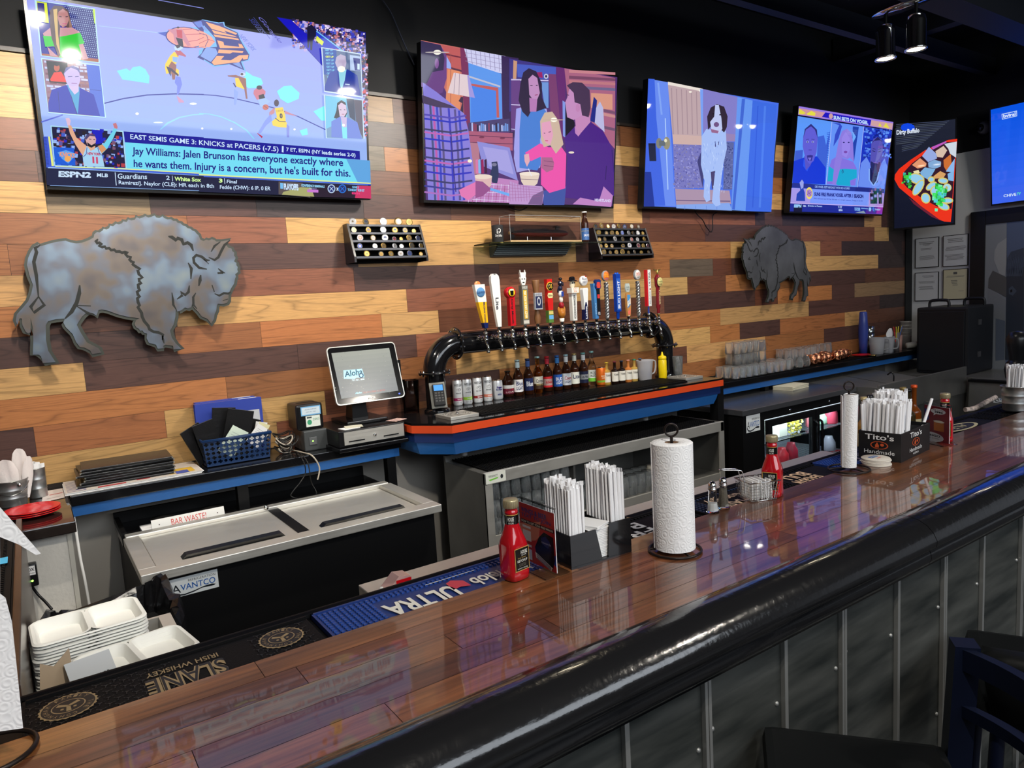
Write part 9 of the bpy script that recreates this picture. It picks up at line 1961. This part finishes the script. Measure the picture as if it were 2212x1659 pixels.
# black napkin and straw caddy
t=thing('napkin_caddy','black napkin and straw caddy beside the near table sign','caddy',(1.14,-2.40,ZB))
RZ=math.radians(-2); MC=Matrix.Translation((1.035,-2.49,ZB))@Matrix.Rotation(RZ,4,'Z')
CA=mat('caddy_black',(0.008,0.008,0.009),.1)
W1,W2,W3=.0,.10,.195; D=.135; hh=.085
m=MB(); m.box(0,W3,0,D,0,.004,CA,M=MC); m.build('base',t)
for (x0,x1) in ((0,.072),(.128,W3)):
 pass
m=MB(); m.prism([MC@Vector(v) for v in ((0,0,.004),(.098,0,.004),(.080,0,hh),(0,0,hh))],MC.to_3x3()@Vector((0,.003,0)),CA); m.build('front_left_panel',t)
m=MB(); m.prism([MC@Vector(v) for v in ((.118,0,.004),(W3,0,.004),(W3,0,hh+.006),(.125,0,hh+.006))],MC.to_3x3()@Vector((0,.003,0)),CA); m.build('front_right_panel',t)
m=MB(); m.box(0,W3,D-.003,D,.004,hh,CA,M=MC); m.build('back_panel',t)
m=MB(); m.box(0,.003,.003,D-.003,.004,hh,CA,M=MC); m.build('left_panel',t)
m=MB(); m.box(W3-.003,W3,.003,D-.003,.004,hh+.004,CA,M=MC); m.build('right_panel',t)
m=MB(); m.box(.058,.060,.003,D-.003,.004,hh,CA,M=MC) ; m.box(.140,.142,.003,D-.003,.004,hh,CA,M=MC); m.build('dividers',t)
straws(.006,.055,.008,.112,.006,.195,7,10,'straws in the left slot of the black caddy','white paper wrapped straw in the left bundle of the black caddy',MC)
straws(.146,.190,.012,.125,.006,.205,7,9,'straws in the right slot of the black caddy','white paper wrapped straw in the right bundle of the black caddy',MC)
for i in range(20):
 m=MB(); M=MC@Matrix.Translation((.1,.055,.0045+i*.0042))@Matrix.Rotation(random.uniform(-.05,.05)+(.0 if i<18 else .35),4,'Z'); w=.036 if i<18 else .030; m.box(-w,w,-.045,.045,0,.0036,PAPER,bev=.001,M=M); tag(m.build('paper_napkin'),'white folded napkin in the black caddy','napkin','napkins in the black caddy')
# salt and pepper
def shaker(px,py,label,fill,frac,rot=0):
 x,y=BT(px,py,.015); t=thing('glass_shaker',label,'shaker',(x,y,ZB))
 def oct_(r,z,e=8): return [(x+r*math.cos(k*PI/4+.2),y+r*math.sin(k*PI/4+.2),ZB+z) for k in range(8)]
 pr=[(.0195,0),(.0205,.004),(.0195,.009),(.0165,.014),(.0145,.03),(.0118,.062),(.0112,.070)]
 m=MB(); V=[];F=[]
 for r,z in pr: V+=oct_(r,z)
 for i in range(len(pr)-1):
  for k in range(8): j=(k+1)%8; F.append((i*8+k,i*8+j,(i+1)*8+j,(i+1)*8+k))
 F.append(tuple(reversed(range(8)))); F.append(tuple((len(pr)-1)*8+k for k in range(8))); m.add(V,F,glassmat('shaker_glass',(0.95,0.97,0.96),0,1.3)); m.build('glass_body',t)
 m=MB(); V=[];F=[]; pf=[(.0155,.006),(.0140,.016),(.0125,.03),(.0105,.05),(.0098,.062)]; pf=[q for q in pf if q[1]<=frac*.07+.001]
 for r,z in pf: V+=oct_(r*.97,z)
 for i in range(len(pf)-1):
  for k in range(8): j=(k+1)%8; F.append((i*8+k,i*8+j,(i+1)*8+j,(i+1)*8+k))
 F.append(tuple(reversed(range(8)))); F.append(tuple((len(pf)-1)*8+k for k in range(8))); m.add(V,F,fill); m.build('contents',t)
 m=MB(); m.lathe([(.0118,.069),(.0128,.070),(.0128,.074),(.0116,.075),(.0122,.077),(.0122,.081),(.0108,.088),(.006,.094),(0,.096)],x,y,ZB,CHROME,18); m.build('shaker_cap',t)
shaker(1540,1110,'glass salt shaker, the nearer of the two shakers, half full of salt',mat('salt',(0.85,0.85,0.83),.9),.48)
shaker(1563,1100,'glass pepper shaker behind the salt shaker',mat('pepper',(0.20,0.17,0.13),.9,noise=.7,nscale=900),.95)
# wire serving baskets
def wirebasket(x,y,rz,w,d,h,label,handle=True,col=None,sc=1.0):
 t=thing('wire_basket',label,'wire basket',(x,y,ZB)); M=Matrix.Translation((x,y,ZB))@Matrix.Rotation(rz,4,'Z')
 def pt(u,v,zz): k=.82+.18*zz/h; return M@Vector((u*w/2*k,v*d/2*k,zz))
 m=MB(); n=11; r=.0007
 for i in range(n):
  u=-1+2*i/(n-1)
  for s in (-1,1): m.tube([pt(u,s,.002),pt(u,s,h)],r,CHROME,4)
  m.tube([pt(u,-1,.002),pt(u,1,.002)],r,CHROME,4)
 for i in range(9):
  v=-1+2*i/8
  for s in (-1,1): m.tube([pt(s,v,.002),pt(s,v,h)],r,CHROME,4)
 for k in range(7):
  zz=.004+(h-.006)*k/6; m.tube([pt(-1,-1,zz),pt(1,-1,zz),pt(1,1,zz),pt(-1,1,zz)],r,CHROME,4,closed=True)
 m.build('wire_mesh',t)
 m=MB(); m.tube([pt(-1.02,-1.02,h),pt(1.02,-1.02,h),pt(1.02,1.02,h),pt(-1.02,1.02,h)],.0018,CHROME,6,closed=True); m.tube([pt(-1,-1,.002),pt(1,-1,.002),pt(1,1,.002),pt(-1,1,.002)],.0015,CHROME,6,closed=True); m.build('rim',t)
 if handle:
  m=MB(); A=[]
  for s in (-1,1): A.append([M@Vector((-w/2*.98,s*.012,h*.4)),M@Vector((-w/2*1.0,s*.012,h)),M@Vector((-w/2*1.12,s*.012,h+.030)),M@Vector((-w/2*1.35,s*.011,h+.038)),M@Vector((-w/2-.070,s*.008,h+.044))])
  loop=A[0]+[M@Vector((-w/2-.078,0,h+.045))]+list(reversed(A[1])); m.tube(smooth(loop,3),.0018,CHROME,6); m.build('long_handle',t)
 return t,M
bx,by=1.84,-2.43
wt,Mw_=wirebasket(bx,by,math.radians(-20),.105,.085,.062,'small chrome wire basket with a handle holding sweetener packets')
for i in range(9):
 m=MB(); M=Mw_@Matrix.Translation((-.034+i*.008,random.uniform(-.006,.006),.004))@Matrix.Rotation(PI/2+random.uniform(-.08,.08),4,'Z')@Matrix.Rotation(random.uniform(-.12,.12),4,'X'); m.box(-.028,.028,-.0012,.0012,0,.058+random.uniform(0,.004),PAPER,M=M)
 for k in range(4): m.box(-.02,.016,-.0016,-.0013,.012+k*.009,.015+k*.009,mat('ink_blue',(0.25,0.27,0.35),.8),M=M)
 tag(m.build('sweetener_packet'),'white sweetener packet in the chrome wire basket','packet','packets in the wire basket')
wirebasket(2.83,-2.40,math.radians(-25),.085,.07,.062,'small chrome wire basket between the black straw box and the far table sign',handle=False)
# coasters
cx,cy=BT(1893,1010,.055)
for i in range(5):
 m=MB(); dx,dy=random.uniform(-.003,.003),random.uniform(-.003,.003); m.lathe([(0,0),(.047,0),(.048,.001),(.048,.0035),(.047,.0045),(0,.0045)],cx+dx,cy+dy,ZB+i*.0048,mat('coaster_cream',(0.62,0.57,0.50),.8),32)
 if i==4:
  f=lambda u,v,h=0: Vector((cx+dx+.04*u,cy+dy+.04*v,ZB+i*.0048+.0046+h)); m.rect(f,PRINT,lin((70,110,170)),-.5,.6,.05,.5,h=.0003); m.text('LAGUNITAS',f,PRINT,lin((225,225,225)),u0=-.4,u1=.5,v0=.16,v1=.38,h=.0006); m.rect(f,PRINT,lin((200,120,110)),-.3,.3,-.35,-.2,h=.0003)
 tag(m.build('beer_coaster'),'round cream beer mat, %s of the pile beside the black straw box'%['lowest','second','middle','fourth','topmost'][i],'coaster','pile of round beer mats')
# black Tito's straw box
bx0=P(1868,985,Z=ZB); bx1=P(1946,1000,Z=ZB); bx2=P(2008,971,Z=ZB)
ex=(bx1-bx0); ey=(bx2-bx1); ang=math.atan2(ey.y,ey.x)
L2=ey.length; L1=ex.length
ax=Vector((math.cos(ang),math.sin(ang),0)); ay=Vector((-math.sin(ang),math.cos(ang),0))
L1=.15; hB=.105
t=thing('straw_box','black cardboard straw and napkin box with white and orange vodka branding','straw box',tuple(bx1))
MT=Matrix(((ax.x,ay.x,0,bx1.x),(ax.y,ay.y,0,bx1.y),(0,0,1,ZB),(0,0,0,1)))
BX=mat('box_black',(0.010,0.010,0.011),.35)
m=MB(); m.box(0,L2,0,.002,0,hB,BX,M=MT); m.box(0,.002,.002,L1,0,hB,BX,M=MT); m.box(L2-.002,L2,.002,L1,0,hB,BX,M=MT); m.box(.002,L2-.002,L1-.002,L1,0,hB,BX,M=MT); m.box(.002,L2-.002,.002,L1-.002,0,.003,BX,M=MT); m.build('box_body',t)
m=MB(); m.box(.10,.102,.002,L1-.002,.003,hB-.004,BX,M=MT); m.box(.21,.212,.002,L1-.002,.003,hB-.004,BX,M=MT); m.build('dividers',t)
m=MB(); OR_=lin((190,80,40)); WH_=lin((225,225,225))
def face(f,wu):
 m.text("Tito's",f,PRINT,WH_,u0=.5-wu,u1=.5+wu,v0=.72,v1=.92,h=.0006,bold=.015)
 m.disc(f,PRINT,OR_,.5,.53,wu*.62,.14,h=.0006,n=24); m.disc(f,PRINT,lin((12,12,12)),.5,.53,wu*.54,.118,h=.0009,n=24); m.add([f(.5+u*wu,.53+v*.12,.0012) for u,v in ((-.28,-.7),(-.02,-.7),(-.02,.1),(-.1,.4),(-.1,.75),(-.2,.75),(-.2,.4),(-.28,.1))],[tuple(range(8))],PRINT,OR_); m.disc(f,PRINT,OR_,.5+.2*wu,.55,.14*wu,.05,h=.0012,n=10)
 m.text('Handmade',f,PRINT,WH_,u0=.5-wu*1.05,u1=.5+wu*1.05,v0=.22,v1=.36,h=.0006); m.text('VODKA',f,PRINT,WH_,u0=.5-wu*.5,u1=.5+wu*.5,v0=.10,v1=.17,h=.0006)
f1=lambda u,v,h=0: MT@Vector((L2*u,-h,hB*v)); f2=lambda u,v,h=0: MT@Vector((-h,L1*(1-u),hB*v))
face(f1,.20); face(f2,.34); m.build('printed_logo',t)
straws(.006,.094,.006,L1-.006,.004,.205,6,9,'straws in the left bay of the black straw box','white paper wrapped straw in the front bundle of the black straw box',MT,spread=.06,rec=.0056)
straws(.108,.205,.05,L1-.006,.004,.225,6,7,'straws in the middle bay of the black straw box','white paper wrapped straw in the rear bundle of the black straw box',MT,spread=.03,rec=.0056)
m=MB(); p0=MT@Vector((.25,.03,.05)); m.tube([p0,p0+Vector((.075,-.01,.14))],.006,STRAW,6); tag(m.build('wrapped_straw'),'single wrapped straw leaning out to the right of the black box','straw')
# far right bucket of straws
x,y=BT(2195,893,.055); x,y=3.86,-2.39
bucket('metal_bucket',x,y,ZB,.062,.115,'grey metal bucket packed with wrapped straws at the right edge of the bar',handle=False,rb=.05)
straws(-.037,.037,-.037,.037,.008,.20,8,6,'straws in the far right bucket','white paper wrapped straw in the far right metal bucket',Matrix.Translation((x,y,ZB)),spread=.06,rec=.0046)
m=MB(); q=P(2190,760,Y=-1.6); m.lathe([(0,0),(.05,0),(.07,.04),(.08,.10),(.07,.15),(.04,.18),(0,.19)],q.x+.06,-1.6,.9005,mat('round_black',(0.01,0.01,0.012),.3),20); m.lathe([(.045,.15),(.06,.26),(.075,.33),(.05,.38),(0,.39)],q.x+.06,-1.6,.9005,_M['round_black'],20); tag(m.build('black_dispenser'),'rounded black dispenser on the counter at the right edge','dispenser')
# twisted bar towel / spoons on ledge at far right
m=MB(); m.tube(smooth([P(x_,y_,Z=ZB) for x_,y_ in ((2085,885),(2105,882),(2120,874),(2135,866),(2150,858))]),.012,mat('twist_towel',(0.55,0.45,0.40),.9,noise=.6,nscale=60),8); tag(m.build('rolled_towel'),'rolled striped towel on the back edge near the far right','towel')
# ============================================================ BAR STOOLS IN FRONT OF THE BAR
SN=mat('stool_navy',(0.003,0.005,0.016),.4,spec=.25); SP=mat('stool_vinyl',(0.004,0.0045,0.005),.5,spec=.2)
def stool_wood(x,y,rz,label):
 """high bar stool seen from behind: curved ladder back on two square posts"""
 t=thing('bar_stool',label,'bar stool',(0,0,0))
 for s in (-1,1):
  m=MB(); m.hexa([(s*.20-.022,-.20,.0),(s*.20+.022,-.20,.0),(s*.20+.022,-.155,.0),(s*.20-.022,-.155,.0),(s*.20-.022,-.245,.99),(s*.20+.022,-.245,.99),(s*.20+.022,-.20,.99),(s*.20-.022,-.20,.99)],SN); m.build('back_post',t,local=True)
  m=MB(); m.box(s*.19-.02,s*.19+.02,.12,.16,0,.70,SN,bev=.003); m.build('front_leg',t,local=True)
 for z0,z1 in ((.94,.985),(.84,.865)):
  m=MB(); n=14; V=[];F=[]
  for i in range(n+1):
   u=-1+2*i/n; x_=u*.178; y_=-.225-.085*(1-u*u)
   V+=[(x_,y_-.012,z0),(x_,y_+.012,z0),(x_,y_+.012,z1),(x_,y_-.012,z1)]
  for i in range(n):
   a=i*4
   for k in range(4): F.append((a+k,a+(k+1)%4,a+4+(k+1)%4,a+4+k))
  F.append((0,1,2,3)); F.append((n*4+3,n*4+2,n*4+1,n*4)); m.add(V,F,SN,smooth=False); m.build('curved_slat',t,local=True)
 m=MB(); m.box(-.21,.21,-.19,.17,.70,.76,SP,bev=.02); m.build('seat',t,local=True)
 for z in (.25,.45):
  m=MB(); m.box(-.17,.17,.13,.15,z,z+.03,SN); m.build('footrest_rail',t,local=True)
 t.location=(x,y,0); t.rotation_euler=(0,0,rz); return t
def stool_pad(x,y,rz,label,h=.96):
 t=thing('bar_stool',label,'bar stool',(0,0,0))
 m=MB(); n=10; V=[];F=[];
 for j,(zz,w) in enumerate(((.70,.19),(.80,.205),(h-.03,.215),(h-.005,.205),(h,.18))):
  for i in range(n+1):
   u=-1+2*i/n; V.append((u*w,-.21-.04*(1-u*u)-(0 if j<4 else -.02),zz+ (.012*(1-u*u) if j>2 else 0)))
  for i in range(n+1):
   u=1-2*i/n; V.append((u*w,-.155-.03*(1-u*u)-(0 if j<4 else .02),zz+(.012*(1-u*u) if j>2 else 0)))
 k=2*(n+1)
 for j in range(4):
  for i in range(k): q=(i+1)%k; F.append((j*k+i,j*k+q,(j+1)*k+q,(j+1)*k+i))
 F.append(tuple(4*k+i for i in range(k))); F.append(tuple(reversed(range(k)))); m.add(V,F,SP,smooth=True); m.build('padded_back',t,local=True)
 m=MB(); m.box(-.21,.21,-.20,.21,.66,.74,SP,bev=.03); m.build('seat',t,local=True)
 for sx in (-1,1):
  for sy in (-1,1):
   m=MB(); m.cyl((sx*.17,sy*.16,.66),(sx*.2,sy*.2,0),.016,SN,8); m.build('leg',t,local=True)
 t.location=(x,y,0); t.rotation_euler=(0,0,rz); return t
stool_wood(1.205,-3.125,math.radians(38.7),'navy bar stool with curved ladder back, nearest one at bottom right')
stool_pad(2.02,-3.20,math.radians(-62),'black padded bar stool behind the navy one at the right edge',h=.86)
for o in bpy.data.objects:
 if '_o' in o: del o['_o']
